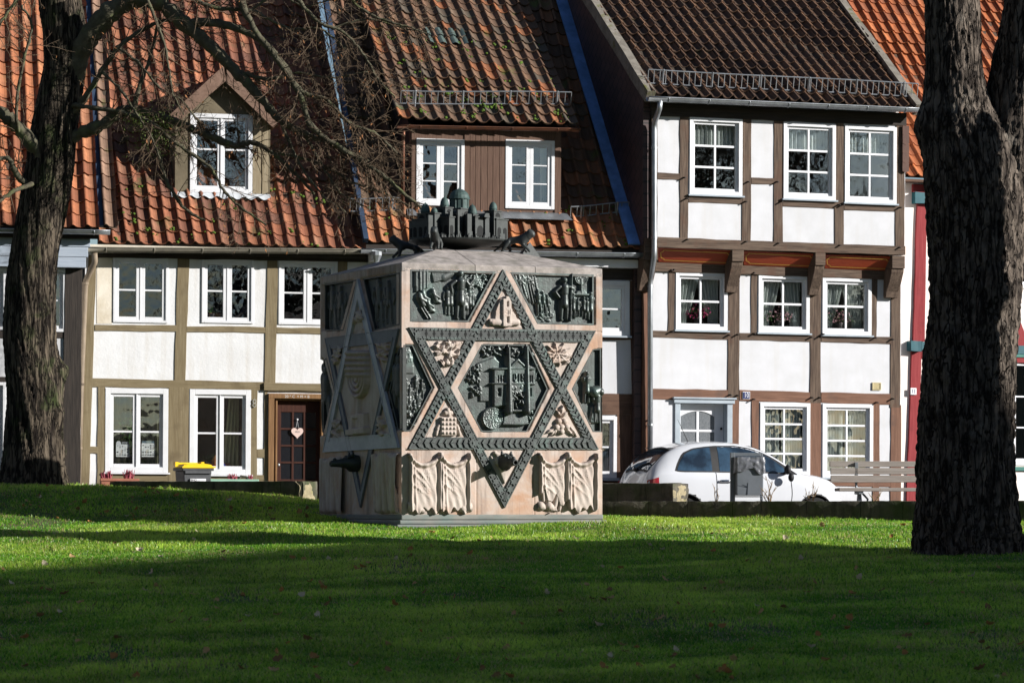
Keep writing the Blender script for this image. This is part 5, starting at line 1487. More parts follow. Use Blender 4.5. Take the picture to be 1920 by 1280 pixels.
def f_fruit(r):
    leafset([(1052, 768, -1.4, 9, .03), (1046, 775, -2.2, 8, .026), (1059, 776, -.8, 8, .026)] + [(1030 + i * 5, 811 - abs(i - 1) * 3, 2.6 - i * .4, 8, .024) for i in range(4)] + [(1064 + i * 4, 806 + (i % 2) * 5, .5 + i * .2, 8, .024) for i in range(4)])(r)
    for x, y in ((1046, 790), (1057, 790), (1051, 800), (1042, 801), (1061, 800), (1051, 809)): r.cap((x, y), (x + .3, y), 0.045, 0.045, 0.02, 1.1)
carved([(1050.8, 753.5), (1086.5, 819.8), (1014.2, 819.8)], f_fruit)
def f_flower(r):
    cx_, cy_ = 946, 864
    for i in range(18):
        a = i * 2 * PI / 18
        x, y = cx_ + 17 * math.cos(a), cy_ + 11 * math.sin(a)
        r.cap((cx_ + 10 * math.cos(a), cy_ + 10 * math.sin(a)), (x, y), 0.035, 0.025, 0.02, 1.2)
    for i in range(9):
        r.cap((936 + i * 2.3, 874), (940 + i * 1.2, 893 + (4 - abs(i - 4)) * 3), 0.03, 0.012, 0.02, 1.2)
    for i in range(12): r.cap((R2.uniform(926, 966), R2.uniform(847, 858)), (R2.uniform(930, 962), R2.uniform(847, 862)), 0.028, 0.02, 0.02, 1.1)
carved([(906.4, 843.0), (981.5, 843.2), (945.4, 909.5)], f_flower)

# ---- bronze water spouts (animal heads)
def spout(fr, px, py, parent, ml=None):
    u, v = fr.uv(px, py, FD + .05); mb = MB()
    n = 16
    def rg(y, rx, rz, dz=0.0, wob=0.0):
        return [(u + rx * math.cos(2 * PI * k / n) * (1 + wob * math.cos(3 * 2 * PI * k / n)), y, v + dz + rz * math.sin(2 * PI * k / n) * (1 + wob * math.cos(4 * 2 * PI * k / n))) for k in range(n)]
    st = [rg(-FD, .10, .11), rg(-FD - .07, .105, .12, 0, .06), rg(-FD - .14, .095, .11, .0, .10), rg(-FD - .20, .075, .08, .01, .05), rg(-FD - .26, .062, .062, .0), rg(-FD - .34, .052, .05, -.005), rg(-FD - .42, .046, .044, -.01), rg(-FD - .43, .030, .028, -.012), rg(-FD - .38, .026, .024, -.012)]
    vs = [p for s_ in st for p in s_]; fs = []
    for i in range(len(st) - 1):
        for k in range(n): fs.append((i * n + k, i * n + (k + 1) % n, (i + 1) * n + (k + 1) % n, (i + 1) * n + k))
    mb.add(vs, fs)
    for sd in (-1, 1):
        mb.ball((u + sd * .055, -FD - .17, v + .085), .028); mb.ball((u + sd * .035, -FD - .25, v + .05), .018)
        mb.tube([(u + sd * .06, -FD - .12, v + .09), (u + sd * .075, -FD - .11, v + .15)], [.03, .008], 6)
    mb.ball((u, -FD - .36, v + .045), .03)
    o = mb.build('spout', M_bronze_dark, parent, smooth=True)
    if ml is not None: o.matrix_local = ml
spout(MA, 946, 866, MEM)

# ---- carved drapery
def drape(fr, pegs, ybot, texts, heads, seed, ml=None, gap=None, m=None):
    x0, x1 = pegs[0][0] - 3, pegs[-1][0] + 4
    yt = min(p[1] for p in pegs) - 4
    r = Relief(fr, [(x0, yt), (x1, yt), (x1, ybot + 8), (x0, ybot + 8)], res=0.0068, w=FD + 0.001)
    R3 = random.Random(seed)
    PZ = [r.p(*p) for p in pegs]; zb = r.p(pegs[0][0], ybot)[1]
    H = np.zeros_like(r.H); M_ = np.zeros(H.shape, dtype=bool)
    for a, b in zip(PZ[:-1], PZ[1:]):
        t = (r.X - a[0]) / (b[0] - a[0]); ok = (t >= 0) & (t <= 1); tc = np.clip(t, 0, 1)
        top = a[1] + (b[1] - a[1]) * tc - 0.135 * 4 * tc * (1 - tc) * (1 - .3 * tc)
        bot = zb + 0.03 * np.sin(tc * 9 + seed) + 0.03 * np.cos(tc * 23 + seed) + 0.05 * (tc - .5) ** 2
        d = top - r.Z
        cond = ok & (d > 0) & (r.Z > bot)
        Hh = 0.055 + 0.0 * d
        # swag roll along the top edge, then diagonal folds from the left peg
        Hh = Hh + 0.030 * np.exp(-((d - 0.03) / 0.028) ** 2) - 0.020 * np.exp(-((d - 0.085) / 0.03) ** 2)
        for fy, sl_, amp in ((0.18, 0.75, .022), (0.36, 0.62, .018), (0.60, 0.5, .016)):
            yy = a[1] - fy * 0.35 - (tc * (b[0] - a[0])) * sl_ * (1 + .6 * tc)
            Hh = Hh + amp * np.exp(-((r.Z - yy + fy * .3) / 0.022) ** 2) * np.clip(1.15 - 1.5 * tc, 0, 1) * np.clip(tc * 8, 0, 1)
        # upright folds near the pegs
        Hh = Hh + 0.040 * np.exp(-((tc - 0.03) / 0.045) ** 2) + 0.032 * np.exp(-((tc - 0.97) / 0.05) ** 2) + 0.020 * np.exp(-((tc - 0.12 - .10 * d) / 0.04) ** 2) - 0.018 * np.exp(-((tc - 0.90 + .05 * d) / 0.04) ** 2)
        Hh = Hh + np.clip(d - .45, 0, 1) * 0.05 * (0.5 + 0.5 * np.sin(tc * 26 + 3 * d + seed)) + 0.004 * np.sin(r.X * 60 + r.Z * 22)
        H = np.where(cond, np.maximum(H, Hh), H); M_ |= cond
    r.H = H
    for rows, a, b in zip(texts, PZ[:-1], PZ[1:]):
        for k, tx in enumerate(rows):
            r.text(tx, a[0] + 0.10, a[1] - 0.19 - k * 0.088, 0.062, 0.005, 0.052)
    r.H = np.where(M_, r.H, 0)
    if gap:
        q = [r.p(*g) for g in gap]; m_ = pip(r.X, r.Z, q); r.H = np.where(m_, 0, r.H); M_ &= ~m_
    for p in pegs:
        r.cap((p[0], p[1]), (p[0] + .4, p[1] + 2), 0.028, 0.022, 0.06, 1.1)
    for (x, y, rad) in heads:
        r.cap((x, y), (x + 2, y + 1.5), rad * 1.1, rad, 0.0, 1.15); r.cap((x + 4, y + 2.5), (x + 5, y + 4), rad * .5, rad * .4, rad * .7, .9)
        r.cap((x + 3.4, y - .5), (x + 3.7, y - .4), rad * .14, None, rad * .95, 1)
    r.H += np.random.RandomState(seed).normal(0, .0007, r.H.shape)
    r.mask = r.H > 0.006
    o = r.build('carved_drapery', m or M_marble_pale, MEM)
    if ml is not None: o.matrix_local = ml
drape(MA, [(766.5, 852.5), (824.5, 851.5), (879.0, 852.5)], 957, (('LEGRE', 'KOEN', 'ERG', 'IONS'), ('SEDS', 'SILL', 'UNO', 'ION')), [(771, 948, .062), (789, 955, .045), (831, 948, .06), (866, 952, .052), (879, 950, .06)], 3)
drape(MA, [(1010.0, 852.5), (1063.5, 851.2), (1117.5, 852.8)], 955, (('IVET', 'HESCO', 'AMLAN'), ('RUSI', 'ASUS', 'ARA')), [(1013, 948, .058), (1029, 949, .060)], 8, gap=[(1004, 934), (1019, 916), (1024, 938), (1033, 940), (1040, 925), (1050, 952), (1062, 936), (1066, 960), (1004, 962)])
r = Relief(MA, [(1010, 920), (1062, 920), (1062, 962), (1010, 962)], res=0.007, w=FD + 0.0005)
r.cap((1024, 915), (1028, 945), 0.055, 0.035, 0.0, 1.2); r.cap((1016, 915), (1018, 938), 0.03, 0.02, 0.02, 1.2); r.cap((1046, 918), (1040, 948), 0.05, 0.03, 0.01, 1.1); r.cap((1052, 930), (1048, 955), 0.035, 0.02, 0.02, 1.1)
for i in range(5): r.cap((1030 + i * 2.4, 949 + i * .5), (1032 + i * 2.6, 956 + i * .3), 0.014, 0.009, 0.03, 1.2)
r.mask = r.H > 0.004
r.build('carved_hand', M_marble_pale, MEM)

# ---- face B (in the shade)
def fb(x, y): return (595 + x / 2.459, 480 + y / 2.4615)
fc = Relief(MBf, [(606.5, 521), (757, 506), (757, 965), (606.5, 973)], res=0.02, base=FD)
fc.mask[:] = True
bTL = [fb(35, 130), fb(184, 108), fb(120, 345), fb(35, 345)]; bTR = [fb(212, 104), fb(380, 75), fb(380, 318), fb(265, 345)]
bSL = [fb(28, 480), fb(42, 470), fb(85, 640), fb(40, 830), fb(28, 830)]; bSR = [fb(395, 420), fb(376, 425), fb(332, 625), fb(372, 800), fb(395, 805)]
for pp in (bTL, bTR, bSL, bSR): fc.area(pp, 0.0, mode='set')
o = fc.build('marble_facing', M_marble, MEM); o.matrix_local = REL_B
for k, pp in enumerate((bTL, bTR, bSL, bSR)):
    r = Relief(MBf, pp, res=0.012, w=0.002)
    cxp = sum(p[0] for p in pp) / len(pp); ys = [p[1] for p in pp]
    for i in range(5): r.figure(cxp + rr.uniform(-14, 14) * (1 if k < 2 else .3), min(ys) + rr.uniform(8, 20), max(ys) - rr.uniform(2, 20), base=0.01, k=.5)
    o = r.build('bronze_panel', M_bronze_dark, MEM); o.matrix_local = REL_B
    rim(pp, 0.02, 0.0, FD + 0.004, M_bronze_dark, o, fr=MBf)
upB = [fb(35, 905), fb(195, 106), fb(383, 884)]; dnB = [fb(42, 378), fb(382, 335), fb(205, 1160)]
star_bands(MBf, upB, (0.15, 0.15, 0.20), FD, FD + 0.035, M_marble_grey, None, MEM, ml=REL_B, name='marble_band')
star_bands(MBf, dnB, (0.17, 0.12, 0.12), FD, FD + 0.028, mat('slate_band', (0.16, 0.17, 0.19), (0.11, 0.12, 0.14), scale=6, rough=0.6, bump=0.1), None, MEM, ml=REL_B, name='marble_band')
r = Relief(MBf, [fb(150, 425), fb(262, 400), fb(305, 620), fb(250, 838), fb(160, 845), fb(112, 630)], res=0.01, w=FD + 0.001)
for i in range(4):
    rad = 5 + i * 11.5
    for t in range(12):
        a0, a1 = PI * t / 12, PI * (t + 1) / 12
        r.cap(fb(200 + rad * math.cos(a0), 565 + rad * 2.1 * math.sin(a0)), fb(200 + rad * math.cos(a1), 565 + rad * 2.1 * math.sin(a1)), 0.030, None, 0.035, 1.8)
    for sd in (-1, 1):
        for j in range(5): r.cap(fb(200 + sd * rad, 450 + j * 25), fb(200 + sd * rad, 462 + j * 25), 0.046, 0.028, 0.03, 1.9)
r.cap(fb(200, 560), fb(200, 770), 0.03, 0.04, 0.02, 1.2)
r.area([fb(165, 735), fb(235, 725), fb(235, 800), fb(165, 810)], 0.07); r.area([fb(180, 750), fb(205, 748), fb(205, 790), fb(180, 792)], 0.03, mode='set'); r.area([fb(158, 800), fb(242, 790), fb(242, 818), fb(158, 828)], 0.10)
o = r.build('carved_relief', M_marble_pale, MEM); o.matrix_local = REL_B
for tri in ([fb(195, 195), fb(240, 340), fb(165, 350)], [fb(65, 420), fb(125, 412), fb(97, 540)], [fb(275, 400), fb(345, 390), fb(310, 545)], [fb(98, 700), fb(135, 840), fb(65, 850)], [fb(305, 680), fb(350, 830), fb(270, 840)]):
    cx_ = sum(p[0] for p in tri) / 3; cy_ = sum(p[1] for p in tri) / 3
    carved(tri, leafset([(cx_ + R2.uniform(-9, 9), cy_ + R2.uniform(-16, 16), R2.uniform(0, 6.28), R2.uniform(3, 7), .035) for _ in range(14)], k=1.0), ml=REL_B, fr=MBf, res=0.012)
for pegsB, sd in (([fb(32, 935), fb(130, 925)], 21), ([fb(262, 915), fb(385, 905)], 22)):
    x0, x1 = pegsB[0][0], pegsB[1][0]
    r = Relief(MBf, [(x0, pegsB[0][1]), (x1, pegsB[1][1]), (x1, fb(0, 1180)[1]), (x0, fb(0, 1185)[1])], res=0.012, w=FD + 0.001)
    R3 = random.Random(sd)
    for i in range(9):
        xa = x0 + (x1 - x0) * (i + .5) / 9; r.cap((xa, pegsB[0][1] + 4 + 6 * math.sin(i * 1.1)), (xa + R3.uniform(-4, 4), fb(0, 1165)[1]), R3.uniform(.06, .10), R3.uniform(.05, .09), 0.01, .9)
    r.mask &= r.H > 0.004
    o = r.build('carved_drapery', M_marble_pale, MEM); o.matrix_local = REL_B
spout(MBf, *fb(175, 955), MEM, ml=REL_B)

# ---- domed city model and lions on top
cx0, cy0 = ctr
def at_px(px, yy):     # local x so that the piece appears at px when its local depth is cy0+yy
    Yd = (MA.M @ Vector((cx0, cy0 + yy, ZT))).y
    tgt = (px - 960.0) / F
    lo_, hi_ = -2.0, 5.0
    for _ in range(40):
        mid = (lo_ + hi_) / 2; p_ = MA.M @ Vector((mid, cy0 + yy, ZT))
        if p_.x / p_.y < tgt: lo_ = mid
        else: hi_ = mid
    return mid
Yc = (MA.M @ Vector((cx0, cy0, ZT))).y
def zpx(y): return (HZ - y) / F * Yc - MA.O.z
zc = zpx(452)
mb = MB()
mb.lathe([(0.10, zpx(468)), (0.16, zpx(466)), (0.62, zpx(458.5)), (0.72, zpx(455)), (0.73, zc), (0.3, zc + 0.002)], 28, (cx0, cy0, 0))
CTH = R(-62)
CROT = Matrix.Rotation(CTH, 4, 'Z')
def blk(px, yy, sx, sy, ytop, ybot=452, m_=None, top=0.0):
    x = at_px(px, yy); M4 = Matrix.Translation((x, cy0 + yy, 0)) @ CROT
    (m_ or mb).box(-sx / 2, sx / 2, -sy / 2, sy / 2, zpx(ybot), zpx(ytop), 0, M4)
    if top: (m_ or mb).box(-sx / 2 - top, sx / 2 + top, -sy / 2 - top, sy / 2 + top, zpx(ytop + 1.2), zpx(ytop - .9), 0, M4)
    return M4
ARCH_SHADE = []
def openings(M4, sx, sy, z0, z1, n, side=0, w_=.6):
    """flat dark arches, shade of openings painted onto the front (-y) or right (+x) face of a block"""
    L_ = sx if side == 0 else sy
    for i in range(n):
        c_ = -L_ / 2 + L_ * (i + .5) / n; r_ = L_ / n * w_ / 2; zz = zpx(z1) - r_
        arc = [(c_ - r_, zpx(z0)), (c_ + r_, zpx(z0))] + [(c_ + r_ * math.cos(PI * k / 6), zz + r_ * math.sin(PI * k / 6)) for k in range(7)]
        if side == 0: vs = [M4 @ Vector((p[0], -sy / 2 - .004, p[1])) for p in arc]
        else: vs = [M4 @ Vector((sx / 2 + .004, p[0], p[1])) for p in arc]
        ho_ = MB().add(vs, [tuple(range(len(vs)))]); ARCH_SHADE.append(ho_)
def house(px, yy, sx, sy, ytop, ng=0, nr=0, top=.012, arch=(447, None)):
    M4 = blk(px, yy, sx, sy, ytop, top=top)
    z1 = ytop + (452 - ytop) * .38
    if ng: openings(M4, sx, sy, arch[0], arch[1] or z1, ng, 0)
    if nr: openings(M4, sx, sy, arch[0], arch[1] or z1, nr, 1)
    return M4
house(806, -.02, .40, .30, 414, 4, 2); house(834, -.24, .34, .22, 412, 3, 2); house(862, .05, .46, .40, 408, 0, 3); house(890, -.30, .20, .22, 410, 2, 1)
house(897, .12, .40, .30, 409, 0, 0); house(928, -.12, .26, .26, 411, 2, 2); house(918, .18, .22, .22, 415, 0, 2); house(786, .14, .20, .22, 416, 2, 0); house(852, .38, .5, .3, 412)
house(861, .05, .29, .29, 392, 0, 1, arch=(404, 396)); house(833.5, -.2, .165, .165, 393, 1, 1, arch=(402, 396)); house(797.5, .0, .16, .16, 404, 1, 1, arch=(411, 406)); house(885.5, -.3, .15, .15, 406, 1, 1, arch=(415, 409)); house(924.5, -.18, .17, .17, 396, 1, 1, arch=(407, 399)); house(814, -.27, .12, .12, 405)
for px_, yy, yt in ((846, -.36, 402), (861, -.38, 398), (879, -.44, 406), (912, -.34, 402), (940, -.22, 409), (806, -.36, 410), (944, -.05, 412)):
    blk(px_, yy, .030, .095, yt); blk(px_, yy, .045, .11, 438)
for px_, yy, rr_, yt in ((845, -.05, .075, 401), (897, -.30, .062, 407), (905, .05, .07, 406)):     # barrel roofs
    x = at_px(px_, yy); M4 = Matrix.Translation((x, cy0 + yy, 0)) @ CROT
    arc = [(rr_ * math.cos(PI * k / 8), zpx(yt + 4) + rr_ * math.sin(PI * k / 8)) for k in range(9)]
    vs = [M4 @ Vector((-.16, p[0], p[1])) for p in arc] + [M4 @ Vector((.16, p[0], p[1])) for p in arc]
    mb.add(vs, [tuple(range(9)), tuple(range(17, 8, -1))] + [(i + 1, i, 9 + i, 10 + i) for i in range(8)])
for i in range(60):
    p_ = rr.uniform(790, 945); yy = -rr.uniform(.42, .60) * (1 - abs(p_ - 862) / 190); xa = at_px(p_, yy); h_ = rr.uniform(.02, .065); mb.tube([(xa, cy0 + yy, zc), (xa + rr.uniform(-.01, .01), cy0 + yy, zc + h_)], [.018, .009], 5); mb.ball((xa, cy0 + yy, zc + h_ + .006), .011, 5, 4)
CM = mb.build('city_model', M_bronze_dark, MEM)
for ho_ in ARCH_SHADE: ho_.build('painted_arch_shade', M_shade_joint, CM)  # flat near-black faces paint the shade inside the arches
def dome(px, yy, ytop, ybase, rpx, drum, name='dome'):
    x = at_px(px, yy); rad = rpx / F * Yc; z0 = zpx(ybase); z1 = zpx(ytop); zd = zpx(drum)
    d = MB(); hgt = z1 - z0
    pr = [(rad * 0.92, zd), (rad * .92, z0 - .012), (rad * 1.06, z0 - .010), (rad * 1.06, z0)] + [(rad * math.cos(a), z0 + hgt * math.sin(a) * .96) for a in [R(v) for v in (5, 20, 36, 52, 67, 80)]] + [(rad * .10, z1 - hgt * .03), (rad * .06, z1 + hgt * .07), (0.003, z1 + hgt * .10)]
    d.lathe(pr, 18, (x, cy0 + yy, 0))
    n_ = 8
    for k in range(n_):
        a = 2 * PI * k / n_; c_ = (x + rad * .93 * math.cos(a), cy0 + yy + rad * .93 * math.sin(a))
        d.tube([(c_[0], c_[1], zd), (c_[0], c_[1], z0 - .01)], rad * .09, 5)
    d.build(name, M_verdigris, CM, smooth=False, bevel=0.0)
dome(861, .05, 353, 372, 19.5, 392); dome(797.5, .0, 383, 399, 8.8, 404); dome(833.5, -.2, 372.5, 388, 8.2, 393); dome(814, -.27, 394, 402, 6.2, 405); dome(885.5, -.3, 386, 402, 8.6, 408); dome(924.5, -.18, 378, 391, 7.8, 397); dome(907, .3, 397, 401, 4, 404)

def skin_mesh(name, nodes, edges, m, parent, sub=1):
    me = bpy.data.meshes.new(name); me.from_pydata([n[0] for n in nodes], edges, []); 
    o = bpy.data.objects.new(name, me); COL.objects.link(o)
    sk = o.modifiers.new('skin', 'SKIN'); sb = o.modifiers.new('sub', 'SUBSURF'); sb.levels = sub; sb.render_levels = sub
    for v, n in zip(me.skin_vertices[0].data, nodes): v.radius = (n[1], n[1])
    me.skin_vertices[0].data[0].use_root = True
    dg = bpy.context.evaluated_depsgraph_get(); dg.update()
    m2 = bpy.data.meshes.new_from_object(o.evaluated_get(dg)); m2.name = name
    bpy.data.objects.remove(o); bpy.data.meshes.remove(me)
    m2.materials.clear(); m2.materials.append(m)
    for p_ in m2.polygons: p_.use_smooth = True
    o = bpy.data.objects.new(name, m2); COL.objects.link(o)
    if parent is not None: o.parent = parent
    return o
lion_n = [((-.02, 0, .19), .055), ((.10, 0, .20), .070), ((.165, 0, .245), .078), ((.215, 0, .28), .058), ((.275, 0, .262), .032), ((-.14, 0, .17), .060), ((-.19, 0, .13), .03), ((-.27, 0, .07), .013), ((-.33, 0, .03), .016),
          ((.11, .045, .12), .030), ((.12, .048, .045), .020), ((.15, .05, .012), .022), ((.10, -.045, .12), .030), ((.17, -.05, .06), .020), ((.215, -.05, .012), .022),
          ((-.14, .05, .11), .038), ((-.09, .058, .055), .022), ((-.12, .058, .012), .02), ((-.14, -.05, .11), .038), ((-.18, -.058, .055), .022), ((-.20, -.058, .012), .02), ((.19, .03, .335), .014), ((.19, -.03, .335), .014), ((.12, 0, .275), .045)]
lion_e = [(0, 1), (1, 2), (2, 3), (3, 4), (0, 5), (5, 6), (6, 7), (7, 8), (1, 9), (9, 10), (10, 11), (1, 12), (12, 13), (13, 14), (5, 15), (15, 16), (16, 17), (5, 18), (18, 19), (19, 20), (3, 21), (3, 22), (2, 23)]
for k, (px, yb, yaw_, sc_) in enumerate(((764, 484, 225 - 35, 1.0), (818, 474, 262, 0.95), (968, 472, -12, 1.0))):
    L_ = skin_mesh('lion', lion_n, lion_e, M_bronze_dark, MEM, sub=2)
    yy = (.72, -.66, -.62)[k]
    x = at_px(px, yy)
    # height of the sloping cap under the lion
    dmax = max(abs(x - ctr[0]) / ((MW + FD) / 2), abs(cy0 + yy - ctr[1]) / ((MD + FD) / 2)); qn = q / ((MW + FD) / 2)
    zz = ZT + cz_ * min(1.0, max(0.0, (1 - dmax) / (1 - qn)))
    L_.location = (x, cy0 + yy, zz - 0.01); L_.rotation_euler = (0, 0, R(yaw_ - 24)); L_.scale = (sc_,) * 3
    if k == 2:
        fl = MB(); xx = at_px(990, -.1)
        fl.add([(xx - .22, cy0 - .2, zz - .12), (xx + .26, cy0 - .2, zz - .16), (xx + .02, cy0 - .12, zz + .2), (xx - .22, cy0 + .1, zz - .12), (xx + .26, cy0 + .1, zz - .16)], [(0, 1, 2), (1, 4, 2), (4, 3, 2), (3, 0, 2), (0, 3, 4, 1)])
        fl.ball((xx - .03, cy0 - .13, zz + .22), .04)
        fl.build('book_stand', M_bronze_dark, MEM)
# ------------------------------------------------------------------ ground, walls, street
BY = np.array([-60, 8, 20, 24, 30, 36, 41, 43.5, 46, 51, 60.0]); BZ = np.array([-1.75, -1.68, -1.45, -1.30, -1.05, -0.77, -0.55, -0.42, -0.275, -0.20, -0.2])
LX = np.array([-40, -7.1, -3.2, -1.0, 1.5, 6.0, 40]); LZ = np.array([0.57, 0.55, 0.30, 0.12, 0.05, -0.06, -0.06])
WX = np.array([-60, -6.4, -3.2, -3.0, 0.6, 1.39, 7.6, 14, 60.0]); WY = np.array([52.95, 52.85, 51.35, 51.6, 52.0, 51.6, 49.6, 49.0, 49.0])
def ground_z(X, Y):
    X = np.asarray(X, float); Y = np.asarray(Y, float)
    b = np.interp(Y, BY, BZ); t = np.clip((Y - 45.8) / 5.4, 0, 1); t = t * t * (3 - 2 * t)
    z = b + np.interp(X, LX, LZ) * t
    z = z + 0.018 * np.sin(X * 1.3 + Y * .4) + 0.014 * np.sin(Y * 1.1 - X * .7) + 0.010 * np.sin(X * 3.1 - Y * 2.3)
    z = z - 0.55 * np.clip((np.abs(X) - 20) / 40, 0, 1)
    return z
M_soil = mat('lawn_soil', (0.055, 0.095, 0.016), (0.075, 0.075, 0.030), scale=1.4, detail=9, rough=0.95, bump=0.5, bscale=14, bdist=0.03, c3=(0.040, 0.100, 0.012), s3=0.8, lo3=0.45, hi3=0.65)
xs = np.concatenate([[-900, -400, -150, -80, -50, -35, -25, -18], np.arange(-14, 14.01, 0.2), [18, 25, 35, 50, 80, 150, 400, 900]])
ys = np.concatenate([[-400, -150, -60, -30, -15, -5, 3, 9, 14, 18], np.arange(20, 54.01, 0.2), [56, 60, 70, 90, 140, 300, 900]])
GX, GY = np.meshgrid(xs, ys, indexing='ij')
GZ = ground_z(GX, GY)
GZ = np.where(GY > np.interp(GX, WX, WY) + 0.14, np.minimum(GZ, -0.75), GZ)
V = np.stack([GX, GY, GZ], -1).reshape(-1, 3)
i, j = np.meshgrid(np.arange(len(xs) - 1), np.arange(len(ys) - 1), indexing='ij')
a = (i * len(ys) + j).ravel()
lawn = np_mesh('lawn', V, np.stack([a, a + len(ys), a + len(ys) + 1, a + 1], 1), 4, M_soil, smooth=True)
tag(lawn, kind='structure')

M_asph = mat('asphalt', (0.055, 0.055, 0.056), (0.085, 0.083, 0.080), scale=3, detail=9, rough=0.95, bump=0.4, bscale=120, bdist=0.004)
M_cobble = mat('paving', (0.13, 0.125, 0.12), (0.19, 0.18, 0.165), scale=5, detail=6, rough=0.9, bump=0.4, bscale=18, bdist=0.01)
sx_ = np.array([-60, -8, -2, 2, 4, 60.0]); sz_ = np.array([-0.22, -0.22, -0.30, -0.43, -0.45, -0.45])
A = np.zeros((6, 2, 3))
for k in range(6):
    A[k, 0] = (sx_[k], np.interp(sx_[k], WX, WY) + 0.3, sz_[k]); A[k, 1] = (sx_[k], 66, sz_[k])
tag(MB().grid(A).build('street', M_asph), kind='structure')
pv = MB()
for xa, xb in ((0.7, 2.5), (2.5, 4.5), (4.5, 6.5), (6.5, 8.5), (8.5, 14)):
    ya, yb = np.interp(xa, WX, WY) + 0.32, np.interp(xb, WX, WY) + 0.32
    pv.add([(xa, ya, -0.28), (xb, yb, -0.28), (xb, 53.0, -0.28), (xa, 53.0, -0.28), (xa, 53.0, -0.6), (xb, 53.0, -0.6)], [(0, 1, 2, 3), (3, 2, 5, 4)])
tag(pv.build('pavement', M_cobble), kind='structure')

# ---- rough stone retaining walls
M_stone = mat('mossy_stone', (0.060, 0.055, 0.044), (0.105, 0.095, 0.072), scale=6, detail=9, rough=0.95, bump=0.8, bscale=22, bdist=0.02, c3=(0.040, 0.055, 0.016), s3=2.4, lo3=0.45, hi3=0.62, amt3=0.85, streak=((0.020, 0.018, 0.014), .8, 2.0))
M_stone_pale = mat('pale_sandstone', (0.30, 0.255, 0.16), (0.20, 0.17, 0.105), scale=7, detail=9, rough=0.95, bump=0.9, bscale=16, bdist=0.03, c3=(0.17, 0.17, 0.035), s3=4, lo3=0.55, hi3=0.68, amt3=0.7)
from mathutils import noise as mnoise
def stone_wall(name, label, p0, p1, z0a, z0b, z1a, z1b, th, seed, m=M_stone, end_m=None, blen=0.55, courses=2):
    """row of rough blocks from p0 to p1 (front face), bottom z0a..z0b, top z1a..z1b; one joined wall"""
    p0 = Vector((*p0, 0)); p1 = Vector((*p1, 0)); d = (p1 - p0); L_ = d.length; d.normalize(); nb = Vector((-d.y, d.x, 0))
    if nb.y < 0: nb = -nb
    root = thing(name, label, 'wall', loc=(p0.x, p0.y, z0a))
    R4 = random.Random(seed)
    def chunk(s0, s1, ca, cb, mb, last=False):
        n = 8
        # rough box
        for face in range(5):
            A = np.zeros((n + 1, n + 1, 3))
            for i in range(n + 1):
                for j in range(n + 1):
                    u_, v_ = i / n, j / n
                    if face == 0: a_, b_, c_ = u_, 0, v_
                    elif face == 1: a_, b_, c_ = u_, v_, 1
                    elif face == 2: a_, b_, c_ = 1, u_, v_
                    elif face == 3: a_, b_, c_ = 0, u_, v_
                    else: a_, b_, c_ = u_, 1, v_
                    s_ = s0 + (s1 - s0) * a_; t_ = s_ / L_
                    zb = z0a + (z0b - z0a) * t_; zt = z1a + (z1b - z1a) * t_
                    f_ = ca + (cb - ca) * c_
                    p = p0 + d * s_ + nb * (th * b_); z = zb + (zt - zb) * f_ - z0a
                    # rounded corners
                    ex = min(a_, 1 - a_) * (s1 - s0); ez = min(c_, 1 - c_) * (zt - zb) * (cb - ca)
                    q_ = Vector((p.x, p.y, z)) * 5
                    nn = mnoise.noise(q_ + Vector((seed, 0, 0))) * 0.020 + mnoise.noise(q_ * 3.1) * 0.014
                    inset = 0.012 * math.exp(-ex / 0.018) + 0.010 * math.exp(-ez / 0.018)
                    p = p + nb * ((nn + inset) * (1 if b_ < .5 else -1))
                    if face in (2, 3): p = p + d * (nn * 1.6 * (1 if face == 2 else -1))
                    if c_ > .98 and cb > .98: z += nn * 0.5 - 0.003
                    A[i, j] = (p.x - p0.x, p.y - p0.y, z)
            mb.grid(A)
    mb = MB()
    for c_ in range(courses):
        s_ = -R4.uniform(0, .2) if c_ else 0.0
        s_ = max(s_, 0.0)
        while s_ < L_ - 0.01:
            e = min(L_, s_ + blen * R4.uniform(.6, 1.5))
            if L_ - e < 0.2: e = L_
            ca, cb = c_ / courses, (c_ + 1) / courses
            chunk(s_ + .003, e - .003, ca + (0.004 if c_ else 0), cb - (0.004 if c_ < courses - 1 else 0), mb); s_ = e
    mb.build('stone_courses', m, root, smooth=True)
    if end_m is not None:
        e = MB(); n = 16; A = np.zeros((n + 1, n + 1, 3))
        for i in range(n + 1):
            for j in range(n + 1):
                p = p0 + d * (L_ + 0.02) + nb * (th * i / n); z = (z0b - z0a) + (z1b - z0b) * j / n * 0.995
                q_ = Vector((p.x, p.y, z)) * 6
                nn = mnoise.noise(q_) * .05 + mnoise.noise(q_ * 2.7) * .025
                cr = 0.06 * (abs(2 * i / n - 1) ** 6 + abs(2 * j / n - 1) ** 6)
                A[i, j] = (p.x - p0.x + d.x * (nn - cr), p.y - p0.y + d.y * (nn - cr), z)
        e.grid(A).build('broken_end', end_m, root, smooth=True)
    return root
def wp(px, Y): return ((px - 960.0) / F * Y, Y)
stone_wall('stone_wall', 'low mossy stone wall left of the memorial, below the olive timbered house', wp(205, 52.75), wp(566, 51.35), -0.2, -0.1, 0.405, 0.395, 0.52, 1, end_m=M_stone_pale, courses=1, blen=.9)
stone_wall('stone_wall', 'higher dark stone wall ending in a pale broken block in front of the car', wp(1010, 52.9), wp(1262, 51.9), -0.45, -0.45, 0.375, 0.37, 0.62, 2, end_m=M_stone_pale, courses=2)
stone_wall('stone_wall', 'long low dark stone wall along the lawn below the bench and litter bin', wp(1120, 51.65), wp(1925, 49.65), -0.55, -0.6, 0.085, 0.095, 0.42, 3, courses=2, blen=.6)
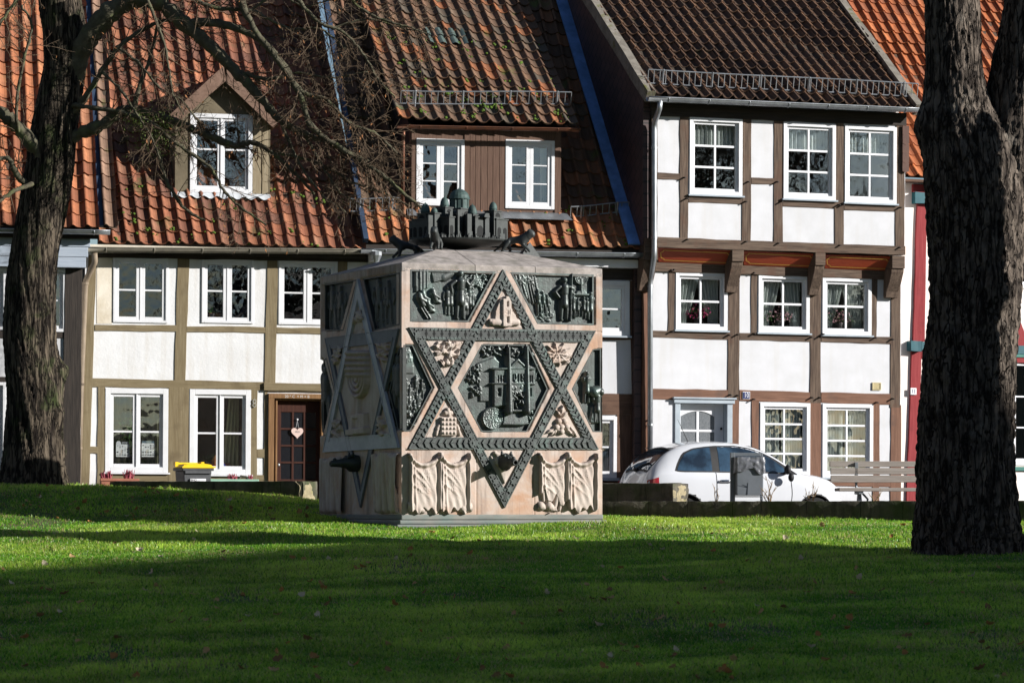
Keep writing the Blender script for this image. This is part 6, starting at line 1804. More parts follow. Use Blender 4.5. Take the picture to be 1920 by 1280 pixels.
# ------------------------------------------------------------------ trees
M_bark_l = mat('bark_mossy', (0.100, 0.080, 0.058), (0.012, 0.009, 0.007), scale=8, detail=10, stretch=(1.8, 1.8, 0.26), lo=0.42, hi=0.58, rough=0.95, spec=0.15, bump=1.0, bscale=14, bstretch=(1.6, 1.6, 0.28), bdist=0.05, c3=(0.040, 0.062, 0.016), s3=2.6, lo3=0.52, hi3=0.68, amt3=0.6, crack=((0.010, 0.008, 0.006), 9.0, (1.7, 1.7, 0.18), 0.09, 0.025))
M_bark_r = mat('bark_flaky', (0.15, 0.122, 0.098), (0.022, 0.017, 0.014), scale=8, detail=10, stretch=(1.4, 1.4, 0.32), lo=0.38, hi=0.62, rough=0.95, spec=0.15, bump=1.0, bscale=11, bstretch=(1.4, 1.4, 0.32), bdist=0.07, c3=(0.20, 0.175, 0.145), s3=2.6, lo3=0.60, hi3=0.72, amt3=0.7, crack=((0.014, 0.011, 0.009), 7.0, (1.7, 1.7, 0.26), 0.09, 0.035))
M_limb = mat('bark_limb', (0.060, 0.052, 0.036), (0.105, 0.098, 0.066), scale=9, detail=8, rough=0.95, spec=0.15, bump=0.6, bscale=30, bdist=0.012, c3=(0.105, 0.125, 0.045), s3=4, lo3=0.54, hi3=0.68, amt3=0.7)
M_twig = mat('twig_bark', (0.085, 0.060, 0.040), (0.14, 0.10, 0.066), scale=6, rough=0.9, spec=0.15, bump=0)
M_leaf_dead = leafy('dead_leaf', (0.26, 0.115, 0.045), trans=0.3, colattr=False, rough=0.8)
M_mistle = leafy('mistletoe_leaf', (0.11, 0.15, 0.035), trans=0.35, colattr=False, rough=0.6)

def crspline(P_, n):
    P_ = np.asarray(P_, float); out = []
    m = len(P_)
    for i in range(m - 1):
        p0, p1, p2, p3 = P_[max(i - 1, 0)], P_[i], P_[i + 1], P_[min(i + 2, m - 1)]
        for k in range(n):
            t = k / n
            out.append(0.5 * ((2 * p1) + (-p0 + p2) * t + (2 * p0 - 5 * p1 + 4 * p2 - p3) * t * t + (-p0 + 3 * p1 - 3 * p2 + p3) * t ** 3))
    out.append(P_[-1]); return np.array(out)

def trunk(name, path, Y, m, parent, amp=0.10, na=72, fk=7.0, seed=0, sub=14, twist=0.5, flare=None, plates=False, knots=()):
    """path: (centre px, row, half width px[, dY])"""
    ctr_ = [[(p[0] - 960) / F * (Y + (p[3] if len(p) > 3 else 0)), Y + (p[3] if len(p) > 3 else 0), (HZ - p[1]) / F * Y, p[2] / F * Y] for p in path]
    C_ = crspline(ctr_, sub); m_ = len(C_)
    A = np.zeros((m_, na + 1, 3))
    for i in range(m_):
        t = C_[min(i + 1, m_ - 1)][:3] - C_[max(i - 1, 0)][:3]; t /= np.linalg.norm(t)
        e1 = np.array([1.0, 0, 0]) - t * t[0]; e1 /= np.linalg.norm(e1); e2 = np.cross(t, e1)
        s_ = C_[i][2]
        for k in range(na + 1):
            a = 2 * PI * (k % na) / na; at = a + twist * s_
            q_ = Vector((math.cos(at) * fk * .32, math.sin(at) * fk * .32, s_ * 0.8 + seed))
            lo_ = mnoise.noise(q_ * 0.55) * 0.9
            rid = 1 - abs(mnoise.noise(Vector((math.cos(at) * fk * .9, math.sin(at) * fk * .9, s_ * (1.0 if plates else 0.9) + seed)))) * 2
            fine = mnoise.noise(Vector((math.cos(at) * fk * 2.2, math.sin(at) * fk * 2.2, s_ * (2.4 if plates else 2.2) - seed)))
            f2 = mnoise.noise(Vector((math.cos(at) * fk * 4.6, math.sin(at) * fk * 4.6, s_ * (3.6 if plates else 3.4) + seed)))
            crk = max(0.0, rid - .55) if not plates else max(0.0, 1 - abs(fine) * 5) + .6 * max(0.0, 1 - abs(f2) * 5)
            rr_ = C_[i][3] * (1 + amp * (0.75 * lo_ + 0.35 * (rid - .4) + 0.35 * fine + .22 * f2 - (.55 * crk if plates else .35 * crk)))
            if flare: rr_ *= 1 + flare * math.exp(-(i / m_) / 0.06) * (0.75 + 0.5 * math.cos(5 * a + 1.0))
            for kx, kz, kr, kh in knots:
                dd_ = ((s_ - kz) / kr) ** 2 + (((a - kx + PI) % (2 * PI) - PI) * C_[i][3] / kr) ** 2
                rr_ += kh * math.exp(-dd_) * (1 + .4 * fine)
            A[i, k] = C_[i][:3] + (e1 * math.cos(a) + e2 * math.sin(a)) * rr_
    return MB().grid(A).build(name, m, parent, smooth=True)

class Twigs:
    def __init__(s): s.V = []; s.Fq = []; s.n = 0
    def tube(s, pts, r0, r1, k=3):
        pts = np.asarray(pts); m = len(pts)
        t = np.gradient(pts, axis=0); t /= np.linalg.norm(t, axis=1)[:, None] + 1e-9
        up = np.array([0.3, 0.9, 0.2]); e1 = np.cross(t, up); e1 /= np.linalg.norm(e1, axis=1)[:, None] + 1e-9; e2 = np.cross(t, e1)
        rad = np.linspace(r0, r1, m)
        a = 2 * PI * np.arange(k) / k
        ring_ = pts[:, None, :] + rad[:, None, None] * (np.cos(a)[None, :, None] * e1[:, None, :] + np.sin(a)[None, :, None] * e2[:, None, :])
        s.V.append(ring_.reshape(-1, 3))
        i, j = np.meshgrid(np.arange(m - 1), np.arange(k), indexing='ij')
        j2 = (j + 1) % k
        s.Fq.append(np.stack([i * k + j, i * k + j2, (i + 1) * k + j2, (i + 1) * k + j], -1).reshape(-1, 4) + s.n)
        s.n += m * k
    def build(s, name, m, parent):
        return np_mesh(name, np.concatenate(s.V), np.concatenate(s.Fq), 4, m, parent, smooth=True)

def grow(tw, R5, p, d, L_, r, lvl, droop=0.25, k=5, maxl=2, leaf=None):
    n = max(4, int(L_ / 0.09)); pts = [p.copy()]; q = p.copy(); dd = d / np.linalg.norm(d)
    step = L_ / n
    bend = np.array([R5.gauss(0, .10), R5.gauss(0, .10), R5.gauss(0, .10)])
    for i in range(n):
        dd = dd + np.array([R5.gauss(0, .095), R5.gauss(0, .095), R5.gauss(0, .095)]) + bend * .5 + np.array([0, 0, -droop * .10 if i < n * .6 else droop * .12])
        dd /= np.linalg.norm(dd); q = q + dd * step; pts.append(q.copy())
    pts = np.array(pts)
    tw.tube(pts, r, max(r * .35, .0022), 5 if r > .012 else 3)
    if lvl < maxl:
        nchild = max(2, int(L_ / (0.13 if lvl == 0 else 0.085)))
        for c in range(nchild):
            t = R5.uniform(.12, 1.0); i = min(int(t * n), n - 1)
            base = pts[i]; tg = pts[min(i + 1, n)] - pts[i]; tg /= np.linalg.norm(tg) + 1e-9
            ax = np.array([R5.gauss(0, 1), R5.gauss(0, .6), R5.gauss(0, 1)]); ax -= tg * ax.dot(tg); ax /= np.linalg.norm(ax) + 1e-9
            an = R5.uniform(.45, 1.15); nd = tg * math.cos(an) + ax * math.sin(an)
            grow(tw, R5, base, nd, L_ * R5.uniform(.28, .55) * (1.05 - .45 * t), max(r * R5.uniform(.35, .55), .0026), lvl + 1, droop, k, maxl, leaf)
    elif leaf is not None and R5.random() < .12: leaf.append(pts[-1])

# ---- left tree: mossy leaning trunk with arching bare branches
YT = 52.2
base_l = P(62, 903, YT)
TL = thing('bare_tree', 'mossy tree with twisted trunk and bare branches arching over the orange roofs', 'tree', loc=(base_l.x, base_l.y, base_l.z))
class Rel:
    pass
def rel(o, root):
    o.matrix_parent_inverse = root.matrix_world.inverted() if False else Matrix.Translation(-Vector(root.location)); return o
o = trunk('trunk', [(60, 935, 66), (61, 905, 61), (63, 860, 55), (66, 790, 52), (67, 735, 52), (62, 690, 51), (57, 640, 49), (57, 590, 48), (60, 530, 47), (66, 470, 46), (74, 420, 46), (84, 370, 45), (93, 320, 44), (100, 265, 43), (108, 215, 42), (116, 165, 41), (122, 120, 40), (120, 60, 40), (112, 0, 40), (108, -80, 38), (100, -200, 34)], YT, M_bark_l, TL, amp=0.13, na=110, seed=3.3, sub=16, flare=.20, knots=((0.1, 2.05, .16, .10), (5.9, 1.45, .14, .05), (0.2, .9, .12, .05)))
rel(o, TL)
LIMBS = [  # (points px,row,dY), half width px start, end, spawn density
    ([(112, 190, .05), (136, 128, -.1), (165, 78, -.25), (205, 32, -.4), (255, 8, -.5), (300, 18, -.6), (345, 55, -.65), (395, 98, -.7), (440, 142, -.7), (478, 182, -.75), (522, 232, -.75), (571, 262, -.8), (640, 288, -.85), (700, 320, -.9)], 27, 3.0, 1.0),
    ([(104, 275, .05), (150, 252, -.15), (192, 238, -.3), (236, 212, -.3), (290, 222, -.35), (330, 234, -.4), (372, 252, -.45), (437, 279, -.5), (472, 274, -.5), (512, 294, -.55), (552, 330, -.6), (590, 372, -.6)], 15, 2.2, 1.0),
    ([(112, 205, 0), (148, 203, -.3), (215, 216, -.5), (279, 236, -.6), (332, 279, -.7), (393, 322, -.7), (418, 364, -.75), (452, 398, -.8), (500, 430, -.8)], 5.5, 2.0, .8),
    ([(112, 240, 0), (158, 190, -.3), (190, 140, -.4), (222, 98, -.5), (262, 68, -.5), (302, 50, -.5), (350, 45, -.5)], 6.5, 3, .8),
    ([(222, 98, -.5), (262, 130, -.6), (300, 176, -.7), (340, 200, -.8), (372, 240, -.8)], 3.2, 1.6, .8),
    ([(190, 140, -.4), (225, 176, -.6), (250, 215, -.7), (280, 262, -.8), (300, 310, -.9)], 3.2, 1.5, .8),
    ([(524, 232, -.75), (544, 279, -.8), (561, 316, -.8), (600, 370, -.85), (650, 408, -.9)], 4.2, 1.5, .9),
    ([(345, 55, -.65), (420, 60, -.8), (500, 100, -.9), (560, 187, -1.0), (583, 250, -1.0), (638, 289, -1.0), (677, 314, -1.0), (724, 346, -1.05), (768, 384, -1.1), (800, 410, -1.1)], 9, 2.4, 1.0),
    ([(430, -40, -.9), (470, 60, -1.0), (520, 128, -1.0), (566, 186, -1.0), (612, 202, -1.0), (655, 245, -1.0), (700, 262, -1.0), (745, 300, -1.0)], 7.5, 1.8, 1.0),
    ([(520, -40, -1.0), (560, 20, -1.1), (600, 62, -1.1), (640, 78, -1.1), (680, 118, -1.1), (705, 160, -1.1), (740, 200, -1.1)], 5, 1.5, 1.0),
    ([(640, -40, -1.1), (660, 20, -1.1), (705, 52, -1.15), (760, 70, -1.2), (800, 84, -1.2)], 4, 1.2, .9),
    ([(300, -60, -.8), (330, -10, -.8), (400, 30, -.9), (470, 36, -.9), (540, 70, -1), (600, 72, -1), (650, 110, -1.0)], 6.0, 1.5, 1.0),
    ([(620, 72, -1.1), (690, 56, -1.1), (760, 74, -1.15), (800, 78, -1.2)], 2.2, 1.0, .8),
    ([(440, 142, -.7), (500, 160, -.8), (560, 150, -.85), (620, 160, -.9), (690, 150, -1)], 4.2, 1.4, 1.0),
    ([(260, -40, -1.0), (285, 40, -1.0), (305, 90, -1.0), (318, 150, -1.0), (322, 185, -1.0), (345, 230, -1.0)], 4.0, 1.2, .7),
    ([(85, 300, -.2), (40, 250, -.3), (0, 215, -.35), (-60, 190, -.4)], 17, 9, .5), ([(70, 360, -.1), (35, 335, -.3), (10, 300, -.4), (-40, 330, -.5)], 8, 3, .6), ([(40, 262, -.3), (30, 215, -.5), (45, 120, -.5), (60, 60, -.5), (40, 20, -.5)], 4, 2, .7),
    ([(60, 350, -.4), (20, 368, -.6), (-20, 400, -.7)], 6, 3, .5), ([(250, 215, -.5), (262, 170, -.5), (282, 110, -.4), (300, 40, -.4)], 5.5, 2.5, .5), ([(385, 420, -.5), (345, 395, -.5), (312, 345, -.5), (300, 300, -.45), (290, 250, -.4)], 2.0, 5.0, .5),
    ([(522, 294, -.6), (600, 316, -.7), (660, 350, -.8), (720, 372, -.9), (770, 398, -1.0)], 3.4, 1.2, .9), ([(571, 262, -.8), (610, 330, -.85), (640, 372, -.9), (690, 400, -.9)], 3.2, 1.2, .8),
    ([(470, 36, -.9), (520, 10, -1.0), (570, 30, -1.0), (620, 20, -1.1), (690, 10, -1.2)], 3.0, 1.1, .9), ([(100, -60, -.5), (60, -20, -.7), (20, 30, -.8), (-20, 90, -.9)], 7, 2, .7),
]
lm = MB(); tw = Twigs(); R5 = random.Random(77); deadpts = []
for pts, r0, r1, dens in LIMBS:
    W_ = [[(p[0] - 960) / F * (YT + p[2]), YT + p[2], (HZ - p[1]) / F * YT] for p in pts]
    S_ = crspline(W_, 8); n = len(S_)
    S_ = S_ + np.array([[R5.gauss(0, .006), R5.gauss(0, .006), R5.gauss(0, .006)] for _ in range(n)])
    rad = [(r0 * (1 - (i / (n - 1)) ** .75) + r1 * (i / (n - 1)) ** .75) / F * YT * (1 + .10 * R5.gauss(0, 1)) for i in range(n)]
    lm.tube(S_, rad, 10 if r0 > 6 else 7)
    seg = np.linalg.norm(np.diff(S_, axis=0), axis=1); Ltot = seg.sum()
    nch = int(Ltot * 13.5 * dens)
    for c in range(nch):
        t = R5.uniform(.16, 1.0) ** .85; i = min(int(t * (n - 1)), n - 2)
        tg = S_[i + 1] - S_[i]; tg /= np.linalg.norm(tg) + 1e-9
        ax = np.array([R5.gauss(0, 1), R5.gauss(0, .5), R5.gauss(-.12, 1)]); ax -= tg * ax.dot(tg); ax /= np.linalg.norm(ax) + 1e-9
        an = R5.uniform(.5, 1.25); nd = tg * math.cos(an) + ax * math.sin(an)
        grow(tw, R5, S_[i], nd, R5.uniform(.22, .85), max(.0040, min(.010, rad[i] * .40)), 0, maxl=2, leaf=deadpts)
rel(lm.build('limb', M_limb, TL, smooth=True), TL)
rel(tw.build('twigs', M_twig, TL), TL)
dl = MB()
for p in deadpts[:900]:
    if R5.random() < .5: continue
    s_ = R5.uniform(.018, .04); a = Vector((R5.gauss(0, 1), R5.gauss(0, 1), R5.gauss(-1, .6))).normalized(); b = a.orthogonal().normalized(); c_ = Vector(p)
    dl.add([c_, c_ + a * s_ + b * s_ * .4, c_ + a * s_ * 2, c_ + a * s_ - b * s_ * .4], [(0, 1, 2, 3)])
rel(dl.build('withered_leaves', M_leaf_dead, TL), TL)
ml_ = MB()
for _ in range(1500):
    cpx = R5.gauss(300, 26); cpy = R5.gauss(246, 24)
    if R5.random() < .22: cpx, cpy = R5.gauss(255, 14), R5.gauss(222, 8)
    c_ = P(cpx, cpy, YT - .4 + R5.gauss(0, .16)); s_ = R5.uniform(.014, .026)
    a = Vector((R5.gauss(0, 1), R5.gauss(0, 1), R5.gauss(0, 1))).normalized(); b = a.orthogonal().normalized()
    ml_.add([c_, c_ + a * s_ + b * s_ * .45, c_ + a * s_ * 2, c_ + a * s_ - b * s_ * .45], [(0, 1, 2, 3)])
rel(ml_.build('mistletoe', M_mistle, TL), TL)

# ---- right tree: big dark double stem
YR = 41.0
base_r = P(1812, 1030, YR)
TR = thing('forked_tree', 'massive forked tree trunk at right with flaky grey bark, mostly in shade', 'tree', loc=(base_r.x, base_r.y, base_r.z))
rel(trunk('trunk', [(1812, 1062, 110), (1812, 1036, 102), (1810, 1000, 98), (1810, 940, 94), (1811, 860, 93), (1816, 760, 90), (1820, 680, 89), (1826, 600, 87), (1830, 520, 88), (1832, 440, 91), (1830, 370, 93), (1822, 310, 90), (1806, 250, 78), (1795, 190, 62), (1790, 120, 55), (1788, 40, 53), (1784, -60, 51), (1776, -260, 44)], YR, M_bark_r, TR, amp=0.11, na=130, seed=9.1, sub=18, twist=.25, flare=.34, plates=True, knots=((3.3, 4.75, .22, .10), (5.3, 2.6, .2, .05))), TR)
rel(trunk('stem', [(1850, 470, 62, .12), (1868, 400, 68, .12), (1886, 330, 68, .12), (1902, 250, 66, .14), (1918, 160, 65, .16), (1936, 60, 64, .18), (1956, -60, 60, .2), (1990, -260, 52, .2)], YR, M_bark_r, TR, amp=0.11, na=110, seed=5.7, sub=18, twist=.3, plates=True), TR)
lr = MB(); twr = Twigs(); R6 = random.Random(5)
for pts, r0 in (([(1780, -200), (1700, -420), (1560, -620), (1400, -760)], 30), ([(1990, -240), (2120, -500), (2300, -700)], 34), ([(1776, -240), (1800, -500), (1760, -800)], 36), ([(1990, -260), (1960, -520), (2010, -820)], 34), ([(1700, -420), (1620, -460), (1500, -440), (1380, -500)], 12)):
    W_ = [[(p[0] - 960) / F * YR, YR + R6.uniform(-.4, .4) * i, (HZ - p[1]) / F * YR] for i, p in enumerate(pts)]
    S_ = crspline(W_, 8); n = len(S_)
    lr.tube(S_, [r0 * (1 - .75 * i / (n - 1)) / F * YR for i in range(n)], 10)
    for c in range(14):
        i = R6.randrange(n // 3, n - 1); tg = S_[i + 1] - S_[i]; tg /= np.linalg.norm(tg)
        nd = tg + np.array([R6.gauss(0, .7), R6.gauss(0, .7), R6.gauss(.2, .6)])
        grow(twr, R6, S_[i], nd, R6.uniform(.8, 2.2), .02, 0, maxl=1)
rel(lr.build('limb', M_limb, TR, smooth=True), TR); rel(twr.build('twigs', M_twig, TR), TR)
# ------------------------------------------------------------------ grass blades (one mass)
M_grass = leafy('grass_blade', (0.05, 0.1, 0.02), trans=0.55, colattr=True, rough=0.38, spec=0.5)
rg = np.random.RandomState(11)
def patch(X, Y, seed, sc):
    r_ = np.random.RandomState(seed); v = np.zeros_like(X)
    for k in range(7):
        a = r_.uniform(0, 2 * PI); f_ = sc * r_.uniform(.5, 2.2); v += np.sin((X * math.cos(a) + Y * math.sin(a)) * f_ + r_.uniform(0, 6)) / 7 ** .5
    return v
NB = 800000
# more blades per square metre close to the camera
Yb = 23.2 + (52.8 - 23.2) * rg.rand(NB) ** 1.12
Xb = (rg.rand(NB) * 2 - 1) * (Yb * 0.158 + 0.35)
keep = (Yb < np.interp(Xb, WX, WY) + 0.02)
# not under the memorial or the tree trunks
mem = np.array(MA.Mi)
lx = mem[0, 0] * Xb + mem[0, 1] * Yb + mem[0, 3]; ly = mem[1, 0] * Xb + mem[1, 1] * Yb + mem[1, 3]
keep &= ~((lx > -.17) & (lx < MW + .14) & (ly > -.17) & (ly < MD + .14))
for b_, r_ in ((base_l, .5), (base_r, .66)):
    keep &= np.hypot(Xb - b_.x, Yb - b_.y) > r_
bare = patch(Xb, Yb, 3, 1.4) + .5 * patch(Xb, Yb, 4, 4.0)
keep &= ~((bare > 1.25) & (rg.rand(NB) < .70))
clov = patch(Xb, Yb, 21, 2.6) + .6 * patch(Xb, Yb, 22, 7.0)
dl_ = np.minimum(np.hypot(Xb - base_r.x, Yb - base_r.y) / 1.6, np.hypot(Xb - base_l.x, Yb - base_l.y) / 1.2)
keep &= ~((dl_ < 1) & (rg.rand(NB) < .55))
Xb, Yb = Xb[keep], Yb[keep]; n = len(Xb); clov = clov[keep]
Zb = ground_z(Xb, Yb)
pt_ = patch(Xb, Yb, 8, 1.1) * .7 + .5 * clov; pf = patch(Xb, Yb, 9, 5.0)
h = (0.038 + 0.011 * pt_ + 0.009 * pf) * rg.uniform(.55, 1.5, n); h = np.clip(h, .016, .12)
edge = np.clip(1 - (np.interp(Xb, WX, WY) - Yb) / .35, 0, 1); h *= 1 + .5 * edge
wd = rg.uniform(.0026, .0050, n) * (0.8 + Yb / 90)
an = rg.uniform(0, 2 * PI, n); lean = rg.uniform(.25, 1.1, n) * h; la = rg.uniform(0, 2 * PI, n)
dx, dy = np.cos(an) * wd, np.sin(an) * wd; ox, oy = np.cos(la) * lean, np.sin(la) * lean
V = np.zeros((n, 5, 3))
V[:, 0] = np.stack([Xb - dx, Yb - dy, Zb - .008], 1); V[:, 1] = np.stack([Xb + dx, Yb + dy, Zb - .008], 1)
V[:, 2] = np.stack([Xb + dx * .8 + ox * .35, Yb + dy * .8 + oy * .35, Zb + h * .58], 1); V[:, 3] = np.stack([Xb - dx * .8 + ox * .35, Yb - dy * .8 + oy * .35, Zb + h * .58], 1)
V[:, 4] = np.stack([Xb + ox, Yb + oy, Zb + h * np.sqrt(np.clip(1 - (lean / h) ** 2 * .5, .3, 1))], 1)
b0 = np.arange(n) * 5
tri = np.stack([b0, b0 + 1, b0 + 2, b0, b0 + 2, b0 + 3, b0 + 3, b0 + 2, b0 + 4], 1).reshape(-1, 3)
g1 = np.array([0.095, 0.31, 0.012]); g2 = np.array([0.42, 0.56, 0.075]); g3 = np.array([0.48, 0.41, 0.18]); g4 = np.array([0.030, 0.16, 0.006])
t = np.clip(.5 + .35 * pt_ + rg.normal(0, .28, n), 0, 1)[:, None]
col = g1 * (1 - t) + g2 * t
dk = (rg.rand(n) < .14)[:, None]; col = np.where(dk, g4, col); col = col * np.clip(1 + .16 * clov + .05 * patch(Xb, Yb, 33, .6), .45, 1.6)[:, None]
dry = (rg.rand(n) < (.08 + .20 * np.clip(patch(Xb, Yb, 35, 1.8) - .5, 0, 1.2) + .04 * np.clip(pf, 0, 1) + .10 * (bare[keep] > .9)))[:, None]; col = np.where(dry, g3 * rg.uniform(.6, 1.1, n)[:, None], col)
grass = np_mesh('grass', V.reshape(-1, 3), tri, 3, M_grass, col=np.repeat(col, 5, axis=0))
tag(grass, 'short green lawn grass with dry blades', 'grass', kind='stuff')

# ------------------------------------------------------------------ fallen leaves, each a thing
M_lit = [leafy('fallen_leaf_brown', (0.22, 0.13, 0.055), .25, False, .8), leafy('fallen_leaf_tan', (0.44, 0.29, 0.13), .25, False, .8), leafy('fallen_leaf_rust', (0.34, 0.17, 0.055), .25, False, .8), leafy('fallen_leaf_pale', (0.52, 0.44, 0.31), .25, False, .8)]
R7 = random.Random(31)
protos = []
for k in range(4):
    n_ = 10; A = np.zeros((n_ + 1, 5, 3)); cu = R7.uniform(.5, 1.3)
    for i in range(n_ + 1):
        t = i / n_; w_ = .030 * math.sin(PI * min(1, t * .96 + .03)) ** .7 * (1 + .18 * math.sin(t * 19))
        for j in range(5):
            s_ = (j - 2) / 2
            A[i, j] = ((t - .5) * .085, s_ * w_, .010 + cu * .35 * (s_ * w_) ** 2 / .03 + cu * .12 * (t - .5) ** 2 + .004 * math.sin(i * 1.7 + j))
    o = MB().grid(A).build('fallen_leaf', M_lit[k], smooth=True)
    protos.append(o)
def put_leaf(o, px, py):
    # march along the pixel ray until it meets the lawn
    for Yq in np.arange(23.0, 53.0, 0.05):
        z = (HZ - py) / F * Yq; x = (px - 960) / F * Yq
        if z <= ground_z(x, Yq): break
    o.location = (x, Yq, float(ground_z(x, Yq)) + R7.uniform(.02, .045)); o.rotation_euler = (R7.uniform(-.8, .8), R7.uniform(-.8, .8), R7.uniform(0, 6.28))
    s_ = R7.uniform(.6, 1.2); o.scale = (s_, s_, s_)
KL = ['dark brown curled leaf fallen on the lawn', 'tan dry leaf fallen on the lawn', 'rusty red leaf fallen on the lawn', 'pale bleached leaf fallen on the lawn']
spots = [(152, 528, 0), (270, 1114, 3), (405, 1133, 1), (325, 1175, 0), (395, 1180, 2), (430, 1010, 2), (147, 1212, 1), (1100, 1105, 1), (1142, 1113, 0), (1445, 1058, 3), (1825, 1088, 3), (1320, 1110, 0), (1142, 1241, 3), (1565, 1166, 1), (1590, 1168, 2), (1700, 1200, 0), (168, 985, 2)]
cnt = 0
for k in range(285):
    if k < len(spots) and spots[k][1] > 900: px, py, kk = spots[k]
    else:
        py = 985 + 295 * R7.random() ** 1.05; px = R7.uniform(0, 1920); kk = R7.choice([0, 0, 1, 1, 2, 2, 3])
        if R7.random() < .25: py = R7.uniform(912, 980); px = R7.uniform(5, 590)
        if 600 < px < 1150 and py < 1000: continue
    o = protos[kk] if cnt < 0 else protos[kk].copy()
    COL.objects.link(o); put_leaf(o, px, py)
    tag(o, KL[kk], 'leaf', ['brown leaves on the lawn', 'tan leaves on the lawn', 'rusty leaves on the lawn', 'bleached leaves on the lawn'][kk]); cnt += 1
for o in protos: bpy.data.objects.remove(o)
# ------------------------------------------------------------------ small white hatchback
M_car = mat('car_paint_white', (0.52, 0.535, 0.565), rough=0.25, spec=0.5, bump=0, coat=0.8)
M_carglass = mat('car_glass', (0.030, 0.062, 0.10), (0.008, 0.014, 0.022), scale=2.2, lo=.42, hi=.60, rough=0.03, spec=0.9, bump=0, coat=0.6)
M_carglass2 = glass_mat('car_side_glass', tint=(0.36, 0.50, 0.54), boost=3.0, minf=0.08, wob=0.0)
M_rubber = mat('tyre_rubber', (0.015, 0.015, 0.015), rough=0.85, bump=0.1)
M_chrome = mat('chrome', (0.62, 0.63, 0.65), rough=0.12, metal=1.0, bump=0)
M_redlamp = mat('tail_lamp_red', (0.35, 0.012, 0.014), rough=0.15, spec=0.6, bump=0, coat=0.6)
M_rim = mat('wheel_rim', (0.42, 0.43, 0.45), rough=0.35, metal=0.8, bump=0)
CY = -0.41
cp = P(1214, 1000, 53.9)
FC = Fr((cp.x, cp.y, CY), 19, 0.004)
CAR = thing('parked_car', 'small white rounded hatchback parked before the jettied house, behind the low wall', 'car', mat=FC.M)
CW = 1.63
xs_ = np.array([0.0, 0.03, 0.10, 0.22, 0.40, 0.60, 0.80, 1.05, 1.35, 1.65, 1.95, 2.20, 2.42, 2.62, 2.80, 3.00, 3.20, 3.38, 3.50, 3.56])
top = np.array([0.62, 0.84, 0.99, 1.14, 1.315, 1.415, 1.46, 1.488, 1.495, 1.475, 1.42, 1.325, 1.195, 1.06, 0.965, 0.945, 0.905, 0.83, 0.70, 0.52])
belt = np.array([0.60, 0.76, 0.87, 0.945, 0.965, 0.97, 0.975, 0.975, 0.97, 0.965, 0.96, 0.955, 0.945, 0.935, 0.915, 0.885, 0.84, 0.755, 0.62, 0.48])
hw = np.array([0.60, 0.68, 0.74, 0.775, 0.80, 0.81, 0.815, 0.815, 0.815, 0.815, 0.815, 0.812, 0.81, 0.805, 0.80, 0.785, 0.755, 0.70, 0.60, 0.45])
rw = np.array([0.42, 0.50, 0.53, 0.545, 0.555, 0.565, 0.58, 0.585, 0.59, 0.59, 0.585, 0.58, 0.58, 0.60, 0.62, 0.60, 0.56, 0.50, 0.42, 0.30])
xd = np.linspace(0, 3.56, 90)
def smoothc(y):
    v = np.interp(xd, xs_, y); k = np.array([1, 2, 3, 2, 1]) / 9.0
    p_ = np.pad(v, 2, mode='edge'); return np.convolve(p_, k, 'valid')
tp, bt, hh, rw_ = smoothc(top), smoothc(belt), smoothc(hw), smoothc(rw)
NS = 44
def section(i):
    b_, t_, h_, r_ = bt[i], tp[i], hh[i], rw_[i]
    low = 0.19
    cpnt = [(h_ * .90, low), (h_ * .965, low + .10), (h_ * .985, .36), (h_, .55 if b_ > .62 else b_ * .8), (h_ * .99, max(.56, b_ - .17)), (h_ * .965, b_ - .04), (h_ * .935, b_ + .015), (h_ + (r_ - h_) * .55, b_ + (t_ - b_) * .52), (r_ + .015, b_ + (t_ - b_) * .86), (r_ * .86, t_ - .030), (r_ * .5, t_ - .008), (0, t_)]
    cpnt[4] = (cpnt[4][0], min(cpnt[4][1], b_ - .05)); cpnt[3] = (cpnt[3][0], min(cpnt[3][1], cpnt[4][1] - .03)); cpnt[2] = (cpnt[2][0], min(cpnt[2][1], cpnt[3][1] - .03))
    return crspline([(y, z) for y, z in cpnt], 4)
SEC = [section(i) for i in range(len(xd))]
K = len(SEC[0])
A = np.zeros((len(xd), 2 * K - 1, 3))
for i, x in enumerate(xd):
    S_ = SEC[i]
    for k in range(K):
        A[i, k] = (x, CW / 2 - S_[k][0], S_[k][1]); A[i, 2 * K - 2 - k] = (x, CW / 2 + S_[k][0], S_[k][1])
# cut the wheel arches out of the body grid
mb = MB(); nv = 2 * K - 1
vs = A.reshape(-1, 3).tolist(); fs = []
wheels = [(0.66, 0.29), (2.96, 0.29)]
for i in range(len(xd) - 1):
    for k in range(nv - 1):
        c_ = (A[i, k] + A[i + 1, k + 1]) / 2
        if any(math.hypot(c_[0] - wx, c_[2] - wz) < 0.335 and abs(c_[1] - CW / 2) > .5 for wx, wz in wheels): continue
        a = i * nv + k; fs.append((a, a + nv, a + nv + 1, a + 1))
fs.append(tuple(range(nv))); fs.append(tuple((len(xd) - 1) * nv + k for k in range(nv)))
mb.add(vs, fs)
body = mb.build('body', M_car, CAR, smooth=True)
def side_y(x, z, off=0.004):
    i = min(max(int(round(x / 3.56 * (len(xd) - 1))), 0), len(xd) - 1); f_ = x / 3.56 * (len(xd) - 1); i0 = min(int(f_), len(xd) - 2); t = f_ - i0
    def yy(i):
        S_ = SEC[i]; zz = S_[:, 1]; j = np.searchsorted(zz, z)
        j = min(max(j, 1), K - 1); a, b = S_[j - 1], S_[j]; u = (z - a[1]) / max(b[1] - a[1], 1e-6)
        return a[0] + (b[0] - a[0]) * min(max(u, 0), 1)
    return yy(i0) * (1 - t) + yy(i0 + 1) * t + off
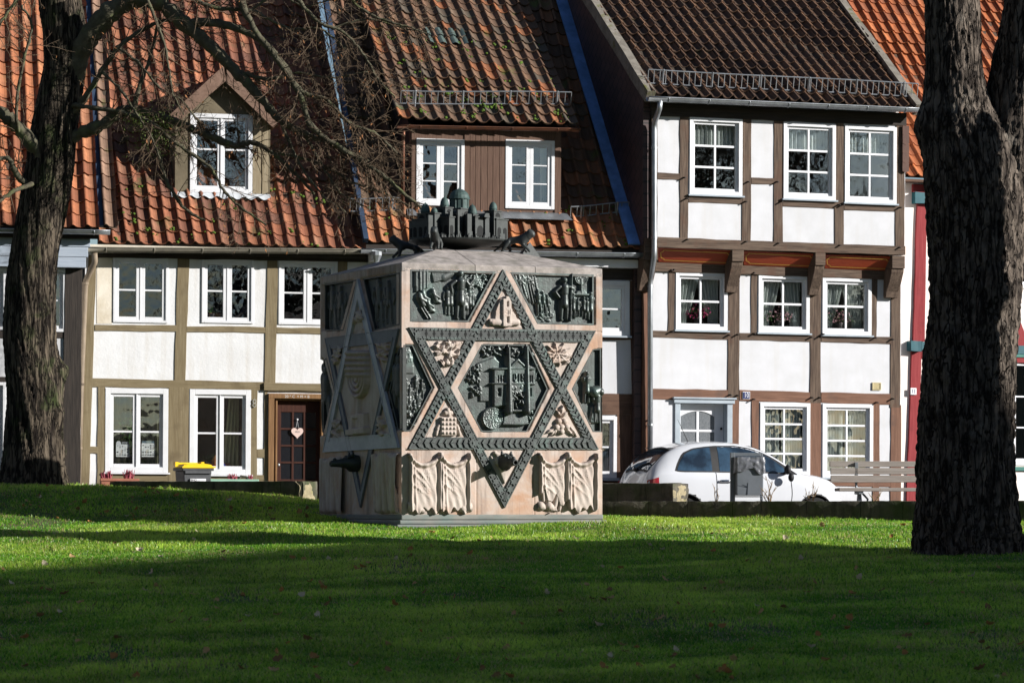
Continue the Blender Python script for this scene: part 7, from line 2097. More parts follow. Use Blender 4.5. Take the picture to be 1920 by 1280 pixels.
def top_z(x, y, off=0.004):
    f_ = x / 3.56 * (len(xd) - 1); i0 = min(int(f_), len(xd) - 2); t = f_ - i0
    def zz(i):
        S_ = SEC[i][::-1]; j = min(max(np.searchsorted(S_[:, 0], abs(y)), 1), K - 1); a, b = S_[j - 1], S_[j]; u = (abs(y) - a[0]) / max(b[0] - a[0], 1e-6)
        return a[1] + (b[1] - a[1]) * min(max(u, 0), 1)
    return zz(i0) * (1 - t) + zz(i0 + 1) * t + off
def side_patch(name, poly, m, parent, off=0.004, sd=-1, n=16):
    """poly as lower and upper curves [(x,zlow,zhigh)]"""
    px_ = np.array(poly); xx = np.linspace(px_[0, 0], px_[-1, 0], n + 1)
    lo_ = np.interp(xx, px_[:, 0], px_[:, 1]); hi_ = np.interp(xx, px_[:, 0], px_[:, 2]); G = np.zeros((n + 1, 7, 3))
    for i in range(n + 1):
        for j in range(7):
            z = lo_[i] + (hi_[i] - lo_[i]) * j / 6; G[i, j] = (xx[i], CW / 2 + sd * side_y(xx[i], z, off), z)
    return MB().grid(G).build(name, m, parent, smooth=True)
for sd in (-1, 1):
    # dark seal behind, glass in front
    side_patch('window_seal', [(0.50, .995, 1.005), (0.56, .980, 1.14), (0.66, .975, 1.285), (0.84, .975, 1.362), (1.05, .975, 1.392), (1.23, .975, 1.408)], M_black, CAR, .003, sd)
    w_ = side_patch('side_window', [(0.54, 1.005, 1.02), (0.60, 1.0, 1.15), (0.70, .995, 1.272), (0.86, .995, 1.345), (1.05, .995, 1.372), (1.14, .995, 1.382)], M_carglass, CAR, .007, sd)
    side_patch('window_seal', [(1.23, .972, 1.408), (1.60, .972, 1.412), (1.85, .97, 1.375), (2.05, .967, 1.315), (2.25, .964, 1.225), (2.42, .958, 1.125), (2.58, .95, 1.01), (2.64, .945, .96)], M_black, CAR, .003, sd)
    w_ = side_patch('side_window', [(1.27, .993, 1.386), (1.62, .993, 1.386), (1.85, .991, 1.345), (2.05, .989, 1.285), (2.22, .986, 1.205), (2.36, .982, 1.11), (2.42, .98, 1.06)], M_carglass, CAR, .007, sd)
    side_patch('side_window', [(2.455, .978, 1.04), (2.50, .975, 1.01), (2.56, .97, .98)], M_black, CAR, .007, sd)
    # door: seams
    mbs = MB()
    for pts in ([(1.20, .97), (1.205, .80), (1.20, .60), (1.19, .40), (1.21, .26)], [(2.50, .905), (2.52, .80), (2.53, .62), (2.50, .45), (2.42, .30)], [(1.21, .26), (1.9, .245), (2.42, .27)]):
        C_ = crspline(pts, 6); mbs.tube([(p[0], CW / 2 + sd * side_y(p[0], p[1], .0005), p[1]) for p in C_], .0065, 4)
    DOOR = side_patch('door', [(1.215, .262, .962), (1.9, .25, .958), (2.40, .28, .95), (2.48, .45, .948), (2.51, .62, .945)], M_car, CAR, .0015, sd)
    mbs.build('door_seam', M_black, DOOR)
    h_ = MB(); hy = CW / 2 + sd * (side_y(1.36, .83) + .022)
    h_.tube([(1.24, hy - sd * .02, .83), (1.27, hy, .833), (1.36, hy + sd * .004, .836), (1.45, hy, .833), (1.48, hy - sd * .02, .83)], [.014, .021, .023, .021, .014], 8)
    h_.build('handle', M_chrome, DOOR, smooth=True)
    # mirror
    m_ = MB(); my = CW / 2 + sd * (side_y(2.36, .93) + .02)
    m_.tube([(2.40, my - sd * .02, .965), (2.42, my + sd * .06, .985)], [.03, .025], 8)
    m_.ball((2.40, my + sd * .11, 1.025), .095, 12, 8, sc=(.55, .75, .85)); m_.ball((2.46, my + sd * .12, .90), .065, 10, 6, sc=(.8, .7, 1.1))
    m_.build('mirror', M_black, CAR, smooth=True)
    # waist crease
    for i, (wx, wz) in enumerate(wheels):
        wl = MB(); yc = CW / 2 + sd * .70
        pr = [(.20, -.085), (.272, -.085), (.288, -.06), (.290, 0), (.288, .06), (.272, .085), (.20, .085)]
        rot = Matrix.Translation((wx, yc, wz)) @ Matrix.Rotation(R(90), 4, 'X')
        wl.lathe(pr, 28, (0, 0, 0), 0, rot)
        W_ = wl.build('wheel', M_rubber, CAR, smooth=False)
        rm = MB(); rm.lathe([(.02, .06), (.06, .07), (.17, .055), (.20, .086), (.205, .05)] if sd < 0 else [(.205, -.05), (.20, -.086), (.17, -.055), (.06, -.07), (.02, -.06)], 20, (0, 0, 0), 0, rot)
        rm.build('rim', M_rim, W_)
        ar = MB()
        ar.tube([(wx + .335 * math.cos(a), CW / 2 + sd * (side_y(min(max(wx + .335 * math.cos(a), .02), 3.5), max(.25, wz + .335 * math.sin(a)), .002)), wz + .335 * math.sin(a)) for a in [PI * k / 14 for k in range(15)]], .014, 6)
        ar.build('wheel_arch', M_black, CAR)
inner = MB(); inner.box(.3, 3.2, .16, CW - .16, .2, .85); inner.build('underbody', M_black, CAR)
def top_patch(name, x0, x1, yw0, yw1, m, off, n=18, curve=0.0):
    G = np.zeros((n + 1, 17, 3))
    for i in range(n + 1):
        for j in range(17):
            s_ = j / 8 - 1; t = i / n; y = s_ * (yw0 + (yw1 - yw0) * t); x = x0 + (x1 - x0) * t + curve * s_ * s_
            G[i, j] = (x, CW / 2 + y, top_z(x, y, off))
    return MB().grid(G).build(name, m, CAR, smooth=True)
top_patch('window_seal', 0.115, 0.50, .56, .52, M_black, .003); top_patch('rear_window', 0.135, 0.46, .52, .485, M_carglass, .008)
top_patch('window_seal', 1.93, 2.78, .545, .60, M_black, .003, curve=-.06); top_patch('windscreen', 1.97, 2.74, .515, .57, M_carglass, .008, curve=-.06)
sp_ = MB(); G = np.zeros((7, 13, 3))
for i in range(7):
    for j in range(13):
        s_ = j / 6 - 1; t = i / 6; G[i, j] = (.58 - t * .15, CW / 2 + s_ * .54, top_z(.58, s_ * .5, .006) + .006 - t * .016)
sp_.grid(G); sp_.build('roof_spoiler', M_car, CAR, smooth=True)
MB().tube([(.98, CW / 2 - .1, top_z(.98, .1)), (.80, CW / 2 - .1, top_z(.98, .1) + .36)], [.007, .003], 6).build('aerial', M_black, CAR)
wp_ = MB(); wp_.tube([(.10, CW / 2, top_z(.12, 0) + .02), (.17, CW / 2 - .2, top_z(.17, .2) + .025), (.20, CW / 2 - .38, top_z(.2, .38) + .03)], .012, 6); wp_.ball((.10, CW / 2 - .02, top_z(.11, 0) + .03), .05, 10, 6, sc=(.8, 1.4, .7)); wp_.build('rear_wiper', M_black, CAR, smooth=True)
for sd in (-1, 1):
    t_ = MB(); G = np.zeros((9, 9, 3))
    for i in range(9):
        for j in range(9):
            x = .05 + .17 * i / 8; z = .70 + .14 * j / 8 + .05 * (i / 8); G[i, j] = (x, CW / 2 + sd * side_y(x, min(z, np.interp(x, xd, bt) - .005), .006), z)
    t_.grid(G); T_ = t_.build('tail_lamp', M_redlamp, CAR, smooth=True)
    h_ = MB(); h_.ball((3.33, CW / 2 + sd * .56, .69), .115, 12, 8, sc=(.8, .8, 1)); h_.build('headlamp', M_chrome, CAR, smooth=True)
bp_ = MB(); bp_.box(.02, .06, .30, CW - .30, .33, .47); bp_.build('number_plate', M_white, CAR, bevel=.01)
inn = MB()
for yy in (.42, 1.16):
    inn.ball((1.50, yy, 1.12), .12, 10, 8, sc=(.5, 1.1, .9))
inn.build('headrest', M_black, CAR, smooth=True)

# ------------------------------------------------------------------ litter bin
M_bin = mat('galvanised_sheet', (0.15, 0.165, 0.185), (0.12, 0.135, 0.15), scale=5, rough=0.5, metal=0.35, bump=0.05)
M_bag = mat('grey_bag', (0.135, 0.14, 0.155), (0.10, 0.105, 0.12), scale=6, rough=0.32, spec=0.5, bump=0.5, bscale=14, bdist=0.02)
FB = Fr((P(1370, 940, 52.45).x, 52.45, -0.28), 8, 0.0)
LB = thing('litter_bin', 'grey metal litter bin with a crumpled plastic bag, in front of the white car', 'bin', mat=FB.M)
sc_ = 52.45 / F
def lx_(px): return FB.uv(px, 900)[0]
def lz_(py): return FB.uv(1400, py)[1]
mb = MB()
mb.box(lx_(1369.5), lx_(1378), -.02, .04, 0, lz_(848)); mb.box(lx_(1426), lx_(1430.5), .0, .04, 0, lz_(848)); mb.box(lx_(1378), lx_(1426), -.018, .03, lz_(855), lz_(848.3)); mb.box(lx_(1378), lx_(1430), -.015, .03, lz_(931.5), lz_(929.5))
mb.build('frame', M_bin, LB, bevel=.006)
mb = MB(); mb.box(lx_(1377.5), lx_(1427.5), -.16, .18, lz_(928.5), lz_(858)); mb.build('container', M_bin, LB, bevel=.012)
n, m2 = 40, 12; A = np.zeros((n + 1, m2 + 1, 3)); x0, x1 = lx_(1376.5), lx_(1428.5)
Rb = random.Random(2)
ph = [Rb.uniform(0, 6) for _ in range(6)]
for i in range(n + 1):
    t = i / n
    s_ = t * 4
    # run round the front rim: left side, front, right side
    if t < .22: x, y = x0, .18 - (t / .22) * .34
    elif t < .78: x, y = x0 + (x1 - x0) * (t - .22) / .56, -.165
    else: x, y = x1, -.165 + (t - .78) / .22 * .34
    for j in range(m2 + 1):
        v = j / m2; w_ = .010 * math.sin(v * 7 + 3 * math.sin(t * 5 + ph[0])) + .006 * math.sin(t * 26 + v * 5 + ph[1]) + .004 * math.sin(t * 61 + v * 12 + ph[2])
        zb_ = lz_(886) - .04 * math.sin(t * 9 + ph[3]) - .02 * math.sin(t * 21)
        z = lz_(858) + .012 + (zb_ - lz_(858)) * v
        ny = -1 if .22 <= t <= .78 else 0; nx_ = -1 if t < .22 else (1 if t > .78 else 0)
        A[i, j] = (x + nx_ * (.014 + abs(w_)), y + ny * (.014 + abs(w_) + .01 * math.sin(v * PI)), z)
MB().grid(A).build('plastic_bag', M_bag, LB, smooth=True)

# ------------------------------------------------------------------ park bench
M_bw = mat('weathered_wood', (0.24, 0.21, 0.185), (0.33, 0.295, 0.265), scale=3, stretch=(.7, 14, 14), rough=0.9, bump=0.5, bscale=5, bstretch=(.6, 12, 12), bdist=.006)
M_castiron = mat('grey_cast_iron', (0.20, 0.22, 0.24), (0.15, 0.16, 0.17), scale=8, rough=0.6, metal=.3, bump=.1)
FBe = Fr((P(1566, 940, 52.0).x, 52.0, -0.28), 4, 0.0)
BE = thing('park_bench', 'weathered grey wooden slat bench standing behind the low stone wall', 'bench', mat=FBe.M)
def bz(py): return FBe.uv(1640, py)[1]
L_b = 1.85
for y0, y1, dy in ((864, 874, .34), (876.5, 888, .30), (890.5, 903, .26)):
    MB().box(-.03 + .01 * rnd.random(), L_b, dy, dy + .036, bz(y1 + .6), bz(y0 - .3)).build('back_slat', M_bw, BE, bevel=.006)
zs_ = bz(914)
for k in range(4):
    MB().box(.02 + .03 * rnd.random(), L_b - .02, -.14 + k * .105, -.14 + k * .105 + .09, zs_ - .055, zs_ - .002 * k).build('seat_slat', M_bw, BE, bevel=.006)
for x in (.36, 1.48):
    mb = MB()
    mb.box(x, x + .05, .30, .34, bz(905), bz(866)); mb.box(x - .01, x + .06, -.12, .30, zs_ - .10, zs_ - .047)
    mb.add([(x - .04, -.02, 0), (x + .09, -.02, 0), (x + .09, .12, 0), (x - .04, .12, 0), (x, .0, zs_ - .10), (x + .05, .0, zs_ - .10), (x + .05, .10, zs_ - .10), (x, .10, zs_ - .10)], [(0, 3, 2, 1), (4, 5, 6, 7), (0, 1, 5, 4), (1, 2, 6, 5), (2, 3, 7, 6), (3, 0, 4, 7)])
    mb.tube([(x + .025, .30, zs_ - .1), (x + .025, .34, zs_ + .1), (x + .025, .36, bz(880))], .02, 6)
    mb.tube([(x - .02, .02, .22), (x + .13, .04, .30), (x + .16, .06, .40), (x + .08, .06, zs_ - .09)], .018, 6)
    mb.build('leg', M_castiron, BE, bevel=.004)

# ------------------------------------------------------------------ wheelie bin
M_yel = mat('yellow_plastic', (0.72, 0.48, 0.012), (0.64, 0.41, 0.012), scale=6, rough=0.4, bump=.05)
M_anth = mat('anthracite_plastic', (0.060, 0.063, 0.068), (0.045, 0.047, 0.05), scale=9, rough=0.55, bump=.2, bscale=30)
FW = Fr((P(343, 905, 53.0).x, 53.0, -0.22), 24, 0.0)
WB = thing('wheelie_bin', 'grey wheelie bin with bright yellow lid below the olive timbered house', 'bin', mat=FW.M)
def wz(py): return FW.uv(370, py)[1]
bw = FW.uv(401, 890)[0]; bd = .46
zt = wz(882)
mb = MB()
def taper(x0, x1, y0, y1, z0, z1, tx, ty):
    return mb.add([(x0 + tx, y0 + ty, z0), (x1 - tx, y0 + ty, z0), (x1 - tx, y1 - ty, z0), (x0 + tx, y1 - ty, z0), (x0, y0, z1), (x1, y0, z1), (x1, y1, z1), (x0, y1, z1)], [(0, 3, 2, 1), (4, 5, 6, 7), (0, 1, 5, 4), (1, 2, 6, 5), (2, 3, 7, 6), (3, 0, 4, 7)])
taper(.02, bw - .03, .02, bd, .06, zt, .05, .04); taper(-.01, bw, -.015, bd + .02, zt - .002, wz(876.5), .0, .0)
for x in (.06, bw - .12): mb.tube([(x, bd, .10), (x + .06, bd, .10)], .10, 12)
mb.box(.03, bw - .04, -.012, .02, wz(888), zt)
body_ = mb.build('bin_body', M_anth, WB, bevel=.012)
mb = MB()
n = 10; A = np.zeros((n + 1, 9, 3))
for i in range(n + 1):
    for j in range(9):
        u_, v_ = i / n, j / 8
        z = wz(876.5) + .004 + .055 * math.sin(PI * min(1, v_ * 1.1 + .12)) ** .5 * (1 - .75 * (abs(2 * u_ - 1)) ** 5) + .01
        A[i, j] = (-.02 + (bw + .04) * u_, -.035 + (bd + .09) * v_, z if 0 < i < n and 0 < j < 8 else wz(876.8) + .002)
mb.grid(A); mb.box(-.02, bw + .02, -.035, -.02, wz(877), wz(874)); mb.tube([(.03, bd + .08, wz(868)), (bw - .03, bd + .08, wz(868))], .018, 8)
for x in (.02, bw - .06): mb.box(x, x + .05, bd - .02, bd + .09, wz(874), wz(865))
mb.build('lid', M_yel, WB, smooth=False)
lb = FW.rect(357, 897, 386, 902.5, 0.0)
ST = MB().box(lb[0], lb[1], -.004, .03, lb[2], lb[3]).build('sticker', M_white, WB)
text_part('BMO', .045, M_iron, ST, lb[0] + .055, -.0055, (lb[2] + lb[3]) / 2, extrude=.0006)

# ------------------------------------------------------------------ planters, slab, plants along the house
M_terra = mat('terracotta', (0.34, 0.135, 0.085), (0.28, 0.11, 0.07), scale=8, rough=.8, bump=.1); M_mint = mat('mint_plastic', (0.28, 0.47, 0.36), (0.24, 0.41, 0.31), scale=6, rough=.5, bump=.05)
M_heath = leafy('heather_pink', (0.42, 0.10, 0.13), .3, False, .7)
def planter(px0, px1, py, m, label, cat='planter'):
    fr = H1.fr; x0, _ = fr.uv(px0, py, .45); x1, _ = fr.uv(px1, py, .45); z1 = fr.uv((px0 + px1) / 2, py, .45)[1]; z0 = (H1.fr.Mi @ P((px0 + px1) / 2, 1000, 53.6)).z
    zg_ = -0.22 - H1.fr.O.z
    o = thing('flower_box', label, cat, mat=H1.fr.M @ Matrix.Translation((x0, -.45, zg_)))
    L_ = x1 - x0; hgt = z1 - zg_; mb = MB()
    mb.add([(.02, -.08, 0), (L_ - .02, -.08, 0), (L_ - .02, .08, 0), (.02, .08, 0), (0, -.1, hgt), (L_, -.1, hgt), (L_, .1, hgt), (0, .1, hgt)], [(0, 3, 2, 1), (4, 5, 6, 7), (0, 1, 5, 4), (1, 2, 6, 5), (2, 3, 7, 6), (3, 0, 4, 7)])
    mb.box(-.012, L_ + .012, -.112, -.099, hgt - .035, hgt + .008)
    mb.build('box', m, o, bevel=.006)
    return o, L_, hgt
def tuft(parent, cx, cy, z, n, hgt, spread, m, seed):
    R8 = random.Random(seed); mb = MB()
    for _ in range(n):
        a = R8.uniform(0, 6.28); r_ = R8.uniform(0, spread); h_ = hgt * R8.uniform(.5, 1.1); p = Vector((cx + r_ * math.cos(a), cy + .4 * r_ * math.sin(a), z)); q = p + Vector((R8.uniform(-.04, .04), R8.uniform(-.02, .02), h_))
        mb.tube([p, (p + q) / 2 + Vector((R8.uniform(-.01, .01), 0, 0)), q], [.006, .0065, .003], 4, cap=False)
    return mb.build('heather', m, parent)
o, L_, hh_ = planter(188, 258, 897.5, M_terra, 'terracotta coloured flower box with pink heather under the lit left window')
tuft(o, .10, 0, hh_ - .02, 60, .14, .09, M_heath, 1); tuft(o, .46, 0, hh_ - .02, 60, .16, .08, M_heath, 2)
o, L_, hh_ = planter(394, 482, 899, M_mint, 'mint green flower box with pink heather right of the yellow lidded bin')
tuft(o, .36, 0, hh_ - .02, 50, .11, .07, M_heath, 3); tuft(o, .64, 0, hh_ - .02, 40, .10, .06, M_heath, 4)
mb = MB(); mb.tube([(.46, 0, hh_), (.50, 0, hh_ + .06), (.58, 0, hh_ + .05), (.64, 0, hh_ - .01)], .02, 6); mb.build('driftwood', M_stone, o)

def stems(name, label, px, py0, Y, tips, seed, group=None):
    p = P(px, py0, Y); o = thing(name, label, 'plant', loc=(p.x, p.y, p.z)); mb = MB(); R8 = random.Random(seed)
    for (tx, ty) in tips:
        q = P(tx, ty, Y + R8.uniform(-.1, .1)) - p; a = Vector((R8.uniform(-.02, .02), 0, 0)); mid = q * .5 + Vector((R8.uniform(-.03, .03), 0, .02))
        mb.tube([a, mid, q], [.009, .007, .0035], 5)
        for k in range(3):
            b = a.lerp(q, R8.uniform(.4, .9)); mb.tube([b, b + Vector((R8.uniform(-.08, .08), R8.uniform(-.05, .05), R8.uniform(.03, .10)))], [.005, .0025], 4)
    mb.build('stem', mat('dry_stem', (0.26, 0.19, 0.10), (0.18, 0.12, 0.07), scale=20, rough=.9, bump=0), o)
stems('bare_shrub', 'thin bare rose shrub just right of the grey litter bin', 1442, 945, 52.2, [(1428, 915), (1436, 892), (1448, 900), (1453, 915), (1445, 925), (1430, 928)], 1)
stems('bare_shrub', 'bare shrub with forked twigs between litter bin and bench', 1522, 945, 52.2, [(1510, 915), (1526, 898), (1534, 915), (1529, 922), (1506, 929)], 2)
stems('dry_weed', 'single low dry weed left of the litter bin', 1342, 945, 52.3, [(1340, 912), (1346, 926)], 3)
stems('dry_weed', 'low dry weeds in front of the bench legs', 1640, 942, 51.7, [(1634, 926), (1646, 930), (1652, 922)], 4)

# ------------------------------------------------------------------ things in and on the windows and door
M_potp = mat('dark_pot', (0.035, 0.03, 0.03), rough=.6, bump=0); M_pink = leafy('pink_petal', (0.55, 0.07, 0.20), .3, False, .6); M_pale = leafy('pale_pink_petal', (0.60, 0.34, 0.36), .3, False, .6); M_gleaf = leafy('pot_leaf', (0.05, 0.11, 0.03), .3, False, .5)
def potted(H, win, fx, label, petal, s_=1.0, y_off=.06, hang=False, tall=0.0, leaf=M_gleaf, nl=70, rad=.13):
    _, rct, iu, Ys = win
    x = iu[0] + (iu[1] - iu[0]) * fx; z = iu[2] - .02; y = Ys + y_off
    o = thing('potted_plant', label, 'pot plant', mat=H.fr.M @ Matrix.Translation((x, y, z)))
    MB().lathe([(.05 * s_, 0), (.07 * s_, .10 * s_), (.075 * s_, .10 * s_), (.075 * s_, .12 * s_), (.06 * s_, .118 * s_)], 12).build('pot', M_potp, o)
    R8 = random.Random(int(fx * 97) + nl); lf = MB(); pe = MB()
    for k in range(nl):
        c_ = Vector((R8.gauss(0, rad * .55), R8.gauss(0, .03), .13 * s_ + tall * R8.random() + abs(R8.gauss(0, rad * .55)))); a = Vector((R8.gauss(0, 1), R8.gauss(0, .7), R8.gauss(0, 1))).normalized(); b = a.orthogonal().normalized(); q_ = R8.uniform(.016, .03) * s_
        (pe if (petal and R8.random() < .6) else lf).add([c_, c_ + a * q_ + b * q_ * .6, c_ + a * 2 * q_, c_ + a * q_ - b * q_ * .6], [(0, 1, 2, 3)])
    if lf.V: lf.build('leaves', leaf, o)
    if pe.V: pe.build('blossoms', petal, o)
    return o
for k, (fx, pet, lab) in enumerate(((.48, M_pink, 'magenta flowering pot plant in the left curtained window over door number 10'), (.45, M_pale, 'pale pink pot plant in the middle curtained window under the painted panels'), (.38, M_pale, 'pale flowering pot plant in the right curtained window under the painted panels'))):
    potted(H3, W3[3 + k], fx, lab, pet, 1.0, .085, nl=130, rad=.19)
potted(H1, W1d, .5, 'broad leaved green pot plant behind two posters', None, 1.3, .22, tall=.40, nl=150, rad=.26)
potted(H1, W1e, .30, 'small green pot plant beside a colourful ornament', None, .8, .16, nl=60, rad=.09)
potted(H1, W1b, .16, 'small bright green plant on upper middle window sill', None, .7, .12, nl=50, rad=.06)
mb = MB(); iu = W1b[2]
o = thing('wooden_box', 'small tan box on the upper middle window sill', 'box', mat=H1.fr.M @ Matrix.Translation((iu[0] + .06, W1b[3] + .10, iu[2] - .02)))
MB().box(0, .17, 0, .1, 0, .08).build('box_body', T_pine[1], o, bevel=.004); MB().box(-.004, .174, -.004, .104, .082, .095).build('box_lid', T_pine[1], o, bevel=.003)
# posters
M_paper = mat('poster_paper', (0.74, 0.75, 0.74), (0.62, 0.60, 0.58), scale=22, lo=.50, hi=.62, rough=.7, bump=0, c3=(0.45, 0.33, 0.22), s3=16, lo3=.58, hi3=.66, amt3=.7)
M_ink = mat('poster_ink', (0.05, 0.055, 0.06), bump=0); M_bluehead = mat('poster_heading', (0.10, 0.15, 0.18), rough=.6, bump=0)
for k, (x0, x1, y0, y1, lab) in enumerate(((218, 243, 827, 856, 'white poster with a round badge in the left window pane'), (266, 291, 826, 856, 'white poster with dark blue heading in the right window pane'))):
    a = H1.fr.rect(x0, y0, x1, y1, -.03); yp = W1d[3] + .048
    o = thing('poster', lab, 'poster', mat=H1.fr.M @ Matrix.Translation(((a[0] + a[1]) / 2, yp, (a[2] + a[3]) / 2)))
    w_, h_ = (a[1] - a[0]) / 2, (a[3] - a[2]) / 2
    mb = MB(); mb.box(-w_, w_, 0, .002, -h_, h_ * (.62 if k == 0 else .70)); sh = mb.build('sheet', M_paper, o)
    ik = MB(); R8 = random.Random(k + 4)
    for r_ in range(7):
        for c_ in range(5):
            if R8.random() < .75:
                cx_ = -w_ * .78 + c_ * w_ * .38; cz_2 = h_ * .42 - r_ * h_ * .2; q_ = w_ * R8.uniform(.05, .13)
                ik.add([(cx_ - q_, -.0012, cz_2 - q_ * .7), (cx_ + q_, -.0012, cz_2 - q_ * .7), (cx_ + q_, -.0012, cz_2 + q_ * .7), (cx_ - q_, -.0012, cz_2 + q_ * .7)], [(0, 1, 2, 3)])
    ik.build('print', M_ink, sh)
    MB().box(-w_, w_, -.0014, -.0008, -h_ * .80, -h_ * .76).build('ruled_line', M_ink, sh)
    if k == 0:
        MB().prism([(-w_ * .62 + w_ * .36 * math.cos(2 * PI * i / 16), h_ * .74 + w_ * .36 * math.sin(2 * PI * i / 16)) for i in range(16)], -.001, .002).build('badge', M_white, o)
        MB().box(-w_ * .2, w_ * .95, 0, .002, h_ * .66, h_ * .97).build('heading', M_ink, o)
        text_part('STOPP', w_ * .34, M_white, o, w_ * .37, -.001, h_ * .81, extrude=.0004)
    else:
        MB().box(-w_ * .95, w_ * .95, 0, .002, h_ * .72, h_ * .98).build('heading', M_bluehead, o)
# colourful triangular ornament and trough on the sill
iu = W1e[2]; Ys = W1e[3]
o = thing('window_ornament', 'red and blue triangular ornament on the sill behind the yellow lidded bin', 'ornament', mat=H1.fr.M @ Matrix.Translation((iu[0] + (iu[1] - iu[0]) * .47, Ys + .12, iu[2] - .01)))
MB().prism([(-.17, 0), (0, 0), (0, .23)], 0, .03).build('red_half', mat('ornament_red', (0.45, 0.06, 0.04), (0.5, 0.3, 0.04), scale=12, rough=.6, bump=0), o); MB().prism([(.003, 0), (.15, 0), (.003, .23)], 0, .03).build('blue_half', mat('ornament_blue', (0.06, 0.08, 0.32), rough=.6, bump=0), o)
o = thing('sill_trough', 'brown plant trough on the sill behind the yellow lidded bin', 'planter', mat=H1.fr.M @ Matrix.Translation((iu[0] + .02, Ys + .16, iu[2] - .05)))
mb = MB(); mb.box(0, (iu[1] - iu[0]) * .72, 0, .12, 0, .085); mb.box(-.008, (iu[1] - iu[0]) * .72 + .008, -.008, .128, .085, .10); mb.build('trough', M_terra, o, bevel=.004)
# heart on the door
hx, hz = H1.fr.uv(557, 811, -.09)
o = thing('heart_sign', 'pale pink heart shaped sign hanging on the dark glazed door', 'sign', mat=H1.fr.M @ Matrix.Translation((hx, .070, hz)))
hp = []
for i in range(40):
    t = 2 * PI * i / 40; hp.append((.0062 * 16 * math.sin(t) ** 3, .0062 * (13 * math.cos(t) - 5 * math.cos(2 * t) - 2 * math.cos(3 * t) - math.cos(4 * t)) + .005))
MB().prism(hp, 0, .012).build('heart', mat('heart_paint', (0.62, 0.47, 0.42), rough=.7, bump=0), o, bevel=.002)
text_part('ahoi', .045, M_ink, o, 0, -.001, .018, extrude=.0005)
mb = MB(); mb.tube([(-.02, .006, .085), (0, .006, .20)], .002, 4); mb.tube([(.02, .006, .085), (0, .006, .20)], .002, 4); mb.build('string', M_white, o); MB().ball((0, .006, .215), .018).build('hook', M_white, o)

# ------------------------------------------------------------------ out of the picture: added blocks that shade the lawn, added rows cutting sky light, bare trees
M_farstone = mat('shade_block_stone', (0.30, 0.27, 0.22), (0.24, 0.21, 0.17), scale=.6, rough=.9, bump=.3, bscale=3)
M_farbrick = mat('dark_brick', (0.14, 0.095, 0.075), (0.11, 0.08, 0.065), scale=.8, rough=.9, bump=.3, bscale=5)  # kept dark so the added rows bounce little sunlight
HB = thing('lawn_shade_block', 'added unseen tall stone block that shades the foreground lawn', 'lawn_shade_block', loc=(60, 0, -1.6))  # added out of view to cast the foreground shade
pr_ = [(10, 0), (24.1, 0), (24.1, 24.7), (17.7, 25.8), (10, 26.4)]; nn_ = len(pr_)
MB().add([(0, y, z) for y, z in pr_] + [(14, y, z) for y, z in pr_], [tuple(range(nn_)), tuple(range(2 * nn_ - 1, nn_ - 1, -1))] + [((i + 1) % nn_, i, nn_ + i, nn_ + (i + 1) % nn_) for i in range(nn_)]).build('wall', M_farstone, HB)
MB().add([(-.2, 24.2, 24.72), (14.2, 24.2, 24.72), (-.2, 17.7, 25.85), (14.2, 17.7, 25.85), (-.2, 9.8, 26.46), (14.2, 9.8, 26.46)], [(0, 1, 3, 2), (2, 3, 5, 4)]).build('roof', M_slate, HB)
for y in (13, 18.5):
    wo = MB().prism([(0, 6), (2, 6), (2, 13), (1.6, 14.4), (1, 15.2), (.4, 14.4), (0, 13)], -.04, .1).build('window', M_carglass, HB)
    wo.matrix_local = Matrix.Translation((0, y, 0)) @ Matrix.Rotation(R(-90), 4, 'Z')
o = thing('near_shade_block', 'added unseen square stone block that shades the near lawn', 'house', loc=(30, 0, -1.6))  # added out of view to fill the shade on the near lawn
MB().box(0, 3, 13.5, 22.0, 0, 13.6).build('wall', M_farstone, o); MB().add([(-.2, 13.3, 13.5), (3.2, 13.3, 13.5), (3.2, 22.2, 13.5), (-.2, 22.2, 13.5), (1.5, 17.8, 15.5)], [(0, 1, 4), (1, 2, 4), (2, 3, 4), (3, 0, 4)]).build('roof', M_slate, o)
for k, (x, y, rz_, L_, hgt) in enumerate(((-19, 20, 90, 46, 9.5), (6, -22, 180, 60, 3.6))):
    o = thing('sky_block_row', ('added unseen row of houses on the left, cutting sky light', 'added unseen row of houses behind the viewer, cutting sky light')[k], 'house', loc=(x, y, -1.8), rz=R(rz_))  # unseen rows added to block sky light
    MB().box(-L_ / 2, L_ / 2, 0, 9, 0, hgt).build('wall', M_farbrick, o)
    mb = MB(); mb.add([(-L_ / 2 - .3, -.4, hgt - .3), (L_ / 2 + .3, -.4, hgt - .3), (L_ / 2 + .3, 4.5, hgt * 1.4), (-L_ / 2 - .3, 4.5, hgt * 1.4), (L_ / 2 + .3, 9.4, hgt - .3), (-L_ / 2 - .3, 9.4, hgt - .3)], [(0, 1, 2, 3), (3, 2, 4, 5), (0, 3, 5), (1, 4, 2)]); mb.build('roof', M_slate, o)
    for i in range(int(L_ / 3)):
        for z in (1.0, 3.8, 6.6)[:2 if hgt > 5 else 1]:
            MB().box(-L_ / 2 + 1 + i * 3, -L_ / 2 + 2 + i * 3, -.04, .05, z, z + 1.5).build('window', M_carglass, o)
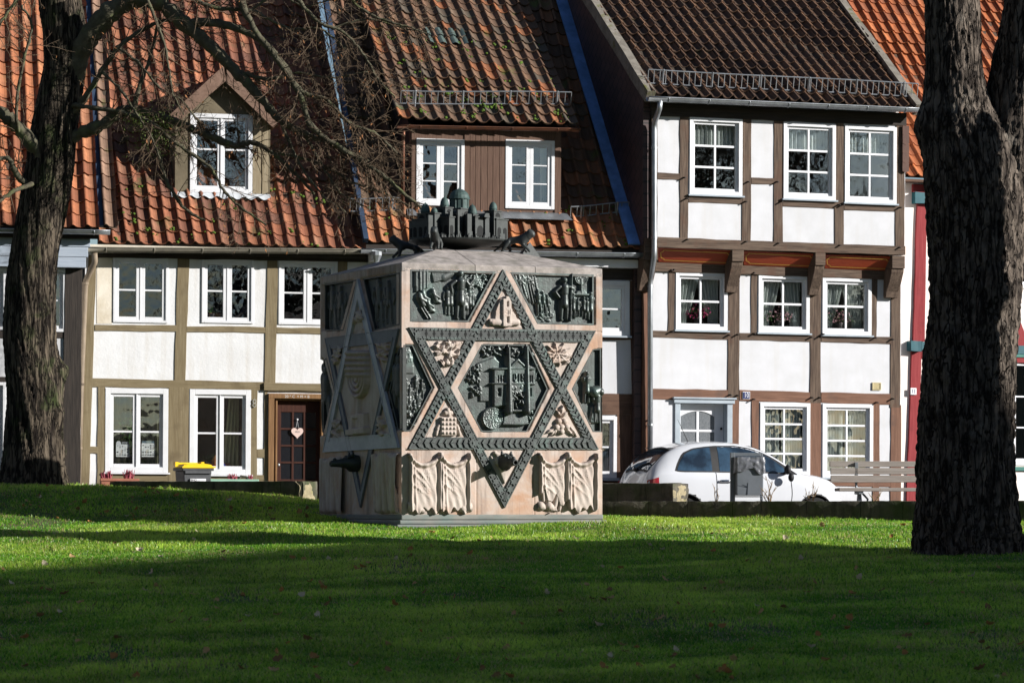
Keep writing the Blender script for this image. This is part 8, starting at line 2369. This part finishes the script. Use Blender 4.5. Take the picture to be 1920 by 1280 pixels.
# bare trees of the square, seen only as reflections in the panes
lb_ = MB(); tb = Twigs(); R9 = random.Random(91)
S_ = crspline([(0, 0, 0), (.05, 0, 1.5), (-.05, .05, 3.2), (.1, 0, 5.2), (0, 0, 8.5)], 6); lb_.tube(S_, [.30 * (1 - .8 * i / (len(S_) - 1)) for i in range(len(S_))], 10)
lims = MB()
for k in range(22):
    h_ = R9.uniform(2.4, 8.0); a = R9.uniform(0, 6.28); l = (9.5 - h_) * R9.uniform(.35, .6); e = R9.uniform(.3, .9)
    C_ = crspline([(0, 0, h_), (math.cos(a) * l * .4, math.sin(a) * l * .4, h_ + l * .25 * e), (math.cos(a) * l, math.sin(a) * l, h_ + l * .75 * e)], 7); n = len(C_)
    lims.tube(C_, [.09 * (1 - .8 * i / (n - 1)) for i in range(n)], 6)
    for c in range(12):
        i = R9.randrange(3, n - 1); tg = C_[i + 1] - C_[i]; tg /= np.linalg.norm(tg)
        grow(tb, R9, C_[i], tg + np.array([R9.gauss(0, .7), R9.gauss(0, .7), R9.gauss(.2, .5)]), R9.uniform(.7, 1.8), .022, 0, maxl=1)
LABT = ['bare leafless tree of the square, outside the picture']
tt = None
for k, (x, y, s_) in enumerate(((19, 24.5, 1.0), (27.5, 26.0, 1.15), (12.5, 18, 1.1), (40, 19, 1.9), (47, 13.5, 2.1), (53, 5, 2.2), (44, 9, 2.0), (58, -4, 2.2), (23, 17, 1.25), (8.5, 8, 1.0))):
    if tt is None:
        tt = thing('bare_tree', LABT[0], 'tree', loc=(x, y, -1.7), group='bare trees outside the picture'); lb_.build('trunk', M_bark_r, tt, smooth=True); lims.build('limb', M_limb, tt, smooth=True); tb.build('twigs', M_twig, tt); o = tt
    else: o = dup(tt, loc=(x, y, -1.7), rz=k * 1.3)
    o.scale = (s_, s_, s_)
po = thing('trunk_shade_post', 'added unseen pollard trunk right of the forked tree, casting shade on it', 'tree', loc=(9.6, 39.1, -.8))  # added out of view to shade part of the forked trunk
lbp = MB(); S_ = crspline([(0, 0, 0), (.03, .02, 2.0), (-.03, 0, 4.0), (.02, 0, 5.6), (0, 0, 6.6)], 8); lbp.tube(S_, [.36 - .04 * i / len(S_) + .02 * math.sin(i * 1.3) for i in range(len(S_))], 14)
for k in range(7):
    a = k * .9; lbp.tube([(0, 0, 6.2 + .05 * k), (.3 * math.cos(a), .3 * math.sin(a), 6.6 + .05 * k), (.45 * math.cos(a), .45 * math.sin(a), 7.0)], [.14, .10, .08], 8)
lbp.build('trunk', M_bark_r, po, smooth=True)
